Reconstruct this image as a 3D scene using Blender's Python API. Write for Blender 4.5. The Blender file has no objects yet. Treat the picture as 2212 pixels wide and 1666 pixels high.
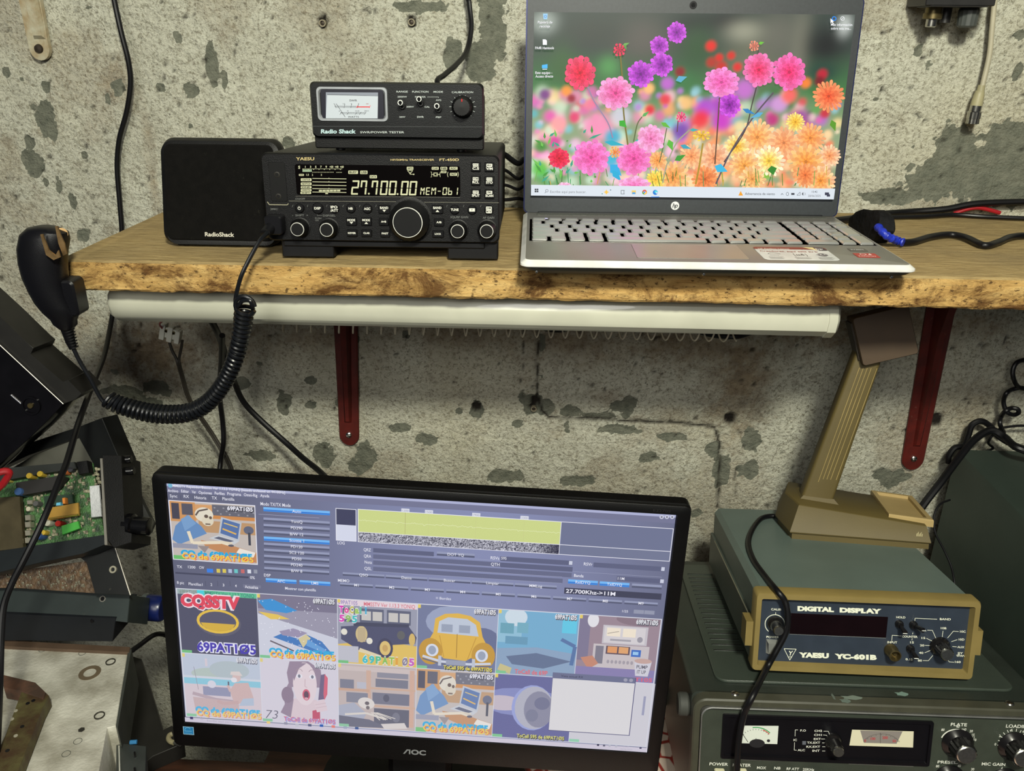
import bpy, bmesh, math, random
import numpy as np
from mathutils import Vector, Matrix, Euler, noise
rnd = random.Random(7)
PI = math.pi
scene = bpy.context.scene
COL = scene.collection

# ---------------------------------------------------------------- camera, light, exposure
CAM_LOC = Vector((0.0, -1.0927, 0.2106))
CAM_ROT = Euler((1.1703, -0.0083, 0.0430), 'XYZ')
FPX = 1802.0
cam_d = bpy.data.cameras.new('camera')
cam_d.sensor_width = 36.0
cam_d.lens = FPX / 2212 * 36
cam_d.clip_start = 0.02
cam = bpy.data.objects.new('camera', cam_d)
cam.location = CAM_LOC
cam.rotation_euler = CAM_ROT
COL.objects.link(cam)
scene.camera = cam
scene.view_settings.view_transform = 'Standard'
scene.view_settings.look = 'None'
scene.view_settings.gamma = 1
scene.view_settings.exposure = 0.0
scene.view_settings.use_curve_mapping = False
world = bpy.data.worlds.new('room_air')
world.use_nodes = True
scene.world = world
world.node_tree.nodes['Background'].inputs[0].default_value = (0.80, 0.86, 1.0, 1)
world.node_tree.nodes['Background'].inputs[1].default_value = 0.05
def lamp(name, loc, aim, size, power, color):
    d = bpy.data.lights.new(name, 'AREA')
    d.shape = 'DISK'; d.size = size; d.energy = power; d.color = color
    o = bpy.data.objects.new(name, d)
    o.location = loc
    o.rotation_euler = (Vector(aim) - Vector(loc)).to_track_quat('-Z', 'Y').to_euler()
    COL.objects.link(o)
    return o
lamp('ceiling_lamp', (0.16, -1.42, 0.86), (0.05, -0.15, -0.1), 0.18, 30.0, (1.0, 0.985, 0.82))
lamp('front_fill_light', (-0.5, -2.7, 1.0), (0, 0, -0.2), 1.0, 24.0, (1.0, 0.98, 0.90))  # added fill from the camera side, brightens the wall under the shelf

# ---------------------------------------------------------------- helpers
RC = CAM_ROT.to_matrix()
def ray(u, v):
    return RC @ Vector(((u - 1106) / FPX, -(v - 833) / FPX, -1))
def at(u, v, y):
    "point of the place seen at a pixel of the photograph, at depth y"
    d = ray(u, v); return CAM_LOC + d * ((y - CAM_LOC.y) / d.y)
def atz(u, v, z):
    d = ray(u, v); return CAM_LOC + d * ((z - CAM_LOC.z) / d.z)
def onp(u, v, p, n):
    d = ray(u, v); n = Vector(n); return CAM_LOC + d * ((Vector(p) - CAM_LOC).dot(n) / d.dot(n))
def loc_on(u, v, M, axis, c):
    "coordinates in a thing's own frame of what is seen at a pixel, on its plane axis=c"
    n = M.to_3x3() @ Vector([1 if i == axis else 0 for i in range(3)])
    p = M @ Vector([c if i == axis else 0 for i in range(3)])
    return M.inverted() @ onp(u, v, p, n)
def frame(loc, rx=0, ry=0, rz=0):
    return Matrix.Translation(Vector(loc)) @ Euler((rx, ry, rz), 'XYZ').to_matrix().to_4x4()
def homog(px, w, h):
    "photo quad TL,TR,BR,BL -> rectangle 0..w, 0..h"
    dst = [(0, h), (w, h), (w, 0), (0, 0)]
    A = []
    for (x, y), (X, Y) in zip(px, dst):
        A.append([x, y, 1, 0, 0, 0, -X * x, -X * y]); A.append([0, 0, 0, x, y, 1, -Y * x, -Y * y])
    b = [c for d in dst for c in d]
    s = np.linalg.solve(np.array(A, float), np.array(b, float))
    def f(x, y):
        k = s[6] * x + s[7] * y + 1
        return ((s[0] * x + s[1] * y + s[2]) / k, (s[3] * x + s[4] * y + s[5]) / k)
    return f
def lin(c):
    c = [x / 255 for x in c[:3]]
    return tuple(x / 12.92 if x <= 0.04045 else ((x + 0.055) / 1.055) ** 2.4 for x in c) + (1.0,)

_M = {}
def mat(name, rgb, rough=0.5, metal=0.0, var=0.12, vscale=40.0, bump=0.0, bscale=200.0, spec=0.5, rgb2=None, stretch=None, coat=0.0, dust=0.0):
    if name in _M: return _M[name]
    m = bpy.data.materials.new(name); m.use_nodes = True
    nt = m.node_tree; N = nt.nodes; L = nt.links
    b = N['Principled BSDF']
    b.inputs['Roughness'].default_value = rough
    b.inputs['Metallic'].default_value = metal
    b.inputs['Specular IOR Level'].default_value = spec
    b.inputs['Coat Weight'].default_value = coat
    tc = N.new('ShaderNodeTexCoord'); src = tc.outputs['Object']
    if stretch:
        mp = N.new('ShaderNodeMapping'); mp.inputs['Scale'].default_value = stretch
        L.new(src, mp.inputs[0]); src = mp.outputs[0]
    n = N.new('ShaderNodeTexNoise'); n.inputs['Scale'].default_value = vscale; n.inputs['Detail'].default_value = 6
    L.new(src, n.inputs['Vector'])
    r = N.new('ShaderNodeValToRGB')
    c1 = lin(rgb); c2 = lin(rgb2) if rgb2 else tuple(min(1, x * (1 + var)) for x in c1[:3]) + (1,)
    c0 = c1 if rgb2 else tuple(x * (1 - var) for x in c1[:3]) + (1,)
    r.color_ramp.elements[0].position = 0.35; r.color_ramp.elements[0].color = c0
    r.color_ramp.elements[1].position = 0.65; r.color_ramp.elements[1].color = c2
    L.new(n.outputs['Fac'], r.inputs[0])
    out = r.outputs[0]
    if dust:
        n3 = N.new('ShaderNodeTexNoise'); n3.inputs['Scale'].default_value = 90; n3.inputs['Detail'].default_value = 9; n3.inputs['Roughness'].default_value = .8
        L.new(tc.outputs['Object'], n3.inputs['Vector'])
        r3 = N.new('ShaderNodeValToRGB'); r3.color_ramp.elements[0].position = .62; r3.color_ramp.elements[0].color = (0, 0, 0, 1)
        r3.color_ramp.elements[1].position = .8; r3.color_ramp.elements[1].color = (dust, dust, dust, 1)
        L.new(n3.outputs['Fac'], r3.inputs[0])
        mx = N.new('ShaderNodeMix'); mx.data_type = 'RGBA'
        L.new(r3.outputs[0], mx.inputs[0]); L.new(out, mx.inputs[6]); mx.inputs[7].default_value = lin((165, 160, 140))
        out = mx.outputs[2]
    L.new(out, b.inputs['Base Color'])
    if bump:
        n2 = N.new('ShaderNodeTexNoise'); n2.inputs['Scale'].default_value = bscale; n2.inputs['Detail'].default_value = 8
        L.new(src, n2.inputs['Vector'])
        bp = N.new('ShaderNodeBump'); bp.inputs['Strength'].default_value = bump; bp.inputs['Distance'].default_value = 0.002
        L.new(n2.outputs['Fac'], bp.inputs['Height']); L.new(bp.outputs[0], b.inputs['Normal'])
    _M[name] = m
    return m
def attr_mat(name, emit=0.0, rough=0.5):
    "colour comes from the mesh's own colour attribute (print on a surface, or the picture of a lit screen)"
    if name in _M: return _M[name]
    m = bpy.data.materials.new(name); m.use_nodes = True
    nt = m.node_tree; N = nt.nodes; L = nt.links
    b = N['Principled BSDF']; a = N.new('ShaderNodeAttribute'); a.attribute_name = 'paint'
    if emit:
        b.inputs['Base Color'].default_value = (0.01, 0.01, 0.012, 1)
        b.inputs['Roughness'].default_value = 0.35
        b.inputs['Specular IOR Level'].default_value = 0.15
        L.new(a.outputs['Color'], b.inputs['Emission Color']); b.inputs['Emission Strength'].default_value = emit
    else:
        L.new(a.outputs['Color'], b.inputs['Base Color']); b.inputs['Roughness'].default_value = rough
    _M[name] = m
    return m

def rrect(w, h, r, n=5, cx=0, cy=0):
    "rounded rectangle outline, counter-clockwise"
    r = max(1e-5, min(r, w / 2 - 1e-6, h / 2 - 1e-6)); P = []
    for (sx, sy, a0) in ((1, 1, 0), (-1, 1, 90), (-1, -1, 180), (1, -1, 270)):
        for i in range(n + 1):
            a = math.radians(a0 + 90 * i / n)
            P.append((cx + sx * (w / 2 - r) + r * math.cos(a), cy + sy * (h / 2 - r) + r * math.sin(a)))
    return P
def circ(r, n=24, cx=0, cy=0, ry=None):
    return [(cx + r * math.cos(2 * PI * i / n), cy + (ry or r) * math.sin(2 * PI * i / n)) for i in range(n)]

class MB:
    "collects shapes into one mesh"
    def __init__(s): s.v = []; s.f = []
    def add(s, vs, fs, M=None):
        o = len(s.v)
        s.v += [tuple(M @ Vector(p)) for p in vs] if M else [tuple(p) for p in vs]
        s.f += [tuple(i + o for i in f) for f in fs]
        return s
    def rings(s, rings, cap0=True, cap1=True, M=None):
        "loft between outlines of equal length"
        n = len(rings[0]); vs = [p for r in rings for p in r]; fs = []
        for k in range(len(rings) - 1):
            for i in range(n):
                j = (i + 1) % n
                fs.append((k * n + i, k * n + j, (k + 1) * n + j, (k + 1) * n + i))
        if cap0: fs.append(tuple(range(n - 1, -1, -1)))
        if cap1: fs.append(tuple(range((len(rings) - 1) * n, len(rings) * n)))
        return s.add(vs, fs, M)
    def slab(s, w, h, t, r=0.002, ch=0.0006, c=(0, 0, 0), face='z', n=5, M=None):
        "rounded rectangle w x h, thickness t along its facing axis; ch = chamfer. c = centre of the slab"
        R = []
        for (z, i) in ((-t / 2, ch), (-t / 2 + ch, 0), (t / 2 - ch, 0), (t / 2, ch)):
            o = rrect(w - 2 * i, h - 2 * i, max(r - i, 1e-4), n)
            if face == 'z': R.append([(x + c[0], y + c[1], z + c[2]) for x, y in o])
            elif face == '-y': R.append([(x + c[0], -z + c[1], y + c[2]) for x, y in o])
            else: R.append([(z + c[0], x + c[1], y + c[2]) for x, y in o])
        return s.rings(R, M=M)
    def box(s, c, d, ch=0.0005, M=None):
        return s.slab(d[0], d[1], d[2], r=ch, ch=ch * .9, c=c, n=1, M=M)
    def lathe(s, prof, n=28, M=None, flute=0, fdep=0.0):
        "profile of (radius, height) turned round z"
        R = []
        for k, (r, z) in enumerate(prof):
            o = []
            for i in range(n):
                rr = r - (fdep if (flute and i % 2 and r > fdep * 2) else 0)
                o.append((rr * math.cos(2 * PI * i / n), rr * math.sin(2 * PI * i / n), z))
            R.append(o)
        return s.rings(R, M=M)
    def prism(s, out, z0, z1, M=None):
        return s.rings([[(x, y, z0) for x, y in out], [(x, y, z1) for x, y in out]], M=M)
    def tube(s, pts, r, n=10, cap=True, flat=1.0):
        pts = [Vector(p) for p in pts]; rs = r if isinstance(r, (list, tuple)) else [r] * len(pts)
        R = []; t = (pts[1] - pts[0]).normalized()
        up = Vector((0, 1, 0)) if abs(t.y) < .9 else Vector((1, 0, 0))
        x = (up - t * up.dot(t)).normalized()
        for i, p in enumerate(pts):
            t = (pts[min(i + 1, len(pts) - 1)] - pts[max(i - 1, 0)])
            if t.length < 1e-9: t = Vector((0, 0, 1))
            t.normalize(); x = (x - t * x.dot(t)); x.normalize(); y = t.cross(x)
            R.append([tuple(p + x * rs[i] * flat * math.cos(2 * PI * k / n) + y * rs[i] * math.sin(2 * PI * k / n)) for k in range(n)])
        return s.rings(R, cap, cap)
    def lean(s, k):
        'lean everything back with height'
        s.v = [(x, y + k * z, z) for x, y, z in s.v]; return s
    def build(s, name, m, parent=None, M=None, smooth=35, inv=None):
        me = bpy.data.meshes.new(name)
        me.from_pydata(s.v, [], s.f)
        me.validate(clean_customdata=False)
        bm = bmesh.new(); bm.from_mesh(me)
        bmesh.ops.recalc_face_normals(bm, faces=bm.faces)
        if smooth:
            for f in bm.faces: f.smooth = True
            lim = math.radians(smooth)
            for e in bm.edges:
                if len(e.link_faces) != 2 or e.calc_face_angle(PI) > lim: e.smooth = False
        bm.to_mesh(me); bm.free()
        me.materials.append(m)
        o = bpy.data.objects.new(name, me); COL.objects.link(o)
        if parent: o.parent = parent
        if M is not None: o.matrix_local = M
        return o
def spline(P, k=8):
    P = [Vector(p) for p in P]; out = []
    Q = [P[0] * 2 - P[1]] + P + [P[-1] * 2 - P[-2]]
    for i in range(1, len(Q) - 2):
        a, b, c, d = Q[i - 1:i + 3]
        for j in range(k):
            t = j / k
            out.append(0.5 * ((2 * b) + (c - a) * t + (2 * a - 5 * b + 4 * c - d) * t * t + (3 * b - a - 3 * c + d) * t ** 3))
    out.append(P[-1]); return out
def thing(name, label, cat, M=None, group=None):
    o = bpy.data.objects.new(name, None); COL.objects.link(o)
    o.empty_display_size = 0.02
    if M is not None: o.matrix_world = M
    return tag(o, label, cat, group)
def tag(o, label, cat, group=None):
    o['label'] = label; o['category'] = cat
    if group: o['group'] = group
    return o
def struct(o): o['kind'] = 'structure'; return o

_T = {}
def text_mesh(s, bold):
    k = (s, bold)
    if k in _T: return _T[k]
    c = bpy.data.curves.new('t', 'FONT'); c.body = s; c.size = 1.0; c.offset = 0.022 * bold; c.resolution_u = 3
    o = bpy.data.objects.new('t', c); COL.objects.link(o)
    me = bpy.data.meshes.new_from_object(o.evaluated_get(bpy.context.evaluated_depsgraph_get()))
    vs = [tuple(v.co) for v in me.vertices]; fs = [tuple(p.vertices) for p in me.polygons]
    bpy.data.objects.remove(o); bpy.data.curves.remove(c); bpy.data.meshes.remove(me)
    if vs:
        x0 = min(v[0] for v in vs); x1 = max(v[0] for v in vs)
        vs = [(v[0] - x0, v[1]) for v in vs]; w = x1 - x0
    else: w = 0
    _T[k] = (vs, fs, w); return _T[k]

class Art:
    "flat coloured print or picture: shapes stacked in hair-thin layers, in one mesh. Drawn in u (right), v (up)."
    def __init__(s, map=None, step=2e-6): s.v = []; s.f = []; s.c = []; s.z = 0.0; s.step = step; s.map = map; s.wash = 0.0
    def cc(s, c): return lin([x * (1 - s.wash) + y * s.wash for x, y in zip(c[:3], (204, 206, 226))])
    def P(s, x, y): return s.map(x, y) if s.map else (x, y)
    def poly(s, pts, col, mapped=True, lift=True):
        if lift: s.z += s.step
        o = len(s.v)
        q = [s.P(*p) for p in pts] if mapped else pts
        s.v += [(a, b, s.z) for a, b in q]
        ar = sum(q[i][0] * q[(i + 1) % len(q)][1] - q[(i + 1) % len(q)][0] * q[i][1] for i in range(len(q)))
        idx = list(range(o, o + len(q)))
        s.f.append(tuple(idx if ar > 0 else idx[::-1])); s.c.append(s.cc(col)); return s
    def rect(s, x0, y0, x1, y1, col): return s.poly([(x0, y0), (x1, y0), (x1, y1), (x0, y1)], col)
    def ell(s, cx, cy, rx, ry, col, n=20, rot=0):
        c, k = math.cos(rot), math.sin(rot)
        return s.poly([(cx + c * rx * math.cos(a) - k * ry * math.sin(a), cy + k * rx * math.cos(a) + c * ry * math.sin(a)) for a in [2 * PI * i / n for i in range(n)]], col)
    def line(s, pts, w, col):
        for (x0, y0), (x1, y1) in zip(pts, pts[1:]):
            d = math.hypot(x1 - x0, y1 - y0) or 1; nx, ny = -(y1 - y0) / d * w / 2, (x1 - x0) / d * w / 2
            s.poly([(x0 + nx, y0 + ny), (x1 + nx, y1 + ny), (x1 - nx, y1 - ny), (x0 - nx, y0 - ny)], col)
        return s
    def ring(s, cx, cy, r, w, col, a0=0, a1=360, ry=None, n=24):
        ry = ry or r; s.z += s.step
        for i in range(n):
            t0 = math.radians(a0 + (a1 - a0) * i / n); t1 = math.radians(a0 + (a1 - a0) * (i + 1) / n)
            s.poly([(cx + r * math.cos(t0), cy + ry * math.sin(t0)), (cx + r * math.cos(t1), cy + ry * math.sin(t1)),
                    (cx + (r - w) * math.cos(t1), cy + (ry - w) * math.sin(t1)), (cx + (r - w) * math.cos(t0), cy + (ry - w) * math.sin(t0))], col, lift=False)
        return s
    def text(s, t, x, y, h, col, w=None, bold=0.6, al='l', slope=0.0, sh=None, slant=0.0):
        "cap height h, optional total width w; (x, y) is the baseline start (or centre); works in map coordinates (y down if the map is a photo map)"
        down = s.map is not None
        vs, fs, tw = text_mesh(t, bold)
        if not vs: return s
        sy = h / 0.70; sx = (w / tw) if w else sy; W = tw * sx
        ox = x - (W / 2 if al == 'c' else W if al == 'r' else 0)
        if sh: s.text(t, x + sh[0], y + sh[1], h, sh[2], w or W, bold + sh[3], al, slope, None, slant)
        s.z += s.step; o = len(s.v)
        for a, b in vs:
            X = ox + a * sx + b * sy * slant; Y = y - b * sy + slope * (X - x) if down else y + b * sy + slope * (X - x)
            p = s.P(X, Y); s.v.append((p[0], p[1], s.z))
        for f in fs: s.f.append(tuple(i + o for i in f)); s.c.append(s.cc(col))
        return s
    def grid(s, pts, nx, ny, cols):
        "smooth background: pts(i,j) -> u,v ; cols[j][i] linear colours per vertex"
        s.z += s.step; o = len(s.v)
        for j in range(ny):
            for i in range(nx): p = pts(i, j); s.v.append((p[0], p[1], s.z))
        for j in range(ny - 1):
            for i in range(nx - 1):
                a = o + j * nx + i
                s.f.append((a, a + 1, a + nx + 1, a + nx)); s.c.append([cols[jj][ii] for ii, jj in ((i, j), (i + 1, j), (i + 1, j + 1), (i, j + 1))])
        return s
    def build(s, name, m, parent, M):
        me = bpy.data.meshes.new(name); me.from_pydata(s.v, [], s.f)
        at_ = me.color_attributes.new('paint', 'FLOAT_COLOR', 'CORNER')
        buf = []
        for f, c in zip(s.f, s.c):
            if isinstance(c, list):
                for q in c: buf += q
            else: buf += list(c) * len(f)
        at_.data.foreach_set('color', buf)
        me.materials.append(m)
        o = bpy.data.objects.new(name, me); COL.objects.link(o)
        if parent: o.parent = parent
        o.matrix_local = M
        return o
def facing(x=0, y=0, z=0):
    "Art frame standing upright and facing the front (-y): u->x, v->z"
    return Matrix(((1, 0, 0, x), (0, 0, -1, y), (0, 1, 0, z), (0, 0, 0, 1)))
PRINT = attr_mat('printed_ink', 0, 0.45)
def cable(name, pts, r, m, label, cat='cable', group=None, parent=None, k=8, n=10):
    o = MB().tube(spline(pts, k), r, n).build(name, m, parent)
    if label: tag(o, label, cat, group)
    return o
AX_FRONT = Matrix.Rotation(PI / 2, 4, 'X')     # turns a lathe's +z to face the front (-y)

BLACK = mat('black_plastic', (9, 9, 10), .5, spec=.28, var=.25, bump=.15, bscale=900)
BLACKG = mat('glossy_black', (10, 10, 12), .2, var=.2)
RUBBER = mat('black_cable_jacket', (11, 11, 14), .42, spec=.35, var=.25)
# ---------------------------------------------------------------- wall
def build_wall():
    X0, X1, Z0, Z1 = -1.35, 1.25, -1.35, 0.75
    nx, nz = 760, 620
    xs = np.linspace(X0, X1, nx); zs = np.linspace(Z0, Z1, nz)
    GX, GZ = np.meshgrid(xs, zs)
    rs = np.random.RandomState(3)
    def vn(scale, seed):
        r = np.random.RandomState(seed); n = 256; g = r.rand(n, n)
        x = (GX * scale + 37.3) % n; z = (GZ * scale + 91.7) % n
        xi = x.astype(int); zi = z.astype(int); fx = x - xi; fz = z - zi
        fx = fx * fx * (3 - 2 * fx); fz = fz * fz * (3 - 2 * fz)
        a = g[zi % n, xi % n]; b = g[zi % n, (xi + 1) % n]; c = g[(zi + 1) % n, xi % n]; d = g[(zi + 1) % n, (xi + 1) % n]
        return (a * (1 - fx) + b * fx) * (1 - fz) + (c * (1 - fx) + d * fx) * fz
    def fbm(scale, seed, o=5, g=.55):
        s = 0; a = 1; t = 0
        for k in range(o): s = s + a * vn(scale * 2 ** k, seed + k); t += a; a *= g
        return s / t
    edge = (fbm(70, 11, 5, .75) - .5) * 1.0
    patch = np.zeros_like(GX); dirt = np.zeros_like(GX); hole = np.zeros_like(GX)
    def blob(F, u, v, ru, rv, k=1.0, rot=0, soft=.55, e=.9):
        p = at(u, v, 0.0); s = (at(u + 10, v, 0) - p).length / 10
        c, n_ = math.cos(rot), math.sin(rot); dx = GX - p.x; dz = GZ - p.z
        a = (dx * c + dz * n_) / (ru * s); b = (-dx * n_ + dz * c) / (rv * s * 1.08)
        d = np.sqrt(a * a + b * b) + edge * e * 2
        F[:] = np.maximum(F, k * np.clip((1.3 - d) / soft, 0, 1))
    PT = [(2080, 375, 110, 45), (2180, 330, 80, 55), (2010, 405, 60, 30), (1925, 425, 55, 18), (2150, 420, 70, 28), (2060, 320, 45, 40), (2195, 390, 40, 60),
          (1060, 60, 26, 60), (1040, 130, 30, 40), (975, 120, 20, 28), (1062, 10, 30, 30), (910, 15, 60, 10), (1075, 95, 22, 40),
          (456, 140, 13, 34), (483, 170, 7, 16), (382, 80, 11, 10), (95, 265, 20, 26), (98, 235, 14, 14), (68, 350, 22, 26), (62, 310, 10, 14), (110, 285, 12, 20), (254, 190, 13, 15), (232, 215, 5, 12), (345, 190, 10, 8), (412, 195, 14, 12),
          (125, 405, 8, 20), (155, 435, 8, 18), (98, 395, 9, 9), (187, 16, 8, 4), (10, 155, 8, 12), (180, 335, 8, 8), (100, 190, 9, 12), (180, 510, 14, 12), (70, 230, 5, 5), (410, 272, 7, 6),
          (625, 310, 12, 12), (1985, 110, 9, 10), (2200, 155, 10, 20), (2205, 75, 14, 8), (1893, 213, 4, 5),
          (1150, 870, 26, 24), (1180, 880, 22, 18), (1230, 890, 26, 10), (1345, 880, 25, 14), (1360, 870, 15, 18), (1300, 900, 55, 7), (1115, 915, 12, 8), (1225, 925, 9, 14), (1030, 888, 14, 20), (1170, 740, 8, 26), (1340, 930, 40, 12), (1450, 945, 30, 10),
          (670, 823, 17, 8), (672, 877, 11, 7), (866, 925, 20, 9), (920, 950, 22, 12), (700, 985, 22, 24), (790, 985, 22, 30), (770, 1010, 20, 16), (878, 725, 10, 10), (730, 870, 9, 9), (990, 890, 10, 9), (770, 735, 16, 10), (1090, 1030, 40, 14), (1250, 1040, 40, 12), (610, 870, 14, 22), (560, 985, 26, 12), (520, 830, 16, 12),
          (340, 840, 28, 16), (260, 845, 45, 10), (300, 870, 60, 12), (60, 725, 28, 14), (100, 760, 16, 20), (1625, 955, 22, 26), (1615, 1015, 26, 18), (1930, 1035, 30, 22), (1910, 1025, 24, 16), (1560, 1020, 18, 40), (1400, 990, 26, 12),
          (1505, 1110, 14, 10), (1540, 970, 16, 16), (960, 500, 12, 9), (1005, 490, 10, 30), (450, 600, 20, 10)]
    for q in PT: blob(patch, *q)
    for i in range(110):
        u = rs.rand() * 2400 - 100; v = rs.rand() * 1300 - 60; r = 2.5 + rs.rand() ** 3 * 10
        blob(patch, u, v, r, r * (.6 + rs.rand() * .8), .55)
    for q in [(240, 170, 50, 60, .6), (330, 400, 14, 70, .55), (320, 300, 12, 60, .4), (300, 560, 120, 60, .4), (160, 700, 60, 60, .5), (330, 760, 120, 90, .85), (250, 790, 70, 40, .6), (500, 740, 120, 60, .6), (1600, 820, 70, 150, .8), (1500, 750, 160, 60, .7), (1240, 740, 200, 50, .65), (1000, 720, 150, 40, .6), (700, 730, 200, 30, .6),
              (60, 600, 60, 60, .3), (1990, 700, 200, 50, .7), (1760, 700, 160, 60, .9), (310, 800, 40, 30, .6), (700, 1030, 200, 20, .4), (2100, 900, 80, 80, .4), (1310, 860, 40, 20, .4)]:
        blob(dirt, q[0], q[1], q[2], q[3], q[4], 0, 1.1, .9)
    dirt = np.maximum(dirt, np.clip((fbm(9, 51, 5, .6) - .56) * 3, 0, .3))
    for i in range(620):
        u = rs.rand() * 2400 - 100; v = rs.rand() * 1300 - 60
        blob(hole, u, v, 2.2 + rs.rand() * 2.5, 2 + rs.rand() * 2.5, .8, 0, .5, .8)
    for (u, v, r) in ((697, 48, 10), (889, 46, 11), (1028, 880, 9), (1578, 905, 13), (2024, 908, 12), (1151, 880, 7), (1995, 125, 4), (1910, 70, 4), (1905, 195, 5), (700, 40, 6), (895, 52, 6), (1155, 865, 9), (1900, 150, 3)):
        blob(hole, u, v, r, r, 1.0, 0, .4, .5)
    def crack(P, w, k=1.0):
        for (a, b) in zip(P, P[1:]):
            p = at(a[0], a[1], 0); q = at(b[0], b[1], 0)
            dx, dz = q.x - p.x, q.z - p.z; L2 = dx * dx + dz * dz
            t = np.clip(((GX - p.x) * dx + (GZ - p.z) * dz) / L2, 0, 1)
            jx = (fbm(60, 71, 3) - .5) * .006
            d = np.hypot(GX - p.x - t * dx + jx, GZ - p.z - t * dz + jx)
            hole[:] = np.maximum(hole, k * np.clip(1.6 - d / w, 0, 1))
    crack([(1163, 650), (1161, 780), (1160, 858), (1172, 890), (1190, 905), (1280, 907), (1370, 911), (1440, 913), (1500, 918), (1545, 925), (1556, 960), (1553, 1010), (1552, 1100)], .0017)
    crack([(1131, 650), (1131, 780), (1130, 860)], .0009, .8)
    crack([(1590, 1010), (1588, 1095)], .0009, .7)
    crack([(0, 386), (60, 384), (130, 385)], .0007, .5)
    crack([(290, 170), (330, 175), (400, 178), (480, 180)], .0006, .4)
    crack([(330, 385), (355, 372)], .0007, .5)
    crack([(240, 1215), (330, 1200)], .001, .8)
    relief = (fbm(14, 31, 4) - .5) * .005 + (fbm(110, 41, 2, .7) - .5) * .0022
    relief = relief - .0012 * patch - .004 * np.clip(hole, 0, 1)
    verts = np.stack([GX.ravel(), (-relief).ravel() + .0015, GZ.ravel()], 1)
    me = bpy.data.meshes.new('wall_back')
    idx = np.arange(nx * nz).reshape(nz, nx)
    F = np.stack([idx[:-1, :-1], idx[:-1, 1:], idx[1:, 1:], idx[1:, :-1]], -1).reshape(-1, 4)
    me.vertices.add(nx * nz); me.vertices.foreach_set('co', verts.ravel())
    me.loops.add(F.size); me.loops.foreach_set('vertex_index', F.ravel())
    me.polygons.add(len(F)); me.polygons.foreach_set('loop_start', np.arange(0, F.size, 4)); 
    me.update(calc_edges=True); me.validate()
    me.polygons.foreach_set('use_smooth', np.ones(len(F), bool))
    a = me.color_attributes.new('wear', 'FLOAT_COLOR', 'POINT')
    a.data.foreach_set('color', np.stack([patch.ravel(), dirt.ravel(), hole.ravel(), np.ones(nx * nz)], 1).ravel())
    m = bpy.data.materials.new('whitewashed_concrete'); m.use_nodes = True
    N = m.node_tree.nodes; L = m.node_tree.links; b = N['Principled BSDF']
    b.inputs['Roughness'].default_value = .9; b.inputs['Specular IOR Level'].default_value = .2
    tc = N.new('ShaderNodeTexCoord')
    w = N.new('ShaderNodeAttribute'); w.attribute_name = 'wear'; sp = N.new('ShaderNodeSeparateColor'); L.new(w.outputs['Color'], sp.inputs[0])
    def nz_(sc, det=8, ro=.6, ty=None):
        n = N.new('ShaderNodeTexNoise'); n.inputs['Scale'].default_value = sc; n.inputs['Detail'].default_value = det; n.inputs['Roughness'].default_value = ro
        L.new(tc.outputs['Object'], n.inputs['Vector']); return n.outputs['Fac']
    def ramp(src, p0, c0, p1, c1):
        r = N.new('ShaderNodeValToRGB'); e = r.color_ramp.elements
        e[0].position = p0; e[0].color = c0; e[1].position = p1; e[1].color = c1; L.new(src, r.inputs[0]); return r.outputs[0]
    def mix(f, a_, b_):
        x = N.new('ShaderNodeMix'); x.data_type = 'RGBA'
        if isinstance(f, float): x.inputs[0].default_value = f
        else: L.new(f, x.inputs[0])
        for s_, i in ((a_, 6), (b_, 7)):
            if isinstance(s_, tuple): x.inputs[i].default_value = s_
            else: L.new(s_, x.inputs[i])
        return x.outputs[2]
    W, G = (1, 1, 1, 1), (0, 0, 0, 1)
    base = ramp(nz_(210, 6, .75), .34, lin((136, 134, 116)), .50, lin((204, 204, 188)))
    base = mix(ramp(nz_(9), .40, (.35,) * 3 + (1,), .65, G), base, lin((160, 156, 140)))
    base = mix(ramp(nz_(3.0, 4), .50, G, .68, (.35,) * 3 + (1,)), base, lin((184, 176, 148)))
    base = mix(ramp(nz_(240, 5, .7), .42, (.6,) * 3 + (1,), .34, G), base, lin((120, 114, 98)))
    base = mix(ramp(nz_(36, 8, .75), .40, (.45,) * 3 + (1,), .30, G), base, lin((140, 134, 118)))
    base = mix(ramp(nz_(300, 3, .6), .64, G, .72, (.75,) * 3 + (1,)), base, lin((70, 66, 58)))
    base = mix(sp.outputs[1], base, mix(ramp(nz_(60, 8, .7), .4, G, .6, W), lin((104, 84, 62)), lin((146, 128, 100))))
    cem = ramp(nz_(70, 8, .7), .35, lin((98, 101, 90)), .7, lin((128, 129, 115)))
    pm = N.new('ShaderNodeMath'); pm.operation = 'MULTIPLY_ADD'; L.new(nz_(110, 8, .75), pm.inputs[0]); pm.inputs[1].default_value = .9; pm.inputs[2].default_value = -.45
    pa = N.new('ShaderNodeMath'); pa.operation = 'ADD'; L.new(pm.outputs[0], pa.inputs[0]); L.new(sp.outputs[0], pa.inputs[1])
    base = mix(ramp(pa.outputs[0], .44, G, .50, W), base, cem)
    base = mix(sp.outputs[2], base, lin((38, 34, 30)))
    L.new(base, b.inputs['Base Color'])
    bp = N.new('ShaderNodeBump'); bp.inputs['Strength'].default_value = 1.0; bp.inputs['Distance'].default_value = .0045
    ad = N.new('ShaderNodeMath'); ad.operation = 'MULTIPLY_ADD'; L.new(nz_(330, 5, .7), ad.inputs[0]); ad.inputs[1].default_value = .5; L.new(nz_(150, 4, .6), ad.inputs[2])
    L.new(ad.outputs[0], bp.inputs['Height']); L.new(bp.outputs[0], b.inputs['Normal'])
    me.materials.append(m)
    o = bpy.data.objects.new('wall_back', me); COL.objects.link(o); struct(o)
build_wall()
FLOOR_Z = -1.35
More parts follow.
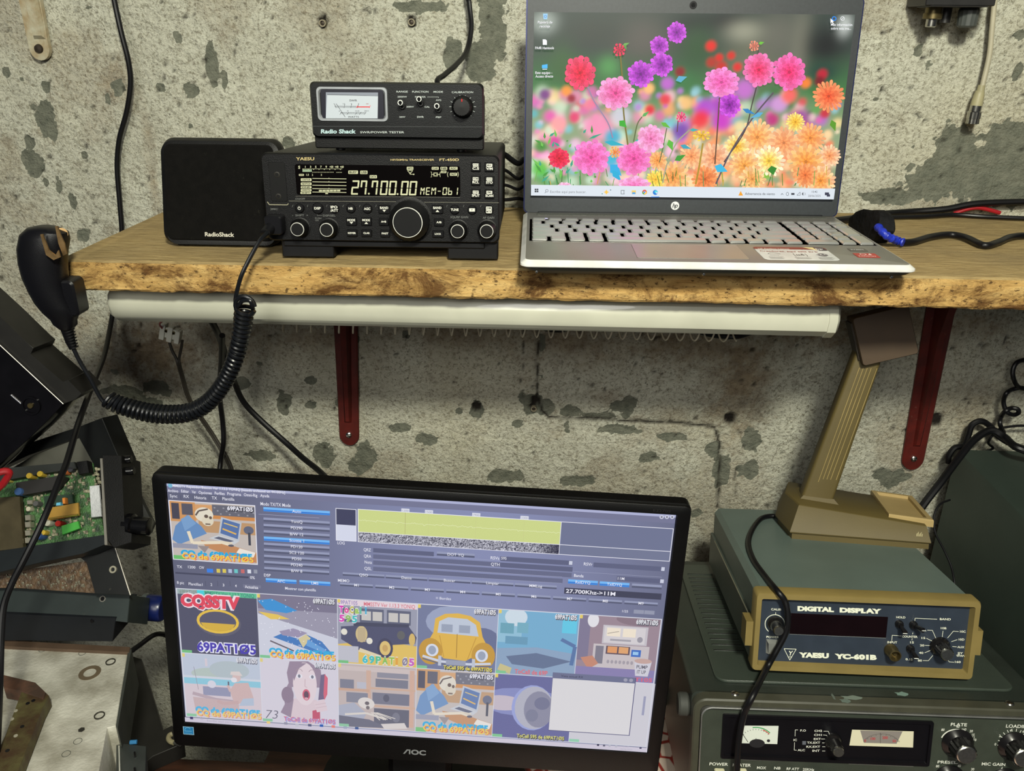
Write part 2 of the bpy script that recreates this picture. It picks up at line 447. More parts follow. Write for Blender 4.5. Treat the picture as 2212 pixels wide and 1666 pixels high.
struct(MB().box((0, -1.4, FLOOR_Z - .02), (2.6, 2.9, .04)).build('floor', mat('cement_floor', (110, 106, 98), .8, bump=.3)))

# painted-over anchors and the old painted bracket on the wall
def anchor(u, v, label):
    p = at(u, v, -.001); M = frame(p)
    t = thing('wall_anchor', label, 'wall plug', M)
    MB().rings([[(r * math.cos(a), -y, r * math.sin(a)) for a in [2 * PI * i / 20 for i in range(20)]] for r, y in ((.0042, -.004), (.0042, .002), (.0028, .002), (.0026, -.003))]).build('sleeve', mat('dusty_plug', (128, 120, 100), .7), t)
    MB().lathe([(.0, -.002), (.0024, -.002), (.002, .0005), (0, .0008)], 12, AX_FRONT).build('screw', mat('rusty_screw', (60, 52, 44), .5, .6), t)
anchor(697, 50, 'dusty wall plug in the upper wall, nearer the hanging black cable')
anchor(889, 48, 'dusty wall plug in the upper wall, above the power meter')
anchor(1153, 883, 'small wall plug in the chipped corner where the wall cracks meet')
p = at(92, 105, 0)
t = thing('old_bracket', 'old shelf bracket painted over with whitewash, hanging at the top left of the wall', 'bracket', frame((p.x, -.003, p.z)))
OB = mat('painted_over_metal', (176, 172, 150), .6, rgb2=(150, 132, 100), vscale=60, bump=.4)
out = [(-.0135 * math.cos(a) + 0, -.0135 * math.sin(a)) for a in [PI * i / 10 for i in range(11)]]
out = [(x, z) for x, z in out] + [(.017, .30), (-.017, .30)]
MB().rings([[(x, 0, z) for x, z in out], [(x * .93, -.005, z) for x, z in out]]).build('wall_arm', OB, t)
MB().rings([[(-.004, -.004, .01), (.012, -.004, .01), (.013, -.004, .30), (-.004, -.004, .30)], [(-.001, -.010, .015), (.009, -.010, .015), (.010, -.03, .30), (-.001, -.03, .30)]]).build('rib', OB, t)
MB().lathe([(0, 0), (.0055, 0), (.0045, .003), (0, .0035)], 16, Matrix.Translation((0, -.005, 0)) @ AX_FRONT).build('screw', mat('rusty_screw', (60, 52, 44), .5, .6), t)

# ---------------------------------------------------------------- shelf, brackets, lamp housing
def build_shelf():
    xl, D, T = -.4806, .3052, .0315
    m = bpy.data.materials.new('weathered_board'); m.use_nodes = True
    N = m.node_tree.nodes; L = m.node_tree.links; b = N['Principled BSDF']; b.inputs['Roughness'].default_value = .75; b.inputs['Specular IOR Level'].default_value = .25
    tc = N.new('ShaderNodeTexCoord'); geo = N.new('ShaderNodeNewGeometry'); sx = N.new('ShaderNodeSeparateXYZ'); L.new(geo.outputs['Normal'], sx.inputs[0])
    def nz_(sc, st, det=8, ro=.6, dist=0.0):
        mp = N.new('ShaderNodeMapping'); mp.inputs['Scale'].default_value = st; L.new(tc.outputs['Object'], mp.inputs[0])
        n = N.new('ShaderNodeTexNoise'); n.inputs['Scale'].default_value = sc; n.inputs['Detail'].default_value = det; n.inputs['Roughness'].default_value = ro; n.inputs['Distortion'].default_value = dist
        L.new(mp.outputs[0], n.inputs['Vector']); return n.outputs['Fac']
    def ramp(src, *st):
        r = N.new('ShaderNodeValToRGB'); e = r.color_ramp.elements
        while len(e) < len(st): e.new(.5)
        for k, (p_, c_) in enumerate(st): e[k].position = p_; e[k].color = c_
        L.new(src, r.inputs[0]); return r.outputs[0]
    def mix(f, a_, b_):
        x = N.new('ShaderNodeMix'); x.data_type = 'RGBA'; L.new(f, x.inputs[0])
        for s_, i in ((a_, 6), (b_, 7)):
            if isinstance(s_, tuple): x.inputs[i].default_value = s_
            else: L.new(s_, x.inputs[i])
        return x.outputs[2]
    K, W = (0, 0, 0, 1), (1, 1, 1, 1)
    top = ramp(nz_(30, (1, 9, 9), 8, .65, .3), (.3, lin((122, 103, 68))), (.5, lin((164, 141, 95))), (.72, lin((188, 167, 120))))
    top = mix(ramp(nz_(8, (1, 2, 2)), (.4, K), (.7, (.6, .6, .6, 1))), top, lin((128, 112, 82)))
    edge = ramp(nz_(42, (.5, 1, 2), 8, .7, .4), (.28, lin((150, 114, 62))), (.5, lin((190, 153, 92))), (.75, lin((212, 181, 120))))
    edge = mix(ramp(nz_(17, (1, 1, 1.7), 10, .78, .5), (.48, K), (.60, (.9, .9, .9, 1))), edge, lin((82, 50, 20)))
    edge = mix(ramp(nz_(150, (1, 1, 2), 4, .7), (.58, K), (.64, (.85, .85, .85, 1))), edge, lin((60, 38, 18)))
    up = N.new('ShaderNodeMath'); up.operation = 'GREATER_THAN'; L.new(sx.outputs['Z'], up.inputs[0]); up.inputs[1].default_value = .6
    L.new(mix(up.outputs[0], edge, top), b.inputs['Base Color'])
    bp = N.new('ShaderNodeBump'); bp.inputs['Strength'].default_value = 1.0; bp.inputs['Distance'].default_value = .003
    L.new(nz_(120, (.4, 1, 1), 8, .7), bp.inputs['Height']); L.new(bp.outputs[0], b.inputs['Normal'])
    # board with a ragged front edge
    X1 = 1.15; n = 420; xs = [xl + (X1 - xl) * (i / n) ** 1.0 for i in range(n + 1)]
    gouges = [(at(1274, 615, -.305).x, .010, .006, -.013), (at(1478, 619, -.305).x, .018, .0045, -.010), (at(1330, 603, -.305).x, .03, .002, -.003)]
    R = []
    for i, x in enumerate(xs):
        j = lambda s_, a: (noise.noise(Vector((x * s_, a * 3.1, 0))) * .0016 + noise.noise(Vector((x * s_ * 5, a, 2))) * .0007)
        g = sum(d * max(0, 1 - ((x - gx) / w) ** 2) for gx, w, d, gz in gouges)
        e = .004 if i == 0 else 0
        R.append([(x + e * .3 + (j(90, 3) if i == 0 else 0), 0.0, 0), (x, -D + .003, 0 - abs(j(40, 1)) * .6), (x, -D + j(50, 2), -.002), (x, -D + j(50, 3) * 1.3 + g * .1, -.008), (x, -D + j(60, 4) + g, -.0125),
                  (x, -D + j(60, 8) + g * .6, -.0165), (x, -D + j(50, 5), -.022), (x, -D + j(50, 6), -.029), (x, -D + .002, -T + j(40, 7)), (x, 0.0, -T)])
    o = MB().rings(R).build('shelf_board', m, smooth=25)
    tag(o, 'thick worn wooden shelf board across the wall carrying the radio and laptop', 'shelf')
build_shelf()
RED = mat('red_painted_steel', (88, 22, 15), .5, rgb2=(70, 18, 13), vscale=50, bump=.1, dust=.35)
def bracket(xt, xb, zb, wt, wb, label):
    t = thing('shelf_bracket', label, 'shelf bracket', frame((xb, -.001, zb)), 'red steel brackets under the shelf')
    zt = -.0325 - zb; dx = xt - xb
    n = 10; bot = [(-wb / 2 * math.cos(a), -wb / 2 * math.sin(a)) for a in [PI * i / n for i in range(n + 1)]]
    out = bot + [(dx + wt / 2, zt), (dx - wt / 2, zt)]
    b = MB().rings([[(x, 0, z) for x, z in out], [(x, -.0025, z) for x, z in out], [(x * .9 + .1 * dx * max(z, 0) / zt, -.004, z) for x, z in out]])
    # horizontal arm
    b.rings([[(dx - wt / 2, 0, zt - .004), (dx + wt / 2, 0, zt - .004), (dx + wt / 2, 0, zt), (dx - wt / 2, 0, zt)], [(dx - wb / 2, -.235, zt - .004), (dx + wb / 2, -.235, zt - .004), (dx + wb / 2, -.235, zt), (dx - wb / 2, -.235, zt)]])
    b.build('plate', RED, t)
    w = .006
    MB().rings([[(-w, -.003, .022), (w, -.003, .022), (w * .4, -.008, .026), (-w * .4, -.008, .026)],
                [(dx * .6 - w * 1.4, -.003, zt * .6), (dx * .6 + w * 1.4, -.003, zt * .6), (dx * .6 + w * .7, -.019, zt * .6), (dx * .6 - w * .7, -.019, zt * .6)],
                [(dx - w * 1.6, -.003, zt - .004), (dx + w * 1.6, -.003, zt - .004), (dx + w, -.06, zt - .004), (dx - w, -.06, zt - .004)]]).build('rib', RED, t)
    s = MB().lathe([(0, 0), (.0045, 0), (.0042, .0018), (.0028, .003), (0, .0033)], 18, Matrix.Translation((0, -.004, .003)) @ AX_FRONT)
    s.box((0, -.0075, .003), (.006, .0006, .0009)).box((0, -.0075, .003), (.0009, .0006, .006))
    s.build('screw', mat('zinc_screw', (190, 190, 186), .25, 1), t)
bracket(-.270, -.2818, -.338, .036, .029, 'red steel shelf bracket under the middle of the shelf, above the monitor')
bracket(.5265, .5362, -.352, .041, .031, 'red steel shelf bracket at the right, beside the olive desk microphone')

t = thing('lamp_housing', 'long white enamelled lamp housing fixed under the front edge of the shelf', 'lamp', frame((-.080, -.258, -.052)))
WHITE = mat('white_enamel', (186, 186, 170), .28, var=.05, vscale=20, coat=.4, dust=.12)
prof = [(.030, .018), (.010, .0195), (-.012, .018), (-.024, .010), (-.0275, -.001), (-.025, -.013), (-.015, -.0215), (.012, -.0240), (.026, -.0215), (.030, -.012)]
MB().rings([[(-.372, y * .90, z * .90) for y, z in prof], [(-.368, y, z) for y, z in prof], [(.366, y, z) for y, z in prof]]).build('housing', WHITE, t)
MB().rings([[(.3655, y * 1.04, z * 1.06) for y, z in prof], [(.374, y * 1.04, z * 1.06) for y, z in prof], [(.377, y * .9, z * .9) for y, z in prof]]).build('end_cap', WHITE, t)
hx = []
x0, x1 = at(590, 700, -.235).x, at(1600, 720, -.235).x; pit = .0156
n = int((x1 - x0) / pit * 16)
for i in range(n):
    a = 2 * PI * i / 16; hx.append((x0 + pit * i / 16, -.226 + .0125 * math.sin(a), -.0850 + .0125 * math.cos(a)))
tag(MB().tube(hx, .0009, 6).build('wire_spiral', mat('dull_steel_wire', (206, 198, 176), .45, .2)), 'thin metal wire spiral running behind and below the white lamp housing', 'wire')
# ---------------------------------------------------------------- speaker
t = thing('extension_speaker', 'square black extension speaker with a plain grille, left of the transceiver', 'speaker', frame((-.3390, -.246, 0), 0, 0, 0))
sp = [(0, .121, .100), (.010, .126, .1035), (.05, .127, .1065)]
b = MB(); R = []
for (y, i) in ((0, .006), (.003, .0015), (.010, 0), (.020, .001), (.085, .014), (.098, .020)):
    R.append([(x, y, z + .0545 - max(0, i - .001) * .95) for x, z in rrect(.127 - 2 * i, .105 - 2 * i, .013 - i * .3, 7)])
b.rings(R).lean(.26).build('cabinet', BLACK, t)
gm = mat('speaker_cloth', (9, 8, 7), .9, spec=.15, vscale=120, var=.25, bump=.5, bscale=1500, dust=.10)
MB().slab(.114, .094, .003, .007, .001, (0, -.0005, .0550), '-y').lean(.26).build('grille', gm, t)
for sx in (-.045, .045):
    MB().box((sx, .03, .001), (.012, .04, .002)).build('foot', RUBBER, t)
a = Art(); a.text('RadioShack', -.0165, .0125, .0042, (188, 184, 170), w=.031, bold=1.2)
a.build('lettering', PRINT, t, Matrix.Translation((0, -.0021, 0)) @ Matrix.Rotation(-.254, 4, 'X') @ facing())

# ---------------------------------------------------------------- transceiver
MT = frame((-.1602, -.2834, .0191), -.0564, 0, .0212)
t = thing('transceiver', 'black shortwave transceiver with a lit frequency display and large tuning dial', 'radio', MT)
RB = mat('radio_black', (8, 8, 10), .45, spec=.28, var=.2, bump=.2, bscale=1200)
W2 = .1145
def F(cx, cy, y=-.004):   # crop of the photo -> transceiver's own front plane
    q = loc_on(560 + cx / 3.814, 160 + cy / 3.814, MT, 1, y); return q.x, q.z
b = MB(); R = []
for (y, i) in ((-.001, .0012), (.003, 0), (.210, 0), (.213, .002)):
    R.append([(x, y, z + .042) for x, z in rrect(.227 - 2 * i, .082 - 2 * i, .005, 4)])
b.rings(R).build('case', mat('radio_case', (17, 17, 15), .5, spec=.3, var=.15, bump=.25, bscale=900, dust=.25), t)
R = []
for (y, i) in ((.003, 0), (-.002, 0), (-.004, .0014)):
    R.append([(x, y, z + .042) for x, z in rrect(.229 - 2 * i, .084 - 2 * i, .006, 5)])
MB().rings(R).build('front_panel', RB, t)
# display
x0, z1 = F(293, 742); x1, z0 = F(1657, 1008)
MB().slab(x1 - x0, z1 - z0, .0016, .002, .0005, ((x0 + x1) / 2, -.0046, (z0 + z1) / 2), '-y').build('display_window', mat('display_glass', (7, 5, 5), .12, spec=.3), t)
LCD = attr_mat('backlit_segments', .95)
a = Art(lambda x, y: F(x, y, -.0055)); G = (226, 226, 176)
SEG = {'0': 'abcdef', '1': 'bc', '2': 'abged', '7': 'abcf', 'b': 'fgcde', 'M': 'bcef', 'E': 'afged', '-': 'g'}
def seg(ch, x, y0, w, h, th=10, col=G):
    sl = lambda y: -(y - (y0 + h)) * .10
    def ln(p, q):
        a.line([(x + p[0] + sl(y0 + p[1]), y0 + p[1]), (x + q[0] + sl(y0 + q[1]), y0 + q[1])], th, col)
    c = 3; K = {'a': ((c, th / 2), (w - c, th / 2)), 'b': ((w - th / 2, c), (w - th / 2, h / 2 - c)), 'c': ((w - th / 2, h / 2 + c), (w - th / 2, h - c)), 'd': ((c, h - th / 2), (w - c, h - th / 2)),
         'e': ((th / 2, h / 2 + c), (th / 2, h - c)), 'f': ((th / 2, c), (th / 2, h / 2 - c)), 'g': ((c, h / 2), (w - c, h / 2))}
    for q in SEG[ch]: ln(*K[q])
for ch, x in zip('2770000', (755, 828, 918, 992, 1064, 1162, 1232)):
    seg(ch, x, 876 + (x - 755) * .012, 60 if ch != '7' else 52, 118, 13)
a.ell(903, 986, 8, 8, G, 8); a.ell(1140, 989, 8, 8, G, 8)
for ch, x in zip('ME', (1325, 1370)): seg(ch, x, 934, 34, 62, 8)
for x in (1325, 1415): a.line([(x + 12, 938), (x + 20, 962), (x + 36, 938)], 7, G)
seg('M', 1415, 934, 38, 62, 8); seg('-', 1465, 934, 30, 62, 7); seg('0', 1508, 934, 36, 62, 8); seg('b', 1553, 934, 34, 62, 8); seg('1', 1600, 934, 34, 62, 8)
def tagbox(x, y, w, h, s, k=.62, col=G): a.poly([(x + p, y + q) for p, q in rrect(w, h, 5, 3)], col); a.text(s, x, y + h * k / 2, h * k, (20, 18, 8), w=w * .78, bold=1.5, al='c')
tagbox(774, 809, 80, 28, 'BUSY'); tagbox(862, 810, 60, 28, 'USB'); tagbox(940, 846, 60, 26, 'DATA')
for i, (s_, y) in enumerate((('CONTOUR', 871), ('NOTCH', 905), ('DNR', 933), ('WIDTH', 957), ('SHIFT', 979))):
    tagbox(387 - (3 if i == 4 else 0), y, 88, 24 if i < 2 else 18, s_); a.line([(438, 860 + i * 28 + (i > 2) * 0), (718, 864 + i * 28)], 5, G); a.line([(575, 854 + i * 28), (575, 864 + i * 28)], 3, G)
for i in range(6): a.rect(492 + i * 30, 955, 518 + i * 30, 967, G)
a.rect(545, 980, 567, 989, G)
a.text('S', 322, 780, 24, G, bold=1.5)
for i, s_ in enumerate(('1', '3', '5', '7', '9', '+20', '+40', '+60')): a.text(s_, 380 + i * 43, 773, 17, G, al='c', bold=1.2, w=None if i < 5 else 30)
for i in range(30): a.rect(358 + i * 11, 779, 364 + i * 11, 783 + (6 if i % 4 == 0 else 0), G)
for i in range(7): a.rect(358 + i * 11, 786, 366 + i * 11, 806, (190, 214, 170))
for i in range(15): a.rect(438 + i * 12, 806, 444 + i * 12, 811, G)
for i in range(6): a.rect(636 + i * 8, 808, 641 + i * 8, 812, G)
tagbox(348, 831, 42, 16, 'SWR'); a.text('1.5', 388, 837, 15, G, bold=1); a.text('2', 434, 838, 15, G); a.text('3', 508, 838, 15, G)
tagbox(1243, 777, 54, 26, 'ANT/2'); a.line([(1222, 795), (1243, 822), (1265, 795), (1222, 795)], 4, G); a.line([(1243, 808), (1243, 826), (1272, 826)], 4, G); a.ell(1273, 826, 6, 6, G, 8)
for x, s_, w in ((1450, 'CLAR', 58), (1521, 'NB', 56), (1601, 'AGC', 66)): tagbox(x, 777, w, 24, s_)
a.line([(1412, 806), (1420, 806), (1420, 848), (1412, 848)], 3, G); a.line([(1420, 827), (1436, 827)], 4, G); a.ring(1452, 827, 16, 4, G, n=4); a.rect(1436, 812, 1440, 842, G); a.rect(1466, 812, 1470, 842, G); a.rect(1436, 812, 1470, 815, G); a.rect(1436, 840, 1470, 843, G)
a.line([(1470, 827), (1488, 827)], 4, G); a.line([(1492, 808), (1488, 827), (1492, 848)], 4, G); tagbox(1519, 806, 46, 20, 'OFF'); tagbox(1601, 826, 60, 24, 'FAST'); a.line([(1556, 806), (1550, 827), (1556, 848)], 4, G); a.line([(1636, 806), (1642, 827), (1636, 848)], 4, G)
a.build('display', LCD, t, facing(0, -.0055, 0))
# printing on the panel
a = Art(lambda x, y: F(x, y)); WH = (206, 206, 196); GD = (196, 176, 120); GY = (96, 98, 96)
a.text('YAESU', 303, 710, 24, GD, w=150, bold=.8); a.text('HF/50MHz TRANSCEIVER', 1083, 714, 15, GD, w=358, bold=.4); a.text('FT-450D', 1485, 716, 20, GD, w=160, bold=.6)
a.text('ON/OFF', 297, 1036, 15, GY, w=80); a.line([(245, 1046), (1160, 1052)], 3, (120, 118, 105)); a.line([(1360, 1056), (1975, 1060)], 3, (120, 118, 105))
a.line([(300, 1007), (1655, 1016)], 3, (90, 88, 80))
a.text('MIC', 104, 1120, 15, GY, w=50); a.ring(92, 1113, 9, 3, GY, -90, 90); a.text('-  SHIFT  +', 272, 1172, 16, GY, w=130); a.text('DSP/SEL', 525, 1174, 16, GY, w=104); a.line([(478, 1156), (478, 1166), (518, 1166)], 3, GY)
a.text('PUSH', 460, 1195, 13, GY, w=52); a.text('ON', 462, 1212, 13, GY, w=26); a.text('SQL/RF GAIN', 1575, 1187, 17, GY, w=146); a.text('AF GAIN', 1842, 1192, 17, GY, w=94)
for x in (274, 397, 556, 690, 827, 961, 1545, 1683, 1824): a.line([(x + 4, 1078), (x - 2, 1096)], 3, GY)
a.line([(66, 1052), (84, 1076), (232, 1078), (240, 1066)], 7, (138, 134, 112))
a.build('panel_lettering', PRINT, t, facing(0, -.0041, 0))
BTN = mat('button_black', (9, 9, 11), .35, spec=.3, var=.15)
PLIT = attr_mat('white_button_print', 0, .5)
def push(cx, cy, w, h, rnd_, lines):
    x, z = F(cx, cy); k = 1 / 3.814 / 2.27 / 1000; w *= k; h *= k
    bb = MB()
    if rnd_: bb.lathe([(w / 2, 0), (w / 2, .0016), (w / 2 - .0006, .0022), (0, .0023)], 24, Matrix.Translation((x, -.004, z)) @ AX_FRONT)
    else: bb.slab(w, h, .0024, .0009, .0004, (x, -.0052, z), '-y')
    o = bb.build('button', BTN, t)
    a = Art(); n = len(lines)
    for i, s_ in enumerate(lines):
        zc = z + ((n - 1) / 2 - i) * h * .36; hh = h * (.26 if n > 1 else .24)
        if s_ == 'UP': a.poly([(x - .0018, zc - hh / 2), (x + .0018, zc - hh / 2), (x, zc + hh * .5)], WH)
        elif s_ == 'DN': a.poly([(x - .0018, zc + hh / 2), (x + .0018, zc + hh / 2), (x, zc - hh * .5)], WH)
        elif s_ == 'PW': a.ring(x, zc, .0016, .0005, WH, 120, 420); a.line([(x, zc + .0002), (x, zc + .002)], .0005, WH)
        elif s_[0] == '#': a.poly([(x + p_, zc + q_) for p_, q_ in rrect(w * .62, h * .34, .0004, 2)], WH); a.text(s_[1:], x, zc - hh * .32, hh * .72, (20, 20, 20), al='c', bold=1.2)
        else:
            a.text(s_, x, zc - hh / 2, hh, WH, al='c', bold=1.6, w=min(w * .84, len(s_) * hh * .95))
    a.build('button_print', PLIT, o, facing(0, -.0066, 0))
for q in ((335, 1103, 78, 78, 1, ['PW']), (485, 1103, 94, 80, 1, ['DSP']), (622, 1107, 78, 78, 1, ['IPO', '/ATT']), (757, 1105, 78, 78, 1, ['NB']), (893, 1107, 80, 80, 1, ['AGC']), (1612, 1115, 80, 80, 1, ['TUNE']), (1755, 1117, 78, 78, 1, ['#F']), (1893, 1117, 78, 78, 1, ['#DIM', '#MTR']),
          (1033, 1112, 96, 70, 0, ['BAND', 'DN']), (1470, 1112, 92, 70, 0, ['BAND', 'UP']), (763, 1212, 88, 66, 0, ['MODE', 'DN']), (885, 1212, 88, 66, 0, ['MODE', 'UP']), (768, 1307, 86, 60, 0, ['KEYER']), (888, 1307, 86, 60, 0, ['CLAR']), (1028, 1213, 80, 64, 0, ['A=B']), (1040, 1310, 80, 62, 0, ['FAST']),
          (1483, 1218, 84, 64, 0, ['A/B']), (1475, 1314, 96, 60, 0, ['LOCK']), (1785, 762, 78, 74, 0, ['#VOICE', 'C.S']), (1897, 764, 78, 74, 0, ['#MW', 'V/M']), (1785, 875, 78, 74, 0, ['#HOME', 'RCL']), (1897, 877, 78, 74, 0, ['#VOX', 'STO']), (1785, 984, 78, 74, 0, ['#STEP', 'SPLIT']), (1897, 986, 78, 74, 0, ['#PMS', 'SCAN'])):
    push(*q)
def rknob(u, v, r0, r1, L, name, ringw, fl=0):
    "knob whose face centre shows at crop pixel u,v"
    x, z = F(u, v, -.004 - L); Mk = Matrix.Translation((x, -.004, z)) @ AX_FRONT
    MB().lathe([(r0 * 1.12, 0), (r0 * 1.12, .0008), (r0 * 1.02, .0012), (0, .0013)], 36, Mk).build('knob_seat', RB, t)
    k = MB().lathe([(r0, .001), (r0, L * .45), (r1 * 1.04, L * .7), (r1, L - .0006), (r1 - .0006, L), (0, L)], 48, Mk, flute=fl, fdep=.0004).build(name, mat('knob_rubber', (11, 11, 12), .4, spec=.35, var=.2, dust=.1), t)
    R = [[(r * math.cos(2 * PI * i / 40), r * math.sin(2 * PI * i / 40), h) for i in range(40)] for r, h in ((r1 + .0001, L - .0007), (r1 - .0001, L + .0002), (r1 - ringw, L + .0002))]
    MB().rings(R, False, False, Mk).build('bright_ring', mat('white_ring_paint', (214, 214, 208), .4), k)
rknob(1222, 1225, .0195, .0143, .018, 'tuning_dial', .0006, 1)
for u, v in ((313, 1280), (554, 1285), (1633, 1297), (1873, 1297)): rknob(u, v, .0088, .0065, .012, 'knob', .0005)
for cx, cy in ((148, 828), (160, 1008)):
    x, z = F(cx, cy); MB().lathe([(.0028, 0), (.0028, .0008), (.0016, .0009), (.0015, -.002)], 18, Matrix.Translation((x, -.004, z)) @ AX_FRONT).build('jack', mat('jack_metal', (56, 54, 50), .35, .7), t)
x0, z1 = F(72, 725); x1, z0 = F(236, 1050)
MB().slab(x1 - x0, z1 - z0, .0008, .002, .0003, ((x0 + x1) / 2, -.0041, (z0 + z1) / 2), '-y').build('jack_recess', mat('recess_black', (7, 7, 8), .6, spec=.25), t)
for x, y_, w, d in ((-.0765, .012, .052, .02), (.088, .012, .05, .02), (-.08, .19, .03, .02), (.08, .19, .03, .02)):
    MB().box((x, y_, -.008 if y_ < .1 else -.003), (w, d, .018 if y_ < .1 else .008), .001).build('foot', RUBBER, t)
MB().box((0, .015, -.003), (.20, .03, .006), .001).build('bottom_rail', RUBBER, t)

# ---------------------------------------------------------------- power meter on the transceiver
MS = frame((-.1461, -.2543, .1052), -.045, 0, .012)
t = thing('power_meter', 'small black standing wave and power tester sitting on top of the transceiver', 'meter', MS)
def S(cx, cy, y=0.0):
    q = loc_on(560 + cx / 3.814, 160 + cy / 3.814, MS, 1, y); return q.x, q.z
b = MB().slab(.156, .046, .10, .004, .001, (0, .0540, .0265), '-y'); b.slab(.1660, .014, .012, .002, .001, (0, .0082, .0058), '-y'); b.build('case', BLACK, t)
R = []
for (y, i) in ((.005, .001), (-.001, 0), (-.004, .0015)):
    R.append([(x, y, z + .0365) for x, z in rrect(.1672 - 2 * i, .0545 - 2 * i, .005, 5)])
xa, za = S(405, 60, -.004); xb, zb = S(1850, 540, -.004)
b = MB(); R = []
for (y, i) in ((.006, .001), (-.001, 0), (-.004, .0015)):
    R.append([(x + (xa + xb) / 2, y, z + (za + zb) / 2) for x, z in rrect(xb - xa - 2 * i, za - zb - 2 * i, .005, 5)])
b.rings(R).build('front_panel', mat('meter_black', (10, 12, 14), .38, spec=.3, var=.15, bump=.1, bscale=1200), t)
x0, z1 = S(462, 100, -.005); x1, z0 = S(1066, 396, -.005)
Rr = [[(x + (x0 + x1) / 2, y, z + (z0 + z1) / 2) for x, z in rrect(x1 - x0 - 2 * i, z1 - z0 - 2 * i, .004, 5)] for y, i in ((-.003, 0), (-.0055, .0006), (-.0055, .0022), (-.003, .0042))]
MB().rings(Rr, False, False).build('window_frame', mat('silver_frame', (150, 154, 158), .4, .5), t)
x2, z3 = S(502, 124, -.005); x3, z2 = S(1030, 372, -.005)
MB().slab(x3 - x2, z3 - z2, .001, .002, .0002, ((x2 + x3) / 2, -.0042, (z2 + z3) / 2), '-y').build('window_recess', mat('deep_navy', (20, 20, 34), .3), t)
a = Art(lambda x, y: S(x, y, -.005)); K = (30, 32, 38)
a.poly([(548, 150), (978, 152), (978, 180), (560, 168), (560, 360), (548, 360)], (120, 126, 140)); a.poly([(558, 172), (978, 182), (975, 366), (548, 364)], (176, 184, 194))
a.text('SWR', 742, 226, 16, K, w=64, bold=.6); a.text('WATTS', 730, 360, 14, K, w=90)
a.line([(620, 266), (800, 268)], 3, K); a.line([(628, 276), (800, 276)], 2, K); a.line([(803, 271), (908, 271)], 8, (196, 28, 36)); a.line([(800, 280), (812, 260)], 5, (196, 28, 36)); a.line([(904, 280), (916, 258)], 4, (196, 28, 36))
for i, x in enumerate((620, 706, 762, 818)): a.line([(x, 245), (x + (12 if i < 1 else -8), 280)], 3, K)
for i in range(26): a.rect(625 + i * 7, 262, 626.5 + i * 7, 268, K)
for s_, x in (('1', 614), ('1.5', 688), ('2', 755), ('3', 815)): a.text(s_, x, 250, 10, K)
a.text('OO', 880, 250, 9, (150, 60, 60)); a.line([(668, 320), (880, 320)], 2, K); a.line([(680, 328), (866, 328)], 2, K)
for i in range(22): a.rect(670 + i * 9.5, 314, 672 + i * 9.5, 320, K)
for x in (672, 730, 798, 832, 872): a.line([(x + 8, 314), (x - 8, 334)], 2.5, K)
for s_, x in (('20', 655), ('50', 724), ('100 200', 790), ('2000 W', 865)): a.text(s_, x, 308, 8, (90, 92, 100))
a.line([(634, 244), (708, 354)], 3, K)
a.build('dial_face', attr_mat('meter_scale', 0, .4), t, facing(0, -.00475, 0))
a = Art(lambda x, y: S(x, y, -.004)); WH2 = (176, 184, 182)
for s_, x, y, w in (('RANGE', 1130, 152, 94), ('FUNCTION', 1260, 153, 134), ('MODE', 1436, 154, 78), ('CALIBRATION', 1586, 157, 176), ('2000W', 1139, 194, 78), ('POWER', 1284, 195, 88), ('AVG', 1455, 221, 44), ('200W', 1212, 276, 62), ('CAL', 1362, 277, 44), ('20W', 1154, 360, 50), ('SWR', 1300, 361, 56), ('PEP', 1455, 362, 46)):
    a.text(s_, x, y, 13 if s_[0] in '2PAC' and s_ != 'CALIBRATION' else 15, WH2, w=w, bold=.5)
a.line([(1384, 189), (1478, 189), (1478, 196)], 2.5, WH2); a.line([(420, 430), (1840, 436)], 2.5, (70, 74, 76))
for k in range(12):
    an = math.radians(-50 + k * 280 / 11)
    if k in (0, 11) or True: a.line([(1676 - 92 * math.cos(an), 270 - 92 * math.sin(an) * .9), (1676 - 110 * math.cos(an), 270 - 110 * math.sin(an) * .9)], 3, WH2)
a.text('Radio Shack', 508, 488, 32, (170, 196, 200), w=288, bold=1.6, slant=.05); a.text('SWR/POWER TESTER', 832, 488, 17, WH2, w=362, bold=.5)
a.build('panel_lettering', PRINT, t, facing(0, -.0041, 0))
for (cx, cy, up) in ((1178, 245, -.1), (1330, 222, .25), (1475, 272, -.1)):
    x, z = S(cx + 2, cy + 20, -.004); o = MB().lathe([(.0034, 0), (.0034, .0006), (.0026, .0012), (.0024, .003), (0, .003)], 16, Matrix.Translation((x, -.004, z)) @ AX_FRONT).build('toggle_switch', mat('switch_nut', (34, 34, 36), .4, .3), t)
    MB().tube([(x, -.006, z), (x - .0002, -.010, z + .0018 + up * .002), (x - .0004, -.014, z + .0036 + up * .002)], [.0017, .0019, .0022], 12).build('toggle', BLACKG, o)
    c = Vector((x - .0004, -.0143, z + .0037 + up * .002)); MB().rings([[(c.x + r * math.cos(2 * PI * i / 18), c.y - d, c.z + r * math.sin(2 * PI * i / 18)) for i in range(18)] for r, d in ((.0026, -.0004), (.0025, .0004), (.0017, .0003))], False, False).build('white_tip', mat('white_tip_paint', (205, 208, 204), .5), o)
x, z = S(1676, 270, -.004); Mk = Matrix.Translation((x, -.004, z)) @ AX_FRONT
k = MB().lathe([(.0105, 0), (.0105, .003), (.0096, .004), (.0085, .011), (.0078, .0118), (0, .012)], 40, Mk, flute=1, fdep=.0004).build('calibration_knob', mat('knob_rubber', (11, 11, 12), .4, spec=.35), t)
MB().box((x + .0003, -.0160, z + .0062), (.0011, .0006, .0030)).build('pointer_mark', mat('red_mark', (196, 30, 30), .5), k)
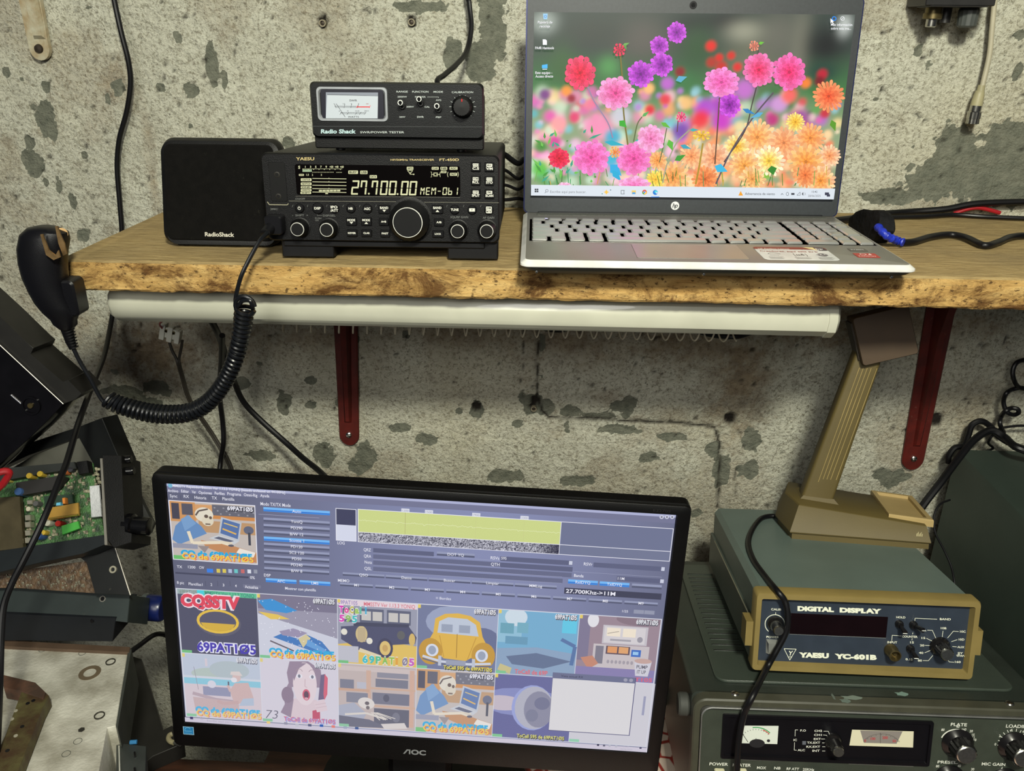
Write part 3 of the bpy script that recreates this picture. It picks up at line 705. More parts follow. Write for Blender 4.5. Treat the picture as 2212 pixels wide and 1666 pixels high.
for fx in (-.06, .06):
    for fy in (.012, .095): MB().lathe([(.004, -.0036), (.005, -.003), (.005, .0), (0, .0)], 14, Matrix.Translation((fx, fy, 0))).build('foot', RUBBER, t)

# ---------------------------------------------------------------- laptop
ML = frame((.1576, -.3432, 0), 0, 0, .0177)
t = thing('laptop', 'open silver laptop with a flower wallpaper on its screen, on the right of the shelf', 'laptop', ML)
w, dd, zt = .3616, .2340, .0185
SIL = mat('brushed_silver', (140, 138, 131), .36, .45, var=.05, vscale=12, bump=.05, bscale=700)
def lay(z, i, r, yo=0): return [(x, y + dd / 2 + yo, z) for x, y in rrect(w - 2 * i, dd - 2 * i, r, 6)]
MB().rings([lay(.0130, .0060, .008), lay(.0182, .0045, .006), lay(.0185, .0050, .006)]).build('base', SIL, t)
MB().rings([lay(.0125, .0004, .008), lay(.0132, 0, .008), lay(.0150, .0002, .008), lay(.0184, .0046, .006), lay(.0180, .0060, .006)], True, False).build('front_lip', mat('lit_lip_silver', (232, 232, 228), .25, .2), t)  # lip paler than the deck: the lamp's glare is put into its colour
MB().rings([lay(.0016, .022, .008), lay(.0026, .016, .01), lay(.0090, .004, .01), lay(.0127, .0008, .009)]).build('bottom_cover', mat('dark_underside', (60, 62, 58), .5, .3), t)
for x in (-.14, .14):
    MB().box((x, .05, .0008), (.03, .006, .002)).build('rubber_foot', RUBBER, t); MB().box((x, .2, .0008), (.03, .006, .002)).build('rubber_foot', RUBBER, t)
def LD(px, py): q = loc_on(px, py, ML, 2, zt); return q.x, q.y
DK = homog([(1132, 460), (1812, 468), (1984, 579), (1121, 579)], .3616, .2229)
def D_(px, py): a_, b_ = DK(px, py); return a_ - .1808, b_
for px, py in ((1161, 592), (1543, 595), (1936, 596)):
    x, _ = D_(px, 579); MB().lathe([(0, 0), (.0016, 0), (.0013, .0008), (0, .001)], 12, frame((x, .0032, .0075)) @ AX_FRONT).build('screw', mat('zinc_screw', (190, 190, 186), .25, 1), t)
# deck details
gx0, gy0 = D_(1136, 474); gx1, gy1 = D_(1800, 464)
MB().box((0, .2145, zt), (.330, .011, .0006)).build('speaker_grille', mat('grille_strip', (96, 98, 92), .55, .4, vscale=900, var=.5), t)
MB().box((D_(1178, 475)[0], D_(1178, 475)[1], zt + .0002), (.011, .0018, .001)).build('power_light', mat('lit_white', (190, 190, 230), .3), t)
kb = MB().box((0, .1325, zt - .0006), (.3465, .1065, .0012)); kb.build('keyboard_well', mat('key_well', (34, 34, 32), .5, .2), t)
KEY = mat('silver_key', (190, 191, 188), .3, .7, var=.04)
def krow(y0, y1, wts, xl=-.172, xr=.1015):
    tot = sum(wts); x = xl; out = []
    for q in wts:
        ww = (xr - xl) * q / tot; out.append((x, x + ww, y0, y1)); x += ww
    return out
Y = [.183, .1725, .1535, .1345, .1155, .0965, .0790]
Y[0], Y[1] = .1850, .1730
rows = []
rows += krow(Y[1], Y[0], [1] * 15)
rows += krow(Y[2], Y[1], [.72] + [1] * 12 + [1.6]); rows += krow(Y[3], Y[2], [1.2] + [1] * 12 + [1.1]); rows += krow(Y[4], Y[3], [1.45] + [1] * 11 + [1.85])
rows += krow(Y[5], Y[4], [1.95] + [1] * 10 + [2.35]); rows += krow(Y[6], Y[5], [1.06] * 4 + [5.75] + [1.06] * 5)
nx = [.1035 + i * .0171 for i in range(5)]
for j in range(4): rows.append((nx[j], nx[j + 1], Y[1], Y[0]))
for j in range(4): rows.append((nx[j], nx[j + 1], Y[2], Y[1]))
for r_ in (2, 3, 4):
    for j in range(3): rows.append((nx[j], nx[j + 1], Y[r_ + 1], Y[r_]))
rows.append((nx[3], nx[4], Y[4], Y[2])); rows.append((nx[3], nx[4], Y[6], Y[4])); rows.append((nx[0], nx[2], Y[6], Y[5])); rows.append((nx[2], nx[3], Y[6], Y[5]))
kcache = {}
for (xa, xb, ya, yb) in rows[:100]:
    kw, kh = xb - xa - .0034, yb - ya - .0040; key = (round(kw, 4), round(kh, 4))
    if key not in kcache:
        R = [[(x, y, z) for x, y in rrect(kw - 2 * i, kh - 2 * i, .0012, 3)] for z, i in ((-.0002, 0), (.0006, 0), (.0020, .0011))]
        kcache[key] = MB().rings(R).build('key', KEY, t); o = kcache[key]
    else: o = kcache[key].copy(); COL.objects.link(o); o.parent = t
    o.matrix_local = Matrix.Translation(((xa + xb) / 2, (ya + yb) / 2, zt + .0004))
(xa, ya), (xb, yb) = D_(1311, 535), D_(1593, 572)
MB().slab(.104, .054, .0006, .002, .0002, (-.020, .0435, zt + .00005)).build('touchpad', mat('touchpad_surface', (150, 148, 142), .28, .5, var=.03), t)
a = Art(); a.line([(-.072, .0705), (.032, .0705)], .0005, (214, 214, 208)); a.line([(-.072, .0705), (-.072, .0165)], .0003, (120, 116, 110)); a.line([(.032, .0705), (.032, .0165)], .0003, (120, 116, 110))
a.build('touchpad_edge', PRINT, t, Matrix.Translation((0, 0, zt + .0004)))
SQ = homog([(1612, 537), (1788, 540), (1816, 569), (1634, 569)], .0700, .0500)
M_ = Matrix.Translation((.0460, .0165, zt + .0001))
MB().slab(.0700, .0500, .0002, .005, .00002, (.081, .0415, zt + .0002)).build('sticker', mat('sticker_white', (206, 208, 206), .4), t)
a = Art(step=4e-6)
a.poly([(x + .035, y + .0435) for x, y in rrect(.0700, .0130, .004, 4)], (120, 48, 38)); a.rect(0.0, .0365, .070, .0400, (206, 208, 206)); a.poly([(.062, .037), (.07, .037), (.068, .0495), (.0585, .0495)], (30, 32, 44)); a.poly([(.049, .05), (.060, .037), (.0585, .0495)], (230, 214, 150))
a.text('HP Pavilion Laptop', .004, .0408, .0040, (220, 200, 190), w=.030, bold=.6); a.text('hp', .0600, .0415, .005, (230, 230, 230), bold=1)
a.text('Creadores, aqui esta su b', .003, .0300, .0044, (140, 60, 44), w=.055, bold=.8)
a.text('[ a,s,4k ]', .032, .0165, .0070, (50, 50, 52), w=.012); a.ring(.014, .019, .0065, .0007, (50, 50, 52), 20, 160, ry=.007); a.line([(.0085, .017), (.0175, .017)], .0008, (50, 50, 52)); a.ell(.059, .020, .0055, .0052, (30, 32, 48)); a.text('B&O', .059, .0180, .0045, (210, 210, 210), al='c', bold=.8)
for i in range(4):
    for xx, ww in ((.006, .014), (.030, .015), (.052, .014)): a.line([(xx, .0105 - i * .0024), (xx + ww - .002 * (i % 2), .0105 - i * .0024)], .0006, (130, 130, 130))
a.build('sticker_print', PRINT, t, Matrix.Translation((.046, .0165, zt + .0004)))
MB().slab(.017, .011, .0002, .0008, .00002, (.1465, .0600, zt + .0002)).build('sticker', mat('dark_label', (86, 82, 78), .35, .3), t)
MB().slab(.021, .0160, .0002, .0008, .00002, (.1470, .0380, zt + .0002)).build('sticker', mat('red_label', (164, 44, 36), .4), t)
a = Art(step=4e-6); a.text('RYZEN', .1400, .0585, .0035, (200, 200, 200), w=.012, bold=.8); a.text('RADEON', .1385, .0330, .0030, (235, 200, 195), w=.016, bold=.6); a.ring(.1450, .0415, .0032, .0009, (235, 205, 200)); a.poly([(.149, .039), (.153, .039), (.152, .0450)], (235, 205, 200))
a.build('label_print', PRINT, t, Matrix.Translation((0, 0, zt + .0004)))
# lid
MLid = Matrix.Translation((0, .2229, zt)) @ Euler((-.0862, 0, 0)).to_matrix().to_4x4()
lid = thing('lid', '', '', None); del lid['label']; del lid['category']
bpy.data.objects.remove(lid)
NAVY = mat('navy_lid', (28, 34, 82), .3, .4, var=.05)
R = [[(x, y, z + .1150) for x, z in rrect(.3616 - 2 * i, .2320 - 2 * i, .006, 6)] for y, i in ((.0005, .0002), (.002, 0), (.0052, .0010), (.0060, .006))]
lid = MB().rings(R).build('lid', NAVY, t, MLid)
R = [[(x, y, z + .1150) for x, z in rrect(.3590 - 2 * i, .2300 - 2 * i, .005, 6)] for y, i in ((.0012, 0), (-.0004, .0003))]
MB().rings(R).build('bezel', mat('dark_bezel', (46, 50, 54), .5, .2, vscale=300, var=.08), lid)
MB().slab(.330, .010, .006, .003, .001, (0, .004, .000), 'z').build('hinge_cover', mat('hinge_grey', (40, 42, 44), .45, .4), lid, Matrix.Translation((0, 0, -.001)))
MB().lathe([(.0040, 0), (.0040, .0002), (.0022, .0002), (.0021, 0), (0, 0)], 24, Matrix.Translation((-.0015, -.0005, .2215)) @ AX_FRONT).build('webcam', mat('camera_ring', (20, 20, 24), .2), lid)
a = Art(step=4e-6); a.ell(-.006, .0098, .0048, .0048, (206, 208, 210), 36); a.text('h', -.0092, .0078, .0048, (44, 48, 52), bold=1.0, slant=.25); a.text('p', -.0062, .0078, .0048, (44, 48, 52), bold=1.0, slant=.25)
a.build('brand_badge', PRINT, lid, facing(0, -.0005, 0))
# picture on the laptop screen -----------------------------------------------
SCR = homog([(1155, 26), (1848, 34), (1793, 430), (1146, 419)], .3442, .1936)
def LC(cx, cy): x, y = SCR(1100 + cx / 2.458, cy / 2.458); return x - .1721, y
a = Art(LC, step=1.2e-6)
rs = np.random.RandomState(5)
nx_, ny_ = 190, 106
gx = np.linspace(0, 1, nx_)[None, :] * np.ones((ny_, 1)); gy = np.linspace(0, 1, ny_)[:, None] * np.ones((1, nx_))   # gy 0 = bottom
pu = 100 + 1740 * gx; pv = 1050 - 985 * gy         # crop pixels roughly
img = np.zeros((ny_, nx_, 3))
def L3(c): return np.array(lin(c)[:3])
top_, mid_, low_ = L3((60, 72, 64)), L3((66, 122, 66)), L3((140, 160, 122))
k1 = np.clip((pv - 250) / 250, 0, 1)[..., None]; k2 = np.clip((pv - 480) / 200, 0, 1)[..., None]
img[:] = (top_ * (1 - k1) + mid_ * k1) * (1 - k2) + low_ * k2
def soft(x, y, rx, ry, c, k=.9, p=2.2):
    global img
    wgt = k * np.exp(-(((pu - x) / rx) ** 2 + ((pv - y) / ry) ** 2) ** (p / 2))[..., None]
    img = img * (1 - wgt) + L3(c) * wgt
for x, y, rx, ry, c in ((160, 120, 70, 60, (170, 180, 170)), (700, 210, 160, 130, (96, 92, 84)), (420, 170, 160, 90, (64, 70, 62)), (980, 120, 120, 60, (40, 44, 44)), (1150, 110, 120, 60, (38, 40, 40)), (1300, 330, 160, 160, (110, 112, 90)), (1440, 180, 120, 150, (104, 104, 92)), (1560, 250, 60, 220, (120, 120, 104)), (1700, 230, 120, 120, (20, 22, 22)), (1700, 380, 90, 60, (26, 60, 52)), (520, 360, 60, 60, (86, 150, 84)), (260, 360, 80, 120, (64, 98, 56)), (1000, 250, 100, 120, (52, 84, 50)), (1250, 160, 100, 60, (150, 150, 130)), (900, 430, 90, 50, (60, 120, 70)), (250, 560, 60, 60, (80, 170, 110)), (1790, 120, 40, 60, (190, 196, 190))):
    soft(x, y, rx, ry, c)
cl = [(186, 120, 206), (226, 96, 170), (236, 140, 180), (250, 200, 210), (90, 180, 190), (90, 160, 70), (200, 220, 190), (150, 200, 210), (250, 170, 110), (228, 60, 80), (252, 220, 150), (190, 90, 200), (60, 110, 50)]
for i in range(520):
    x = 100 + rs.rand() * 1740; y = 480 + rs.rand() ** .8 * 560; r = 12 + rs.rand() * 30
    if x > 950 and y > 700: c = [(252, 190, 140), (250, 150, 90), (255, 214, 160), (250, 226, 190), (240, 120, 90)][rs.randint(5)]
    elif x < 900 and y > 650: c = [(240, 130, 190), (250, 190, 220), (120, 200, 210), (90, 160, 80), (250, 210, 180), (200, 230, 200)][rs.randint(6)]
    else: c = cl[rs.randint(len(cl))]
    soft(x, y, r, r, c, .75, 3)
for x, y, r, c in ((168, 520, 34, (120, 50, 130)), (290, 500, 32, (246, 150, 60)), (318, 540, 26, (150, 26, 40)), (430, 500, 34, (200, 110, 160)), (748, 480, 32, (250, 190, 120)), (850, 450, 38, (190, 100, 200)), (915, 385, 30, (140, 20, 36)), (1075, 240, 30, (232, 40, 34)), (1125, 305, 24, (220, 36, 30)), (1190, 292, 24, (214, 44, 34)), (1085, 330, 30, (180, 50, 36)), (1230, 355, 26, (222, 40, 40)), (1140, 355, 34, (200, 40, 34)), (1615, 440, 30, (244, 130, 50)), (1700, 390, 30, (190, 24, 50)), (1690, 430, 30, (120, 10, 30)), (1480, 560, 50, (206, 150, 210)), (1530, 510, 46, (244, 100, 90)), (1280, 480, 60, (196, 110, 200)), (845, 540, 34, (226, 50, 70)), (760, 600, 30, (220, 30, 50)), (340, 650, 34, (224, 60, 110)), (430, 570, 34, (236, 120, 150)), (480, 700, 90, (240, 140, 180)), (250, 690, 46, (250, 160, 160)), (1160, 570, 70, (168, 60, 180)), (1070, 590, 60, (176, 70, 200)), (1050, 655, 60, (236, 40, 60)), (1170, 660, 60, (200, 50, 190)), (1600, 640, 60, (160, 60, 150)), (1450, 650, 40, (190, 40, 120)), (1740, 610, 30, (200, 40, 60)), (560, 900, 40, (60, 180, 210)), (560, 760, 50, (60, 170, 200)), (150, 820, 40, (60, 140, 50)), (150, 950, 50, (90, 190, 60)), (260, 910, 40, (140, 110, 190)), (230, 790, 40, (210, 60, 150)), (1110, 900, 50, (250, 190, 120)), (940, 720, 50, (120, 70, 170)), (1450, 960, 40, (120, 190, 30)), (1480, 940, 36, (170, 50, 90)), (960, 560, 40, (240, 190, 120)), (600, 640, 60, (200, 200, 210))):
    soft(x, y, r, r, c, .95, 4)
cols = [[tuple(img[j, i]) + (1.0,) for i in range(nx_)] for j in range(ny_)]
a.grid(lambda i, j: (-.1721 + .3442 * i / (nx_ - 1), .0115 + (.1936 - .0115) * j / (ny_ - 1)), nx_, ny_, cols)
def shade(c, k): return tuple(max(0, min(255, x * k)) for x in c)
def dahlia(cx, cy, R, c1, c2, sq=1.0, rings=5, n=15, pw=.36, spiky=False, rot=0):
    for k in range(rings):
        f = 1 - k / rings; m = max(6, int(n * (.55 + .45 * f)))
        for i in range(m):
            an = rot + 2 * PI * (i + .5 * (k % 2)) / m; r1 = R * f * (1 + .07 * math.sin(i * 2.3 + k)); L = R * (.36 if not spiky else .55); w = R * pw * (.55 + .45 * f) * (.62 if spiky else 1)
            tcol = k / max(1, rings - 1); col = tuple(c1[q] * (1 - tcol) + c2[q] * tcol for q in range(3)); col = shade(col, 1.07 if i % 2 else .93)
            pts = []; d0 = max(0, r1 - L)
            for (s_, q) in ((d0, -.5), (r1 * .86, -.5), (r1 * .97, -.28), (r1, 0), (r1 * .97, .28), (r1 * .86, .5), (d0, .5)):
                ww = w * q * (1 if s_ > d0 else .35); pts.append((cx + s_ * math.cos(an) - ww * math.sin(an), cy + (s_ * math.sin(an) + ww * math.cos(an)) * sq))
            a.poly(pts, col)
            if not spiky: a.poly([(p[0] * .15 + (cx + r1 * .8 * math.cos(an)) * .85, p[1] * .15 + (cy + r1 * .8 * math.sin(an) * sq) * .85) for p in pts], shade(col, .78))
    a.ell(cx, cy, R * .1, R * .1 * sq, shade(c2, .8), 10)
def pompon(cx, cy, rx, ry, c):
    a.ell(cx, cy, rx, ry, c, 28); a.ell(cx - rx * .1, cy - ry * .15, rx * .8, ry * .75, shade(c, 1.12), 24); a.ell(cx, cy + ry * .1, rx * .34, ry * .3, shade(c, .62), 16); a.ell(cx, cy + ry * .1, rx * .2, ry * .16, shade(c, .45), 12)
for q in ((890, 175, 52, 58, (172, 46, 190)), (797, 245, 50, 52, (164, 50, 184)), (808, 345, 60, 66, (166, 60, 186)), (697, 395, 70, 72, (166, 40, 180)), (845, 318, 20, 20, (206, 60, 130)), (1165, 560, 60, 66, (158, 60, 190))): dahlia(q[0], q[1], q[2], (206, 84, 222), (132, 24, 150), q[3] / q[2], 6, 16, .36)
def stem(P, w, c): a.line([(p.x, p.y) for p in spline([(x, y, 0) for x, y in P], 5)], w, c)
def leaf(x, y, dx, dy, w, c):
    L = math.hypot(dx, dy); nx2, ny2 = -dy / L * w, dx / L * w
    a.poly([(x, y), (x + dx * .35 + nx2, y + dy * .35 + ny2), (x + dx, y + dy), (x + dx * .35 - nx2, y + dy * .35 - ny2)], c)
# orange field
OR1, OR2 = (253, 190, 140), (250, 140, 76)
for q in ((1690, 515, 84, (252, 148, 96), (240, 90, 50)), (1310, 730, 96, (253, 196, 140), (252, 160, 80)), (1450, 760, 84, (250, 180, 130), (248, 150, 90)), (1590, 735, 80, (253, 176, 120), (250, 150, 70)), (1690, 830, 60, (252, 200, 160), (248, 150, 90)), (1565, 860, 96, (252, 186, 120), (250, 150, 60)), (1370, 855, 84, (255, 232, 190), (250, 200, 70)), (1200, 780, 66, (253, 220, 150), (246, 180, 50)), (1080, 840, 80, (250, 190, 150), (240, 150, 100)), (960, 830, 66, (252, 190, 140), (248, 150, 90)), (1240, 880, 80, (252, 190, 130), (246, 160, 70)), (1640, 960, 80, (254, 200, 150), (250, 150, 60)), (1560, 930, 66, (248, 160, 100), (236, 120, 60)), (860, 940, 90, (250, 190, 130), (244, 150, 70)), (1030, 950, 70, (250, 150, 90), (220, 110, 50)), (1280, 950, 70, (252, 200, 140), (240, 160, 80)), (780, 850, 50, (250, 180, 120), (244, 150, 70)), (1510, 650, 50, (252, 220, 120), (244, 180, 50)), (770, 950, 50, (254, 220, 90), (250, 190, 60))):
    dahlia(q[0], q[1], q[2], q[3], q[4], 1.0, 5, 21, .36, True, q[0])
for i in range(60):
    x = 130 + rs.rand() * 1560; y = 880 + rs.rand() * 100; h_ = 30 + rs.rand() * 70
    stem([(x, min(y + h_, 985)), (x + rs.randn() * 8, y)], 4, [(80, 130, 50), (60, 150, 90), (200, 160, 60), (110, 170, 80), (60, 110, 50)][i % 5])
for i in range(46): leaf(160 + rs.rand() * 300, 700 + rs.rand() * 280, rs.randn() * 26, -30 + rs.randn() * 16, 7, [(70, 150, 60), (110, 190, 80), (60, 160, 130)][i % 3])
GR = (92, 104, 60)
stem([(415, 460), (450, 540), (520, 650), (545, 730)], 7, (150, 130, 160)); stem([(588, 290), (598, 420), (604, 600), (625, 770)], 8, (120, 110, 50)); stem([(1110, 520), (1098, 680), (1082, 870)], 7, (96, 70, 50))
stem([(1316, 270), (1318, 400), (1280, 560), (1240, 700), (1130, 860)], 6, (70, 60, 60)); stem([(1395, 495), (1290, 620), (1170, 800), (1086, 975)], 8, (90, 80, 90)); stem([(1020, 760), (1000, 880), (980, 975)], 9, (170, 140, 50)); stem([(830, 680), (810, 780), (790, 860)], 5, GR); stem([(700, 620), (675, 660), (655, 750)], 6, GR); stem([(950, 690), (880, 760), (830, 870), (806, 970)], 7, (160, 160, 130)); stem([(890, 640), (885, 700)], 5, (100, 60, 70))
for q in ((580, 640, 40, 36, 20, (60, 170, 50)), (800, 650, 50, 30, 12, (100, 180, 60)), (950, 690, 50, 0, 9, (70, 170, 170)), (700, 620, 40, -30, 9, (90, 170, 90)), (1230, 580, 70, 30, 12, (50, 130, 190)), (1340, 600, -70, 30, 12, (90, 170, 210)), (880, 430, 60, -20, 18, (90, 170, 200)), (1080, 880, 70, 30, 24, (60, 180, 220)), (530, 870, 60, 60, 30, (50, 170, 220)), (500, 750, 110, 20, 14, (40, 170, 190)), (660, 750, 90, -20, 12, (60, 180, 190)), (840, 740, 20, 60, 18, (90, 180, 60)), (870, 850, 60, -30, 16, (60, 150, 50)), (1380, 880, 10, 50, 26, (50, 130, 40)), (900, 770, 60, 20, 12, (60, 160, 180)), (1700, 640, 20, 60, 18, (90, 150, 40)), (540, 900, 50, 60, 18, (40, 170, 210))): leaf(*q)
PK1, PK2 = (248, 130, 200), (232, 70, 140)
dahlia(375, 388, 82, (240, 70, 110), (226, 26, 60), 1.12, 5, 15, .4, rot=.2); a_ = 0
for q in ((562, 495, 98, (250, 156, 206), (232, 80, 150), .9), (1120, 440, 96, (250, 140, 206), (240, 90, 170), .82), (1318, 375, 84, (248, 120, 180), (236, 50, 100), 1.08), (1478, 388, 88, (248, 110, 180), (240, 50, 110), 1.12), (262, 836, 56, (236, 50, 90), (210, 20, 50), .95), (430, 832, 98, (250, 130, 200), (238, 80, 160), .95), (655, 840, 92, (250, 130, 196), (236, 80, 160), .95), (745, 735, 74, (250, 170, 212), (240, 120, 180), 1.0), (655, 985, 90, (252, 170, 214), (244, 110, 180), .6), (290, 985, 40, (250, 190, 220), (240, 140, 190), .6)):
    dahlia(q[0], q[1], q[2], q[3], q[4], q[5], 6, 17, .36, rot=q[0])
for q in ((582, 268, 32, (190, 40, 70)), (1292, 250, 26, (200, 110, 90)), (905, 622, 26, (214, 50, 100)), (555, 805, 28, (236, 130, 60))):
    dahlia(q[0], q[1], q[2], shade(q[3], 1.3), q[3], 1.1, 3, 9, .5)
for q in ((600, 245, 36, -14, 8, (110, 170, 80)), (1316, 238, 30, -8, 9, (110, 190, 60)), (610, 240, 10, 30, 7, (90, 150, 70))): leaf(*q)
dahlia(1010, 720, 48, (236, 200, 70), (220, 170, 40), .6, 3, 10, .4)
# taskbar, icons
TB = lambda x, y: (x, y)
a.map = lambda x, y: (lambda p: (p[0] - .1721, p[1]))(SCR(x, y))
XL = lambda y: 1155 + (1146 - 1155) * (y - 26) / 393; 
b2 = a.map; a.map = None
a.poly([(-.1721, 0), (.1721, 0), (.1721, .0120), (-.1721, .0120)], (214, 222, 230))
a.map = b2
for i in range(2):
    for j in range(2): a.rect(1154 + i * 4.2, 404.5 + j * 4.2, 1157.6 + i * 4.2, 408 + j * 4.2, (50, 54, 60))
a.ring(1180, 409, 3.2, .8, (90, 94, 100)); a.line([(1178, 411.5), (1175.5, 414)], .9, (90, 94, 100)); a.text('Escribe aquí para buscar.', 1187, 413.5, 5.2, (130, 134, 140), w=77, bold=.2, slope=.012)
a.poly([(1307, 407), (1309.5, 411), (1313, 412.5), (1309.5, 414), (1307, 418), (1304.5, 414), (1301, 412.5), (1304.5, 411)], (246, 196, 80)); a.ell(1298, 416, 1.2, 1.2, (60, 150, 130)); a.ell(1316, 408, 1.2, 1.2, (80, 110, 120))
a.rect(1338, 408.5, 1346, 409.5, (90, 94, 100)); a.rect(1338, 416, 1346, 417, (90, 94, 100)); a.rect(1338, 408.5, 1339, 417, (90, 94, 100)); a.rect(1344, 408.5, 1345, 417, (90, 94, 100))
a.rect(1361, 409, 1370, 417, (240, 200, 100)); a.rect(1362, 413, 1369, 417, (80, 160, 220)); a.ell(1388.5, 413, 5.2, 5.2, (220, 60, 50)); a.poly([(1388.5, 413), (1393.7, 411), (1392, 417), (1388, 418.2)], (250, 200, 60)); a.poly([(1388.5, 413), (1388, 418.2), (1384, 416.5), (1384, 411)], (60, 160, 80)); a.ell(1388.5, 413, 2.3, 2.3, (230, 236, 246)); a.ell(1388.5, 413, 1.7, 1.7, (50, 110, 220))
a.ell(1411.5, 413.5, 5.4, 5.4, (20, 120, 210)); a.ell(1413, 412, 3.4, 2.6, (80, 210, 220)); a.ell(1414.5, 414.6, 2.2, 1.5, (214, 222, 230)); a.rect(1402, 422.4, 1420, 424, (30, 120, 220))
a.poly([(1594, 411), (1599, 421), (1589, 421)], (236, 160, 40)); a.text('Advertencia de viento', 1603, 419.5, 5.2, (70, 74, 80), w=64, bold=.2, slope=.012)
a.line([(1680, 420), (1682.5, 416.5), (1685, 420)], .9, (70, 74, 80)); a.ring(1694, 418, 3, .8, (70, 74, 80), ry=4); a.rect(1702, 416, 1709, 420, (60, 62, 70)); a.line([(1714, 421), (1721, 421), (1721, 414), (1714, 421)], .9, (120, 124, 130)); a.poly([(1725, 417), (1728, 414), (1728, 422), (1725, 419)], (90, 92, 98)); a.ring(1729, 418, 3.4, .7, (90, 92, 98), -60, 60)
a.text('15:42', 1746, 415.6, 4.2, (70, 74, 80), w=12, bold=.2); a.text('28/06/2025', 1738, 424.4, 4.4, (120, 122, 128), w=27, bold=.1); a.rect(1774, 415, 1783, 421, (60, 62, 80)); a.rect(1778, 419, 1785, 424, (60, 62, 80))
for s_, x, y, w in (('Papelera de', 1163, 52, 31), ('reciclaje', 1167, 60.5, 22), ('PA4R Hamtools', 1157, 107, 40), ('Este equipo -', 1157, 160, 36), ('Acceso directo', 1157, 167.5, 38)):
    a.text(s_, x, y, 5.4, (240, 242, 244), w=w, bold=.7, sh=(.5, .5, (40, 44, 44), .3))
for s_, x, y, w in (('Más información', 1791, 59, 46), ('sobre esta ima...', 1791, 67, 43)): a.text(s_, x, y, 5.4, (240, 242, 244), w=w, bold=.5, slope=.01)
a.poly([(1174, 31), (1184, 31), (1183, 43), (1175, 43)], (150, 200, 230)); a.ring(1179, 37, 3, 1, (60, 120, 200)); a.poly([(1173, 86), (1179, 86), (1182, 89), (1182, 98), (1173, 98)], (238, 240, 242)); a.poly([(1171, 141), (1183, 139), (1183, 148), (1171, 148)], (70, 180, 240)); a.rect(1172, 149, 1182, 151, (200, 210, 220))
a.ring(1798, 43.5, 5, 2, (30, 130, 230)); a.ring(1816, 43.5, 4.6, 1.2, (230, 232, 234)); a.line([(1813, 46), (1819, 41)], 1.2, (230, 232, 234)); a.poly([(1790, 43), (1790, 54), (1793, 51), (1795, 56), (1797, 55), (1795, 50), (1798, 50)], (244, 244, 244))
MSc = facing(0, -.0005, .0198)
a.build('screen', attr_mat('lit_screen', 1.1), lid, MSc)
# ---------------------------------------------------------------- hand microphone with its coiled cord
YM = -.335
t = thing('hand_microphone', 'black hand microphone clipped to the left end of the shelf, with its long coiled cord', 'microphone', frame(at(100, 600, YM)))
def mloc(u, v, y=YM): return at(u, v, y) - t.location
MICM = mat('microphone_black', (11, 11, 15), .36, spec=.4, var=.1, bump=.08, bscale=1500)
SEC = [(106, 490, 20, 7), (103, 497, 38, 12), (97, 512, 46, 15), (92, 540, 46, 17), (93, 570, 44, 18), (98, 600, 41, 18), (108, 630, 38, 17), (120, 655, 37, 16), (132, 675, 34, 14), (138, 690, 24, 11), (141, 700, 22, 10), (144, 708, 14, 8)]
R = []
for (u, v, hw, hd) in SEC:
    c = mloc(u, v); s_ = .00048; R.append([(c.x + s_ * hw * math.cos(q) * (1.0 if math.cos(q) < 0 else 1.0), c.y + hd * .001 * math.copysign(abs(math.sin(q)) ** .8, math.sin(q)), c.z - .12 * s_ * hw * math.cos(q)) for q in [2 * PI * i / 32 for i in range(32)]])
MB().rings(R).build('body', MICM, t)
c = mloc(157, 655); MB().slab(.016, .036, .022, .005, .002, (c.x, c.y + .004, c.z + .006), '-y').build('talk_bar', MICM, t)
MB().tube([mloc(143, 700), mloc(146, 716), mloc(152, 738), mloc(158, 752)], [.0072, .0056, .0046, .0038], 16).build('strain_relief', RUBBER, t)
b = MB()
for i in range(7):
    p_ = mloc(147 + i * 2, 714 + i * 6); d_ = Vector((.3, 0, -1)).normalized(); b.tube([p_, p_ + d_ * .0009], .0064 - i * .0003, 16)
b.build('strain_relief_rings', RUBBER, t)
BR = mat('bronze_clip', (150, 122, 84), .4, .7, var=.3, vscale=90)
b = MB()
b.rings([[(q.x, q.y + dy, q.z) for q in [mloc(*k_) for k_ in ((112, 497), (117, 496), (130, 530), (144, 541), (150, 530), (154, 545), (140, 551), (124, 540))]] for dy in (-.0195, -.018)])
b.rings([[(q.x, q.y + dy, q.z) for q in [mloc(*k_) for k_ in ((134, 483), (139, 483), (145, 500), (154, 520), (159, 542), (151, 546), (141, 520))]] for dy in (-.012, -.0105)])
b.tube([mloc(133, 505, YM - .002), mloc(133, 505, YM + .014)], .0055, 14)
b.build('clip', BR, t)
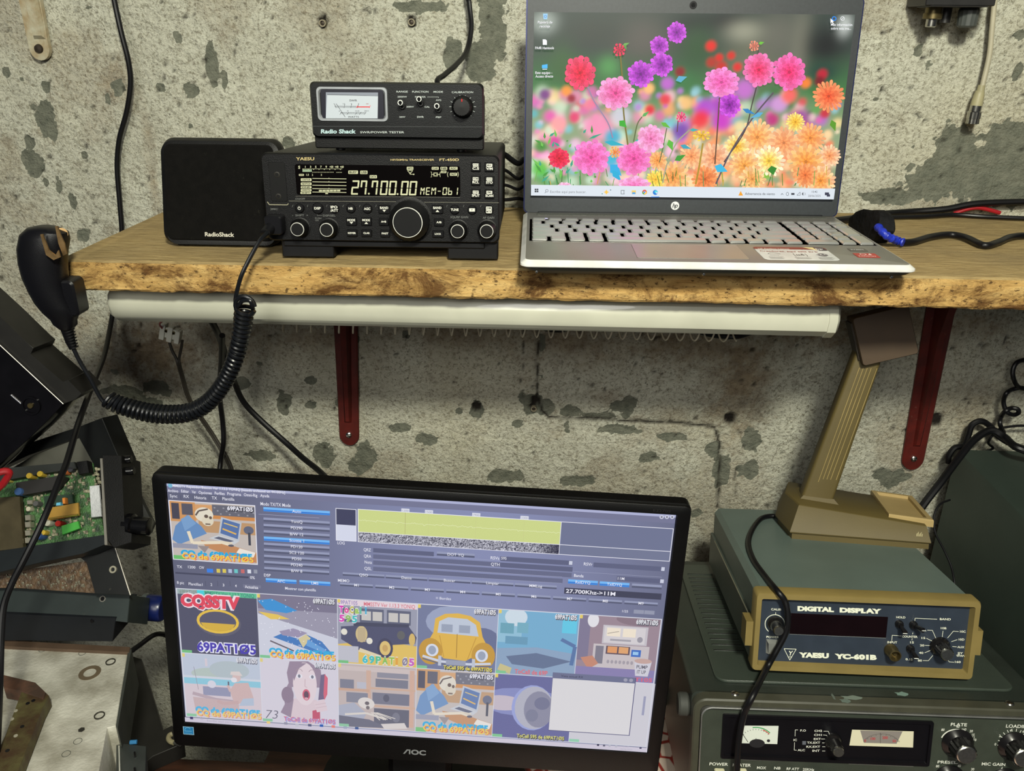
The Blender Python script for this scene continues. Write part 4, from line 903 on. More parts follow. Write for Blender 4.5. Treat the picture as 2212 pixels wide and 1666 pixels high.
# cord: strain relief -> coil -> loop -> plug on the radio
cord = [mloc(155, 745), mloc(172, 780), mloc(196, 820), mloc(216, 858), mloc(228, 872)]
spine = spline([at(u, v, y) - t.location for u, v, y in ((232, 862, -.335), (262, 876, -.335), (330, 893, -.335), (400, 893, -.335), (446, 872, -.335), (482, 830, -.335), (506, 780, -.335), (520, 725, -.336), (527, 678, -.338), (529, 665, -.338))], 14)
L = [0]
for p_, q_ in zip(spine, spine[1:]): L.append(L[-1] + (q_ - p_).length)
tot = L[-1]; turns = 47; n = turns * 14; pts = []
for i in range(n + 1):
    s_ = tot * i / n; k = next((j for j in range(len(L) - 1) if L[j + 1] >= s_), len(L) - 2); f = (s_ - L[k]) / max(1e-9, L[k + 1] - L[k])
    c = spine[k].lerp(spine[k + 1], f); tn = (spine[min(k + 2, len(spine) - 1)] - spine[max(k - 1, 0)]).normalized()
    y_ = Vector((0, 1, 0)); x_ = tn.cross(y_).normalized(); r_ = .0083 * (.9 + .1 * math.sin(s_ * 30)); an = 2 * PI * turns * i / n + PI
    pts.append(c + x_ * r_ * math.cos(an) + y_ * r_ * math.sin(an))
MB().tube(spline(cord + [pts[0]], 6)[:-1] + pts, .00205, 8).build('coiled_cord', mat('cord_rubber', (14, 16, 20), .3, var=.1), t)
q_ = spline([pts[-1], mloc(545, 662, -.345), mloc(540, 650, -.346), mloc(524, 650, -.345), mloc(513, 662, -.343), mloc(509, 645, -.340), mloc(520, 600, -.340), mloc(536, 565, -.335), mloc(560, 522, -.325), mloc(578, 503, -.312)], 8)
MB().tube(q_, .00205, 10).build('straight_cord', mat('cord_rubber', (14, 16, 20), .3), t)
lp = [mloc(529, 662, -.344) + Vector((.0095 * math.cos(q), .001 * math.sin(q * .5), .0095 * math.sin(q))) for q in [2 * PI * i / 28 for i in range(27)]]
MB().tube(lp, .0021, 8).build('end_loop', mat('cord_rubber', (14, 16, 20), .3), t)
pl = atz(598, 487, 0)
x, z = F(145, 1230); Pw = MT @ Vector((x, -.010, z)) - t.location
MB().slab(.017, .018, .014, .003, .001, (Pw.x, Pw.y, Pw.z), '-y').build('plug', MICM, t)
MB().tube([Pw + Vector((-.003, -.003, -.002)), Pw + Vector((-.006, -.014, -.006)), mloc(578, 503, -.312)], [.006, .005, .0026], 14).build('plug_boot', RUBBER, t)

# ---------------------------------------------------------------- cables on the wall and shelf
def C3(L_): return [at(u, v, y) for u, v, y in L_]
cable('hanging_cable', C3([(150, -1000, -.012), (200, -500, -.012), (238, -60, -.016), (248, 5, -.016), (262, 70, -.018), (277, 130, -.018), (282, 180, -.016), (274, 240, -.014), (258, 300, -.012), (253, 360, -.010), (258, 430, -.010), (263, 495, -.011), (262, 540, -.011), (252, 620, -.012), (241, 691, -.030), (227, 761, -.09), (209, 811, -.16), (194, 847, -.22), (169, 916, -.32), (144, 999, -.38), (131, 1031, -.40), (106, 1094, -.43), (82, 1149, -.45), (51, 1211, -.465), (26, 1260, -.475), (8, 1310, -.485), (2, 1380, -.50), (-1, 1480, -.52), (-8, 1640, -.53), (-20, 1720, -.54)]), .0032, RUBBER, 'long black cable hanging past the left end of the shelf down to the junk pile')
cable('meter_cable', C3([(1010, -1000, -.012), (1000, -500, -.012), (1008, -60, -.02), (1014, 10, -.02), (1018, 60, -.03), (1008, 110, -.05), (985, 140, -.09), (960, 162, -.12), (945, 180, -.14)]) + [MS @ Vector((.045, .106, .035))], .0030, RUBBER, 'black cable coming down the wall into the back of the power meter')
t = thing('coax_cable', 'beige coaxial cable with a metal connector, hanging on the wall at the right', 'cable', frame(at(2113, 210, -.02)))
BG = mat('beige_jacket', (168, 162, 140), .5, var=.08)
o_ = t.location
MB().tube(spline([p_ - o_ for p_ in C3([(2260, -1000, -.012), (2190, -400, -.012), (2160, -60, -.015), (2149, 0, -.016), (2143, 60, -.017), (2137, 120, -.018), (2122, 186, -.02)])], 8), .0030, 12).build('jacket', BG, t)
MB().tube([p_ - o_ for p_ in C3([(2121, 184, -.02), (2118, 196, -.02), (2117, 198, -.02), (2114, 208, -.02), (2109, 228, -.02)])], [.0040, .0044, .0052, .0062, .0068], 16).build('boot', mat('beige_boot', (150, 144, 112), .5), t)
MB().tube([p_ - o_ for p_ in C3([(2109, 228, -.02), (2106, 240, -.02)])], [.0066, .0066], 20).build('collar', mat('nickel', (180, 178, 170), .25, 1), t)
e0, e1 = [p_ - o_ for p_ in C3([(2106, 240, -.02), (2100, 267, -.02)])]; dr = (e1 - e0)
Mq = Matrix.Translation(e0) @ dr.to_track_quat('Z', 'Y').to_matrix().to_4x4(); ln = dr.length
MB().lathe([(.0070, 0), (.0078, .001), (.0078, ln * .6), (.0072, ln * .62), (.0074, ln), (.0060, ln), (.0058, ln * .7), (0, ln * .7)], 36, Mq, flute=1, fdep=.0003).build('coupling_nut', mat('nickel', (180, 178, 170), .25, 1), t)
# black box at the top right
p_ = at(2052, 12, -.03); t = thing('antenna_switch', 'small black metal box with round connectors below, at the top right of the wall', 'switch box', frame((p_.x, -.03, p_.z)))
BXM = mat('worn_black_metal', (26, 25, 25), .45, var=.3, dust=.2)
b = MB().box((0, 0, .024), (.076, .052, .05), .001); b.box((-.002, -.010, -.0015), (.062, .04, .0015)); b.build('housing', BXM, t)
for x, y_ in ((-.019, -.004),):
    k = MB().lathe([(.009, 0), (.009, -.006), (.0105, -.0062), (.0105, -.012), (.0085, -.0125), (0, -.0125)], 24, Matrix.Translation((x, y_, -.002)), flute=1, fdep=.0003).build('connector', mat('tarnished_brass', (110, 98, 66), .35, .8), t)
    MB().lathe([(.006, -.0125), (.006, -.020), (.0045, -.021), (0, -.021)], 20, Matrix.Translation((x, y_, -.002))).build('ferrule', mat('nickel', (180, 178, 170), .25, 1), k)
MB().lathe([(.006, 0), (.006, -.016), (0, -.016)], 16, Matrix.Translation((-.001, .004, -.002))).build('post', BXM, t)
MB().lathe([(.0095, 0), (.0115, -.003), (.0105, -.019), (.0085, -.021), (0, -.021)], 30, Matrix.Translation((.021, -.004, -.002)), flute=1, fdep=.0006).build('knob', mat('grey_knob', (70, 74, 72), .45), t)
# taped plug, power leads
t = thing('taped_plug', 'black power plug wrapped in cloth tape with a blue taped lead, right of the laptop', 'plug', frame(atz(1880, 500, 0)))
o_ = t.location; TP = mat('cloth_tape', (12, 12, 13), .8, var=.4, vscale=150, bump=1.0, bscale=160, spec=.2)
R = []
for k, (u, v, z, r1, r2) in enumerate(((1838, 478, .010, .007, .006), (1846, 478, .013, .012, .010), (1862, 482, .016, .018, .015), (1882, 488, .0175, .021, .018), (1900, 490, .0175, .0205, .017), (1916, 492, .017, .018, .0155), (1924, 496, .015, .011, .010))):
    c = atz(u, v, z) - o_; R.append([(c.x + .1 * r1 * math.sin(q), c.y + r1 * math.cos(q) * (1 + .10 * math.sin(5 * q + k)), c.z + r2 * math.sin(q) * (1 + .08 * math.sin(4 * q + 2 * k))) for q in [2 * PI * i / 20 for i in range(20)]])
MB().rings(R).build('taped_body', TP, t)
LZ = lambda u, v, z: atz(u, v, z) - o_
MB().tube(spline([LZ(1896, 490, .020), LZ(1910, 505, .016), LZ(1925, 515, .011), LZ(1938, 520, .0072), LZ(1952, 524, .0062)], 6), [.0042 + .0006 * math.sin(i * 1.7) for i in range(25)], 12).build('blue_tape', mat('blue_tape', (24, 46, 168), .4, var=.2, vscale=200, bump=.6, bscale=300), t)
MB().tube(spline([LZ(1950, 524, .0048), LZ(1975, 522, .0046), LZ(2010, 512, .0046), LZ(2050, 507, .0048), LZ(2085, 513, .0048), LZ(2125, 530, .0046), LZ(2155, 524, .0046), LZ(2185, 512, .0046), LZ(2230, 510, .0046), LZ(2300, 520, .0046), LZ(2600, 500, .0046), LZ(3000, 490, .0046)], 8), .0037, 12).build('lead', RUBBER, t)
cable('power_lead', [atz(u, v, .006) for u, v in ((1790, 478), (1840, 472), (1900, 463))] + [at(u, v, -.012) for u, v in ((1960, 458), (2040, 452), (2110, 440), (2220, 436), (2300, 436), (2700, 440), (3100, 445))], .0040, RUBBER, 'upper of two black leads lying along the back of the shelf at the right')
cable('power_lead', [atz(u, v, .004) for u, v in ((1800, 474), (1900, 470), (1990, 468), (2060, 464), (2130, 468), (2220, 472), (2300, 474), (2700, 478), (3000, 480))], .0026, RUBBER, 'lower thin black lead lying along the back of the shelf at the right')
cable('red_lead', [at(u, v, -.010) for u, v in ((2060, 462), (2085, 453), (2110, 449), (2130, 452), (2160, 460))], .0026, mat('red_jacket', (150, 20, 28), .45), 'short arc of red cable between the black leads at the back of the shelf')
for i, (v0, v1, dz_, lb) in enumerate(((352, 344, 0, 'topmost'), (385, 380, 0, 'second from the top'), (408, 402, 0, 'third from the top'), (428, 432, 0, 'lowest'))):
    y0 = -.085
    p0 = at(1096, v0 + 6, y0); p0.x = min(p0.x, -.045)
    cable('rear_lead', [MT @ Vector((.100 - .01 * i, .205, .070 - .018 * i)), MT @ Vector((.112, .222, .068 - .018 * i)), at(1118, v0 + 1, -.045), at(1135, v1, -.03), at(1175, v1 + 6, -.018), at(1230, v1 + 14, -.016)], (.0034, .002, .002, .0022)[i], RUBBER, 'black lead behind the transceiver going toward the laptop, %s of four' % lb, group='leads behind the transceiver')
# under the shelf
t = thing('terminal_block', 'white two-way screw terminal block dangling under the shelf on a twin wire', 'terminal block', frame(at(372, 722, -.10)))
Mb = Euler((0, .28, 0)).to_matrix().to_4x4(); WP = mat('white_terminal_plastic', (206, 206, 194), .5)
b = MB(); 
for i in range(3): b.slab(.0060 if i == 2 else .0065, (.0215, .0205, .017)[i], .010, .001, .0004, (-.0115 + i * .0098, 0, .001 - .001 * i), '-y')
b.box((-.002, .001, .001), (.020, .0085, .014)); b.build('block', WP, t, Mb)
for i in range(2): MB().lathe([(.0022, 0), (.0022, .0012), (.0014, .0014), (.0012, 0), (0, 0)], 14, Matrix.Translation((-.0068 + i * .0095, -.0035, .004)) @ AX_FRONT).build('terminal_screw', mat('tarnished_brass', (110, 98, 66), .35, .8), t, Mb)
o_ = t.location; WW = mat('brown_twin_wire', (44, 40, 34), .5)
b = MB()
b.tube(spline([p_ - o_ for p_ in C3([(366, 740, -.10), (372, 758, -.10), (381, 775, -.10), (385, 790, -.10), (393, 818, -.09), (402, 850, -.08), (416, 880, -.07), (440, 915, -.06), (466, 955, -.06), (496, 1010, -.07), (520, 1100, -.08), (560, 1250, -.10), (600, 1420, -.14)])], 6), .0019, 8)
b.tube(spline([p_ - o_ for p_ in C3([(394, 735, -.10), (391, 755, -.10), (387, 775, -.10), (389, 790, -.10), (397, 818, -.09), (406, 850, -.08), (420, 879, -.07), (444, 913, -.06), (470, 953, -.06), (500, 1008, -.07), (524, 1100, -.08), (564, 1250, -.10), (604, 1420, -.14)])], 6), .0019, 8)
b.build('twin_wire', WW, t)
MB().tube(spline([p_ - o_ for p_ in C3([(352, 712, -.10), (345, 700, -.12), (356, 690, -.16)])], 6), .0012, 8).build('red_wire', mat('red_jacket', (150, 20, 28), .45), t)
cable('power_cable', C3([(455, 690, -.18), (468, 715, -.16), (480, 745, -.12), (494, 790, -.09), (506, 825, -.06), (526, 868, -.05), (562, 907, -.05), (616, 955, -.06), (655, 990, -.08), (700, 1028, -.12), (745, 1090, -.2), (760, 1200, -.28), (800, 1330, -.345)]), .0040, RUBBER, 'black cable from under the lamp running right and down behind the top of the monitor')
cable('monitor_cable', C3([(480, 725, -.20), (478, 790, -.15), (474, 850, -.11), (481, 910, -.09), (483, 955, -.09), (476, 1003, -.09), (474, 1060, -.12), (500, 1200, -.22), (700, 1330, -.345)]), .0035, RUBBER, 'black cable dropping straight behind the left part of the monitor')
cable('lamp_lead', C3([(1150, 690, -.16), (1180, 710, -.14), (1220, 712, -.14), (1240, 700, -.16)]), .0035, RUBBER, 'loop of black lead just below the middle of the white lamp housing')
cable('lamp_lead', C3([(1480, 706, -.15), (1530, 722, -.14), (1590, 727, -.14), (1640, 712, -.16)]), .0035, RUBBER, 'loop of black lead below the right part of the white lamp housing')
# ---------------------------------------------------------------- monitor
MM = frame((-.1220, -.4469, -.4576), -.0940, .0402, .0047)
DESK_Z = -.605
t = thing('monitor', 'large black desktop monitor showing a slow-scan television program, in front of the wall', 'monitor', MM)
BZ = mat('monitor_black', (7, 7, 8), .4, spec=.3, var=.15, bump=.08, bscale=1500)
def lay(y, i, r, zc=.124, h=.310, w_=.505): return [(x, y, z + zc) for x, z in rrect(w_ - 2 * i, h - 2 * i, r, 6)]
MB().rings([lay(.0, .0015, .006), lay(.002, 0, .007), lay(.016, .0, .007), lay(.020, .008, .012), lay(.045, .06, .03), lay(.050, .075, .03)]).build('housing', BZ, t)
o_, i_ = [], []
R = [[(x, y, z + .124) for x, z in rrect(.505 - 2 * k, .310 - 2 * k, .006, 6)] for y, k in ((.001, .0008), (-.002, .0012), (-.0024, .002))]
inner = [(x, -.0024, z + .1340) for x, z in rrect(.4786, .2701, .0008, 6)]; inner2 = [(x, -.0004, z + .1340) for x, z in rrect(.4770, .2685, .0005, 6)]
MB().rings(R + [inner, inner2], True, True).build('bezel', BZ, t)
MB().box((0, .050, -.05), (.07, .022, .17), .006).build('stand_neck', BZ, t)
bz_ = (DESK_Z - (-.4576)) + .004
Ms = MM.inverted()
stand = MB().rings([[(x, y, z) for x, y in rrect(.24, .17, .07, 8, 0, .02)] for z in (-.004, .004)] + [[(x, y, .009) for x, y in rrect(.20, .13, .06, 8, 0, .02)]]).build('stand_base', BZ, t)
pb = Ms @ Vector((MM @ Vector((0, .05, -.05))).xyz)
wp = MM @ Vector((0, .05, -.13)); stand.matrix_local = Ms @ frame((wp.x, wp.y, DESK_Z + .006))
HQ = homog([(361, 1046), (1460, 1112), (1398, 1623), (400, 1556)], .47664, .26811)
H_ = lambda x, y: (lambda p: (p[0] - .23832, p[1]))(HQ(x, y))
A = lambda x, y: H_(320 + x / 3.687, 1000 + y / 3.687)
B_ = lambda x, y: H_(900 + x / 3.687, 1040 + y / 3.687)
C_ = lambda x, y: H_(370 + x / 4.022, 1260 + y / 4.022)
Dq = lambda x, y: H_(900 + x / 3.687, 1290 + y / 3.687)
a = Art(step=1.2e-6)
def rc(p, q, col): a.rect(min(p[0], q[0]), min(p[1], q[1]), max(p[0], q[0]), max(p[1], q[1]), col)
def tx(p, s_, h, col, w=None, bold=.4, al='l', **k): a.text(s_, p[0], p[1], h, col, w=w, bold=bold, al=al, **k)
# window ground with a slight brightness drift of the panel itself
nx_, ny_ = 60, 34
c0, c1, c2 = [np.array(lin(c)[:3]) for c in ((96, 98, 120), (136, 142, 180), (150, 146, 168))]
cols = []
for j in range(ny_):
    row = []
    for i in range(nx_):
        u, v = i / (nx_ - 1), j / (ny_ - 1)
        k = math.exp(-((u - .62) ** 2 / .12)); row.append(tuple((c0 * (1 - k) + c1 * k) * 1.0) + (1,))
    cols.append(row)
a.grid(lambda i, j: (-.23832 + .47664 * i / (nx_ - 1), .26811 * j / (ny_ - 1)), nx_, ny_, cols)
WHT = (236, 236, 246); LG = (176, 180, 206); DK2 = (74, 76, 96)
rc((-.23832, .26811), (.23832, .2655), (176, 180, 214)); rc((-.23832, .2655), (.23832, .2595), (118, 120, 150))
a.ell(A(180, 186)[0], A(180, 186)[1], .0022, .0022, (120, 180, 210)); tx(A(200, 196), 'MMSSTV Repetidor/Beacon Ver 1.13.3 YONIQ [basado en/based on 44100Hz]', .0026, WHT, w=.106)
for s_, x, y, w in (('Archivo', 162, 236, 84), ('Editar', 268, 240, 62), ('Ver', 352, 246, 34), ('Opciones', 406, 250, 106), ('Perfiles', 533, 256, 80), ('Programa', 633, 260, 110), ('Omni-Rig', 764, 268, 108), ('Ayuda', 894, 274, 72)): tx(A(x, y), s_, .0030, WHT, w=w / 3.687 / 2300)
for s_, x, y, w in (('Sync', 178, 278, 60), ('RX', 288, 282, 42), ('Historia', 372, 290, 96), ('TX', 510, 294, 42), ('Plantilla', 594, 300, 96)): tx(A(x, y), s_, .0031, WHT, w=w / 3.687 / 2300, bold=.2)
for x in (262, 362, 486, 580): rc(A(x, 262), (A(x, 262)[0] + .0003, A(x, 300)[1]), DK2)
def framed(p, q, col=WHT, w=.0008):
    x0, x1 = sorted((p[0], q[0])); y0, y1 = sorted((p[1], q[1])); a.rect(x0 - w, y0 - w, x1 + w, y1 + w, col); return x0, y0, x1, y1
def cell(x0, y0, x1, y1):
    f = lambda x, y: (x0 + (x1 - x0) * x, y1 - (y1 - y0) * y)
    cl_ = lambda v: min(1, max(0, v))
    def pl(P, c): a.poly([f(cl_(p[0]), cl_(p[1])) for p in P], c)
    def rr(xa, ya, xb, yb, c): pl([(xa, ya), (xb, ya), (xb, yb), (xa, yb)], c)
    def el(cx, cy, rx, ry, c, n=22, rot=0):
        k_, m_ = math.cos(rot), math.sin(rot); pl([(cx + k_ * rx * math.cos(q) - m_ * ry * math.sin(q), cy + m_ * rx * math.cos(q) + k_ * ry * math.sin(q)) for q in [2 * PI * i / n for i in range(n)]], c)
    def tt(s_, x, y, h, c, w, al='l', bold=.8, out=None, slant=0, dx=.006, dy=.01):
        p = f(x, y)
        if out: a.text(s_, p[0] + dx * (x1 - x0), p[1] - dy * (y1 - y0), h * (y1 - y0), out, w=w * (x1 - x0), bold=bold + 3.5, al=al, slant=slant)
        a.text(s_, p[0], p[1], h * (y1 - y0), c, w=w * (x1 - x0), bold=bold, al=al, slant=slant)
    def ln(P, w, c): a.line([f(*p) for p in P], w * (x1 - x0), c)
    return pl, rr, el, tt, ln
def caption(tt, s_='CQ de 69PAT1Ø5', x=.1, y=.975, w=.86, h=.09):
    tt(s_, x - .01, y - .05, h, (40, 170, 224), w, bold=3.2); tt(s_, x + .008, y + .005, h, (226, 100, 70), w, bold=2.2); tt(s_, x, y, h, (240, 206, 80), w, bold=1.2)
def desk_skeleton(c, k=0):
    pl, rr, el, tt, ln = c; rr(0, 0, 1, 1, (196, 186, 180)); rr(0, 0, .30, .34, (206, 150, 96)); rr(.02, .03, .11, .3, (72, 70, 84)); rr(.14, .03, .27, .22, (90, 88, 100)); rr(.30, .03, .50, .30, (214, 160, 108))
    rr(.5, .02, 1, .2, (104, 104, 116)); rr(.5, .20, 1, .26, (206, 140, 80)); rr(.33, .3, 1, .5, (190, 150, 110))
    for i in range(14): el(.53 + .035 * i, .07 + .05 * (i % 3), .012, .014, (150, 150, 160), 8)
    pl([(.05, .42), (.2, .22), (.36, .40), (.42, .52), (.3, .60), (.08, .74), (.0, .66)], (104, 142, 190)); pl([(.12, .30), (.22, .22), (.3, .36), (.16, .5)], (122, 160, 204))
    el(.40, .20, .11, .125, (226, 218, 200)); el(.44, .30, .07, .09, (222, 212, 190)); el(.425, .225, .024, .030, (96, 80, 72)); el(.475, .245, .018, .026, (100, 84, 76)); rr(.41, .345, .47, .37, (120, 104, 92)); ln([(.30, .22), (.34, .14), (.45, .10)], .02, (96, 84, 80))
    pl([(.60, .22), (.84, .30), (.80, .62), (.56, .52)], (190, 196, 206)); pl([(.62, .25), (.82, .32), (.785, .585), (.58, .50)], (88, 116, 168)); ln([(.63, .32), (.79, .38)], .015, (216, 190, 120)); ln([(.61, .42), (.77, .50)], .02, (226, 180, 90))
    pl([(.44, .60), (.56, .53), (.80, .62), (.74, .68)], (200, 204, 210)); pl([(.50, .59), (.56, .56), (.74, .62), (.68, .65)], (96, 100, 120))
    pl([(.34, .64), (.7, .70), (1, .80), (1, .98), (.74, .92), (.4, .76)], (196, 140, 96)); pl([(.80, .74), (.99, .80), (.96, .90), (.76, .82)], (236, 230, 220))
    ln([(.20, .50), (.24, .70), (.58, .66)], .04, (232, 220, 196)); ln([(.58, .66), (.70, .70)], .03, (232, 220, 196)); ln([(.58, .64), (.72, .66)], .02, (226, 214, 190)); el(.70, .705, .035, .02, (90, 90, 104)); el(.92, .42, .06, .07, (100, 104, 124)); rr(.91, .46, .94, .68, (70, 72, 84)); rr(0, .72, .30, .80, (150, 152, 170)); pl([(.3, .74), (.44, .74), (.38, .86)], (150, 140, 140))
    rr(0, .93, .14, 1, (110, 190, 110)); caption(tt); tt('69PAT1Ø5', .68, .095, .065, WHT, .30, bold=1.6, out=(60, 60, 70))
x0, y0, x1, y1 = framed(A(172, 306), A(866, 806)); desk_skeleton(cell(x0, y0, x1, y1))
for s_, x, y, w in (('TX', 232, 836, 44), ('1200', 320, 838, 62), ('CW', 408, 842, 42)): tx(A(x, y), s_, .0028, WHT, w=w / 8600)
for x, c in ((468, (60, 130, 230)), (545, (220, 200, 90)), (592, (220, 200, 90)), (638, (180, 190, 220)), (685, (110, 200, 200)), (738, (200, 110, 110)), (790, (220, 224, 236)), (840, (150, 154, 170))):
    rc(A(x, 832 + x * .02), (A(x, 832)[0] + (.0060 if x == 468 else .0034), A(x, 862 + x * .02)[1]), c)
rc(A(218, 868), A(800, 918), (72, 74, 96)); tx(A(812, 922), '0%', .0030, WHT, w=.0046)
for s_, x, y, w in (('8 pic', 232, 962, 60), ('Plantillas1', 324, 972, 118), ('2', 498, 978, 14), ('3', 594, 982, 14), ('4', 692, 988, 14), ('Actualiza', 770, 996, 112)): tx(A(x, y), s_, .0030, WHT, w=w / 8600, bold=.2)
rc(A(755, 966), A(897, 998), (120, 122, 146)); tx(A(770, 994), 'Actualiza', .0030, WHT, w=112 / 8600, bold=.2)
for x in (312, 455, 552, 650): rc(A(x, 940), (A(x, 940)[0] + .0003, A(x, 980)[1]), DK2)
tx(A(896, 340), 'Modo TX/TX Mode', .0034, WHT, w=.0285, bold=.3)
def button(p, q, s_, blue=False, tcol=WHT):
    x0, x1 = p[0], q[0]; y0, y1 = min(p[1], q[1]), max(p[1], q[1]); m_ = y0 + (y1 - y0) * .45
    a.rect(x0, y0, x1, y1, (50, 110, 200) if blue else (84, 88, 112)); a.rect(x0, m_, x1, y1, (120, 186, 246) if blue else (150, 156, 186)); a.rect(x0, y0 + (y1 - y0) * .02, x1, y0 + (y1 - y0) * .3, (64, 140, 226) if blue else (90, 94, 120))
    tx(((x0 + x1) / 2, y0 + .0006), s_, .0029, tcol, al='c', bold=.2)
for i, (s_, y) in enumerate((('Auto', 388), ('YoniQ', 470), ('PD290', 520), ('B/W 12', 570), ('Scottie 1', 620), ('PD120', 668), ('SC2 120', 716), ('PD50', 764), ('PD240', 812), ('B/W 8', 860))):
    p = A(1182, y); button((p[0] - .0315, p[1] - .0020), (p[0] + .0315, p[1] + .0024), s_, i in (0, 4))
p = A(880, 412); q = A(1362, 440); rc((p[0], (p[1] + q[1]) / 2), (q[0], (p[1] + q[1]) / 2 + .0003), LG)
tx(A(922, 902), 'DSP', .0030, WHT, w=.0065); p = A(1058, 940); button((p[0] - .015, p[1] - .0020), (p[0] + .015, p[1] + .0024), 'AFC', True); p = A(1326, 956); button((p[0] - .015, p[1] - .002), (p[0] + .015, p[1] + .0024), 'LMS', True)
tx(A(1090, 1006), '☐' if False else 'Mostrar con plantilla', .0030, WHT, w=.030, bold=.3)
# spectrum
xs0, ys0, xs1, ys1 = framed(A(1496, 366), A(1652, 622), WHT, .0006); a.rect(xs0, ys0, xs1, ys1, (214, 218, 236)); a.rect(xs0, (ys0 + ys1) / 2, xs1, ys1, (66, 68, 96))
pL = A(1672, 372); pM = B_(1146, 0); yT = A(1672, 372)[1]; yB = A(1672, 550)[1]; yC = A(1672, 625)[1]; xM = B_(1140, 420)[0]; xR = B_(2030, 470)[0]
a.rect(pL[0] - .0006, yC - .0006, xR + .0006, yT + .0006, WHT); a.rect(xM + .0005, yB + .0003, xR, yT, (112, 118, 148)); a.rect(xM + .0005, yC, xR, yB - .0003, (116, 122, 150)); a.rect(pL[0], yB + .0003, xM, yT, (206, 216, 140))
z0 = a.z
nx2, ny2 = 300, 14; rr_ = np.random.RandomState(9); W_ = xM - pL[0]
cols = [[(lambda g: (g, g, g * 1.1 + .03, 1))(max(.03, min(.75, .28 + .3 * rr_.randn())) * (1 if i < nx2 * .88 else max(.15, 1 - (i / nx2 - .88) * 8))) for i in range(nx2)] for j in range(ny2)]
a.grid(lambda i, j: (pL[0] + W_ * i / (nx2 - 1), yC + (yB - yC - .0003) * j / (ny2 - 1)), nx2, ny2, cols)
pts = [(pL[0] + W_ * i / 150, (yT + yB) / 2 + .0004 * rr_.randn() * (1 + (i % 7 == 0)) + .0006 - .0000 * i) for i in range(151)]
a.line(pts, .00035, (232, 238, 190))
for i, (fx, s_) in enumerate(((.24, '1200'), (.36, '1500'), (.60, '1900'), (.845, '2300'))):
    x = pL[0] + W_ * (.14 + .0) if False else pL[0] + W_ * fx * .97
    a.rect(x - .0038, yT + .0004, x + .0038, yT + .0040, (226, 228, 240)); tx((x, yT + .0009), s_, .0022, (150, 152, 170), w=.006, al='c', bold=0); a.rect(x - .0001, yB + .0004, x + .0001, yT, (200, 200, 140) if i else (150, 120, 90))
for x_ in (1950, 1992, 2034):
    p = B_(x_, 280); a.ell(p[0], p[1], .0020, .0020, (206, 208, 226)); a.ell(p[0], p[1], .0009, .0009, (110, 112, 130))
# log fields
tx(A(1506, 645), 'LOG', .0030, WHT, w=.007, bold=.3)
for s_, x, y in (('QRZ', 1714, 700), ('QRA', 1716, 750), ('Nota', 1722, 798), ('QSL', 1720, 848)):
    tx(A(x, y), s_, .0032, WHT, w=.0070, bold=.2); p = A(x, y); rc((A(1790, 700)[0], p[1] - .0010), ((B_(1240, 650)[0] if s_ != 'QRZ' else B_(134, 580)[0]) if s_ != 'QSL' else B_(1160, 790)[0], p[1] + .0038), (104, 108, 138) if s_ != 'QRZ' else (96, 100, 130)); rc((A(1790, 700)[0], p[1] - .0012), (B_(1960, 700)[0] if s_ == 'QRA' else B_(1160, 700)[0], p[1] - .0010), LG)
p = B_(308, 582); button((p[0] - .018, p[1] - .0019), (p[0] + .018, p[1] + .0024), 'DOT YQ')
for s_, x, y, xe in (('RSVs', 586, 616, 1242), ('QTH', 588, 666, 1242), ('RSVr', 1328, 664, 1980)):
    p = B_(x, y); tx(p, s_, .0032, WHT, w=.0082, bold=.3); rc((p[0] + .0092, p[1] - .0012), (B_(xe, y)[0], p[1] + .0038), (96, 100, 130)); 
    if s_ != 'QTH': rc((B_(xe, y)[0] - .0034, p[1] - .0006), (B_(xe, y)[0] - .0002, p[1] + .0034), (206, 210, 228))
tx(B_(670, 618), '595', .0030, WHT, w=.0050, bold=.3)
tx(B_(1250, 755), 'Banda', .0032, WHT, w=.0092, bold=.3); p = B_(1600, 778); rc((p[0] - .001, p[1] - .0012), (B_(1968, 790)[0], p[1] + .0038), (96, 100, 130)); tx(p, '11M', .0030, WHT, w=.0062, bold=.2); rc((B_(1968, 790)[0] - .0034, p[1] - .0006), (B_(1968, 790)[0], p[1] + .0034), (206, 210, 228))
for x, s_, bl in ((1322, 'RxIDYQ', True), (1574, 'TxIDYQ', True), (1832, '', False)): p = B_(x, 800 + (x - 1322) * .065); button((p[0] - .0142, p[1] - .0020), (p[0] + .0142, p[1] + .0026), s_, bl)
p = B_(1172, 880); q = B_(1950, 905); rc((p[0], p[1] - .0012), (q[0], p[1] + .0055), (66, 68, 90)); tx((p[0] + .0016, p[1] - .0000), '27.700Khz->11M', .0040, WHT, w=.0475, bold=1.0)
tx(A(1510, 942), 'MEMO', .0030, WHT, w=.0110, bold=.3)
yA = A(1710, 890)[1]; yM = A(1655, 970)[1]
xa, xb = A(1548, 880)[0], B_(1124, 830)[0]; wd_ = (xb - xa) / 5
for i, s_ in enumerate(('QSO', 'Datos', 'Buscar', 'Limpiar', 'MMLog')): button((xa + i * wd_, yA - .0020), (xa + (i + 1) * wd_ - .0012, yA + .0018), s_)
xa, xb = A(1526, 965)[0], B_(1940, 975)[0]; wd_ = (xb - xa) / 9
for i in range(9): button((xa + i * wd_, yM - .0020), (xa + (i + 1) * wd_ - .0024, yM + .0018), 'M%d' % (i + 1))
tx(B_(180, 935), 'Bordes', .0028, WHT, w=.0110, bold=.2); p = B_(150, 915); rc(p, (p[0] + .0022, p[1] - .0022), LG)
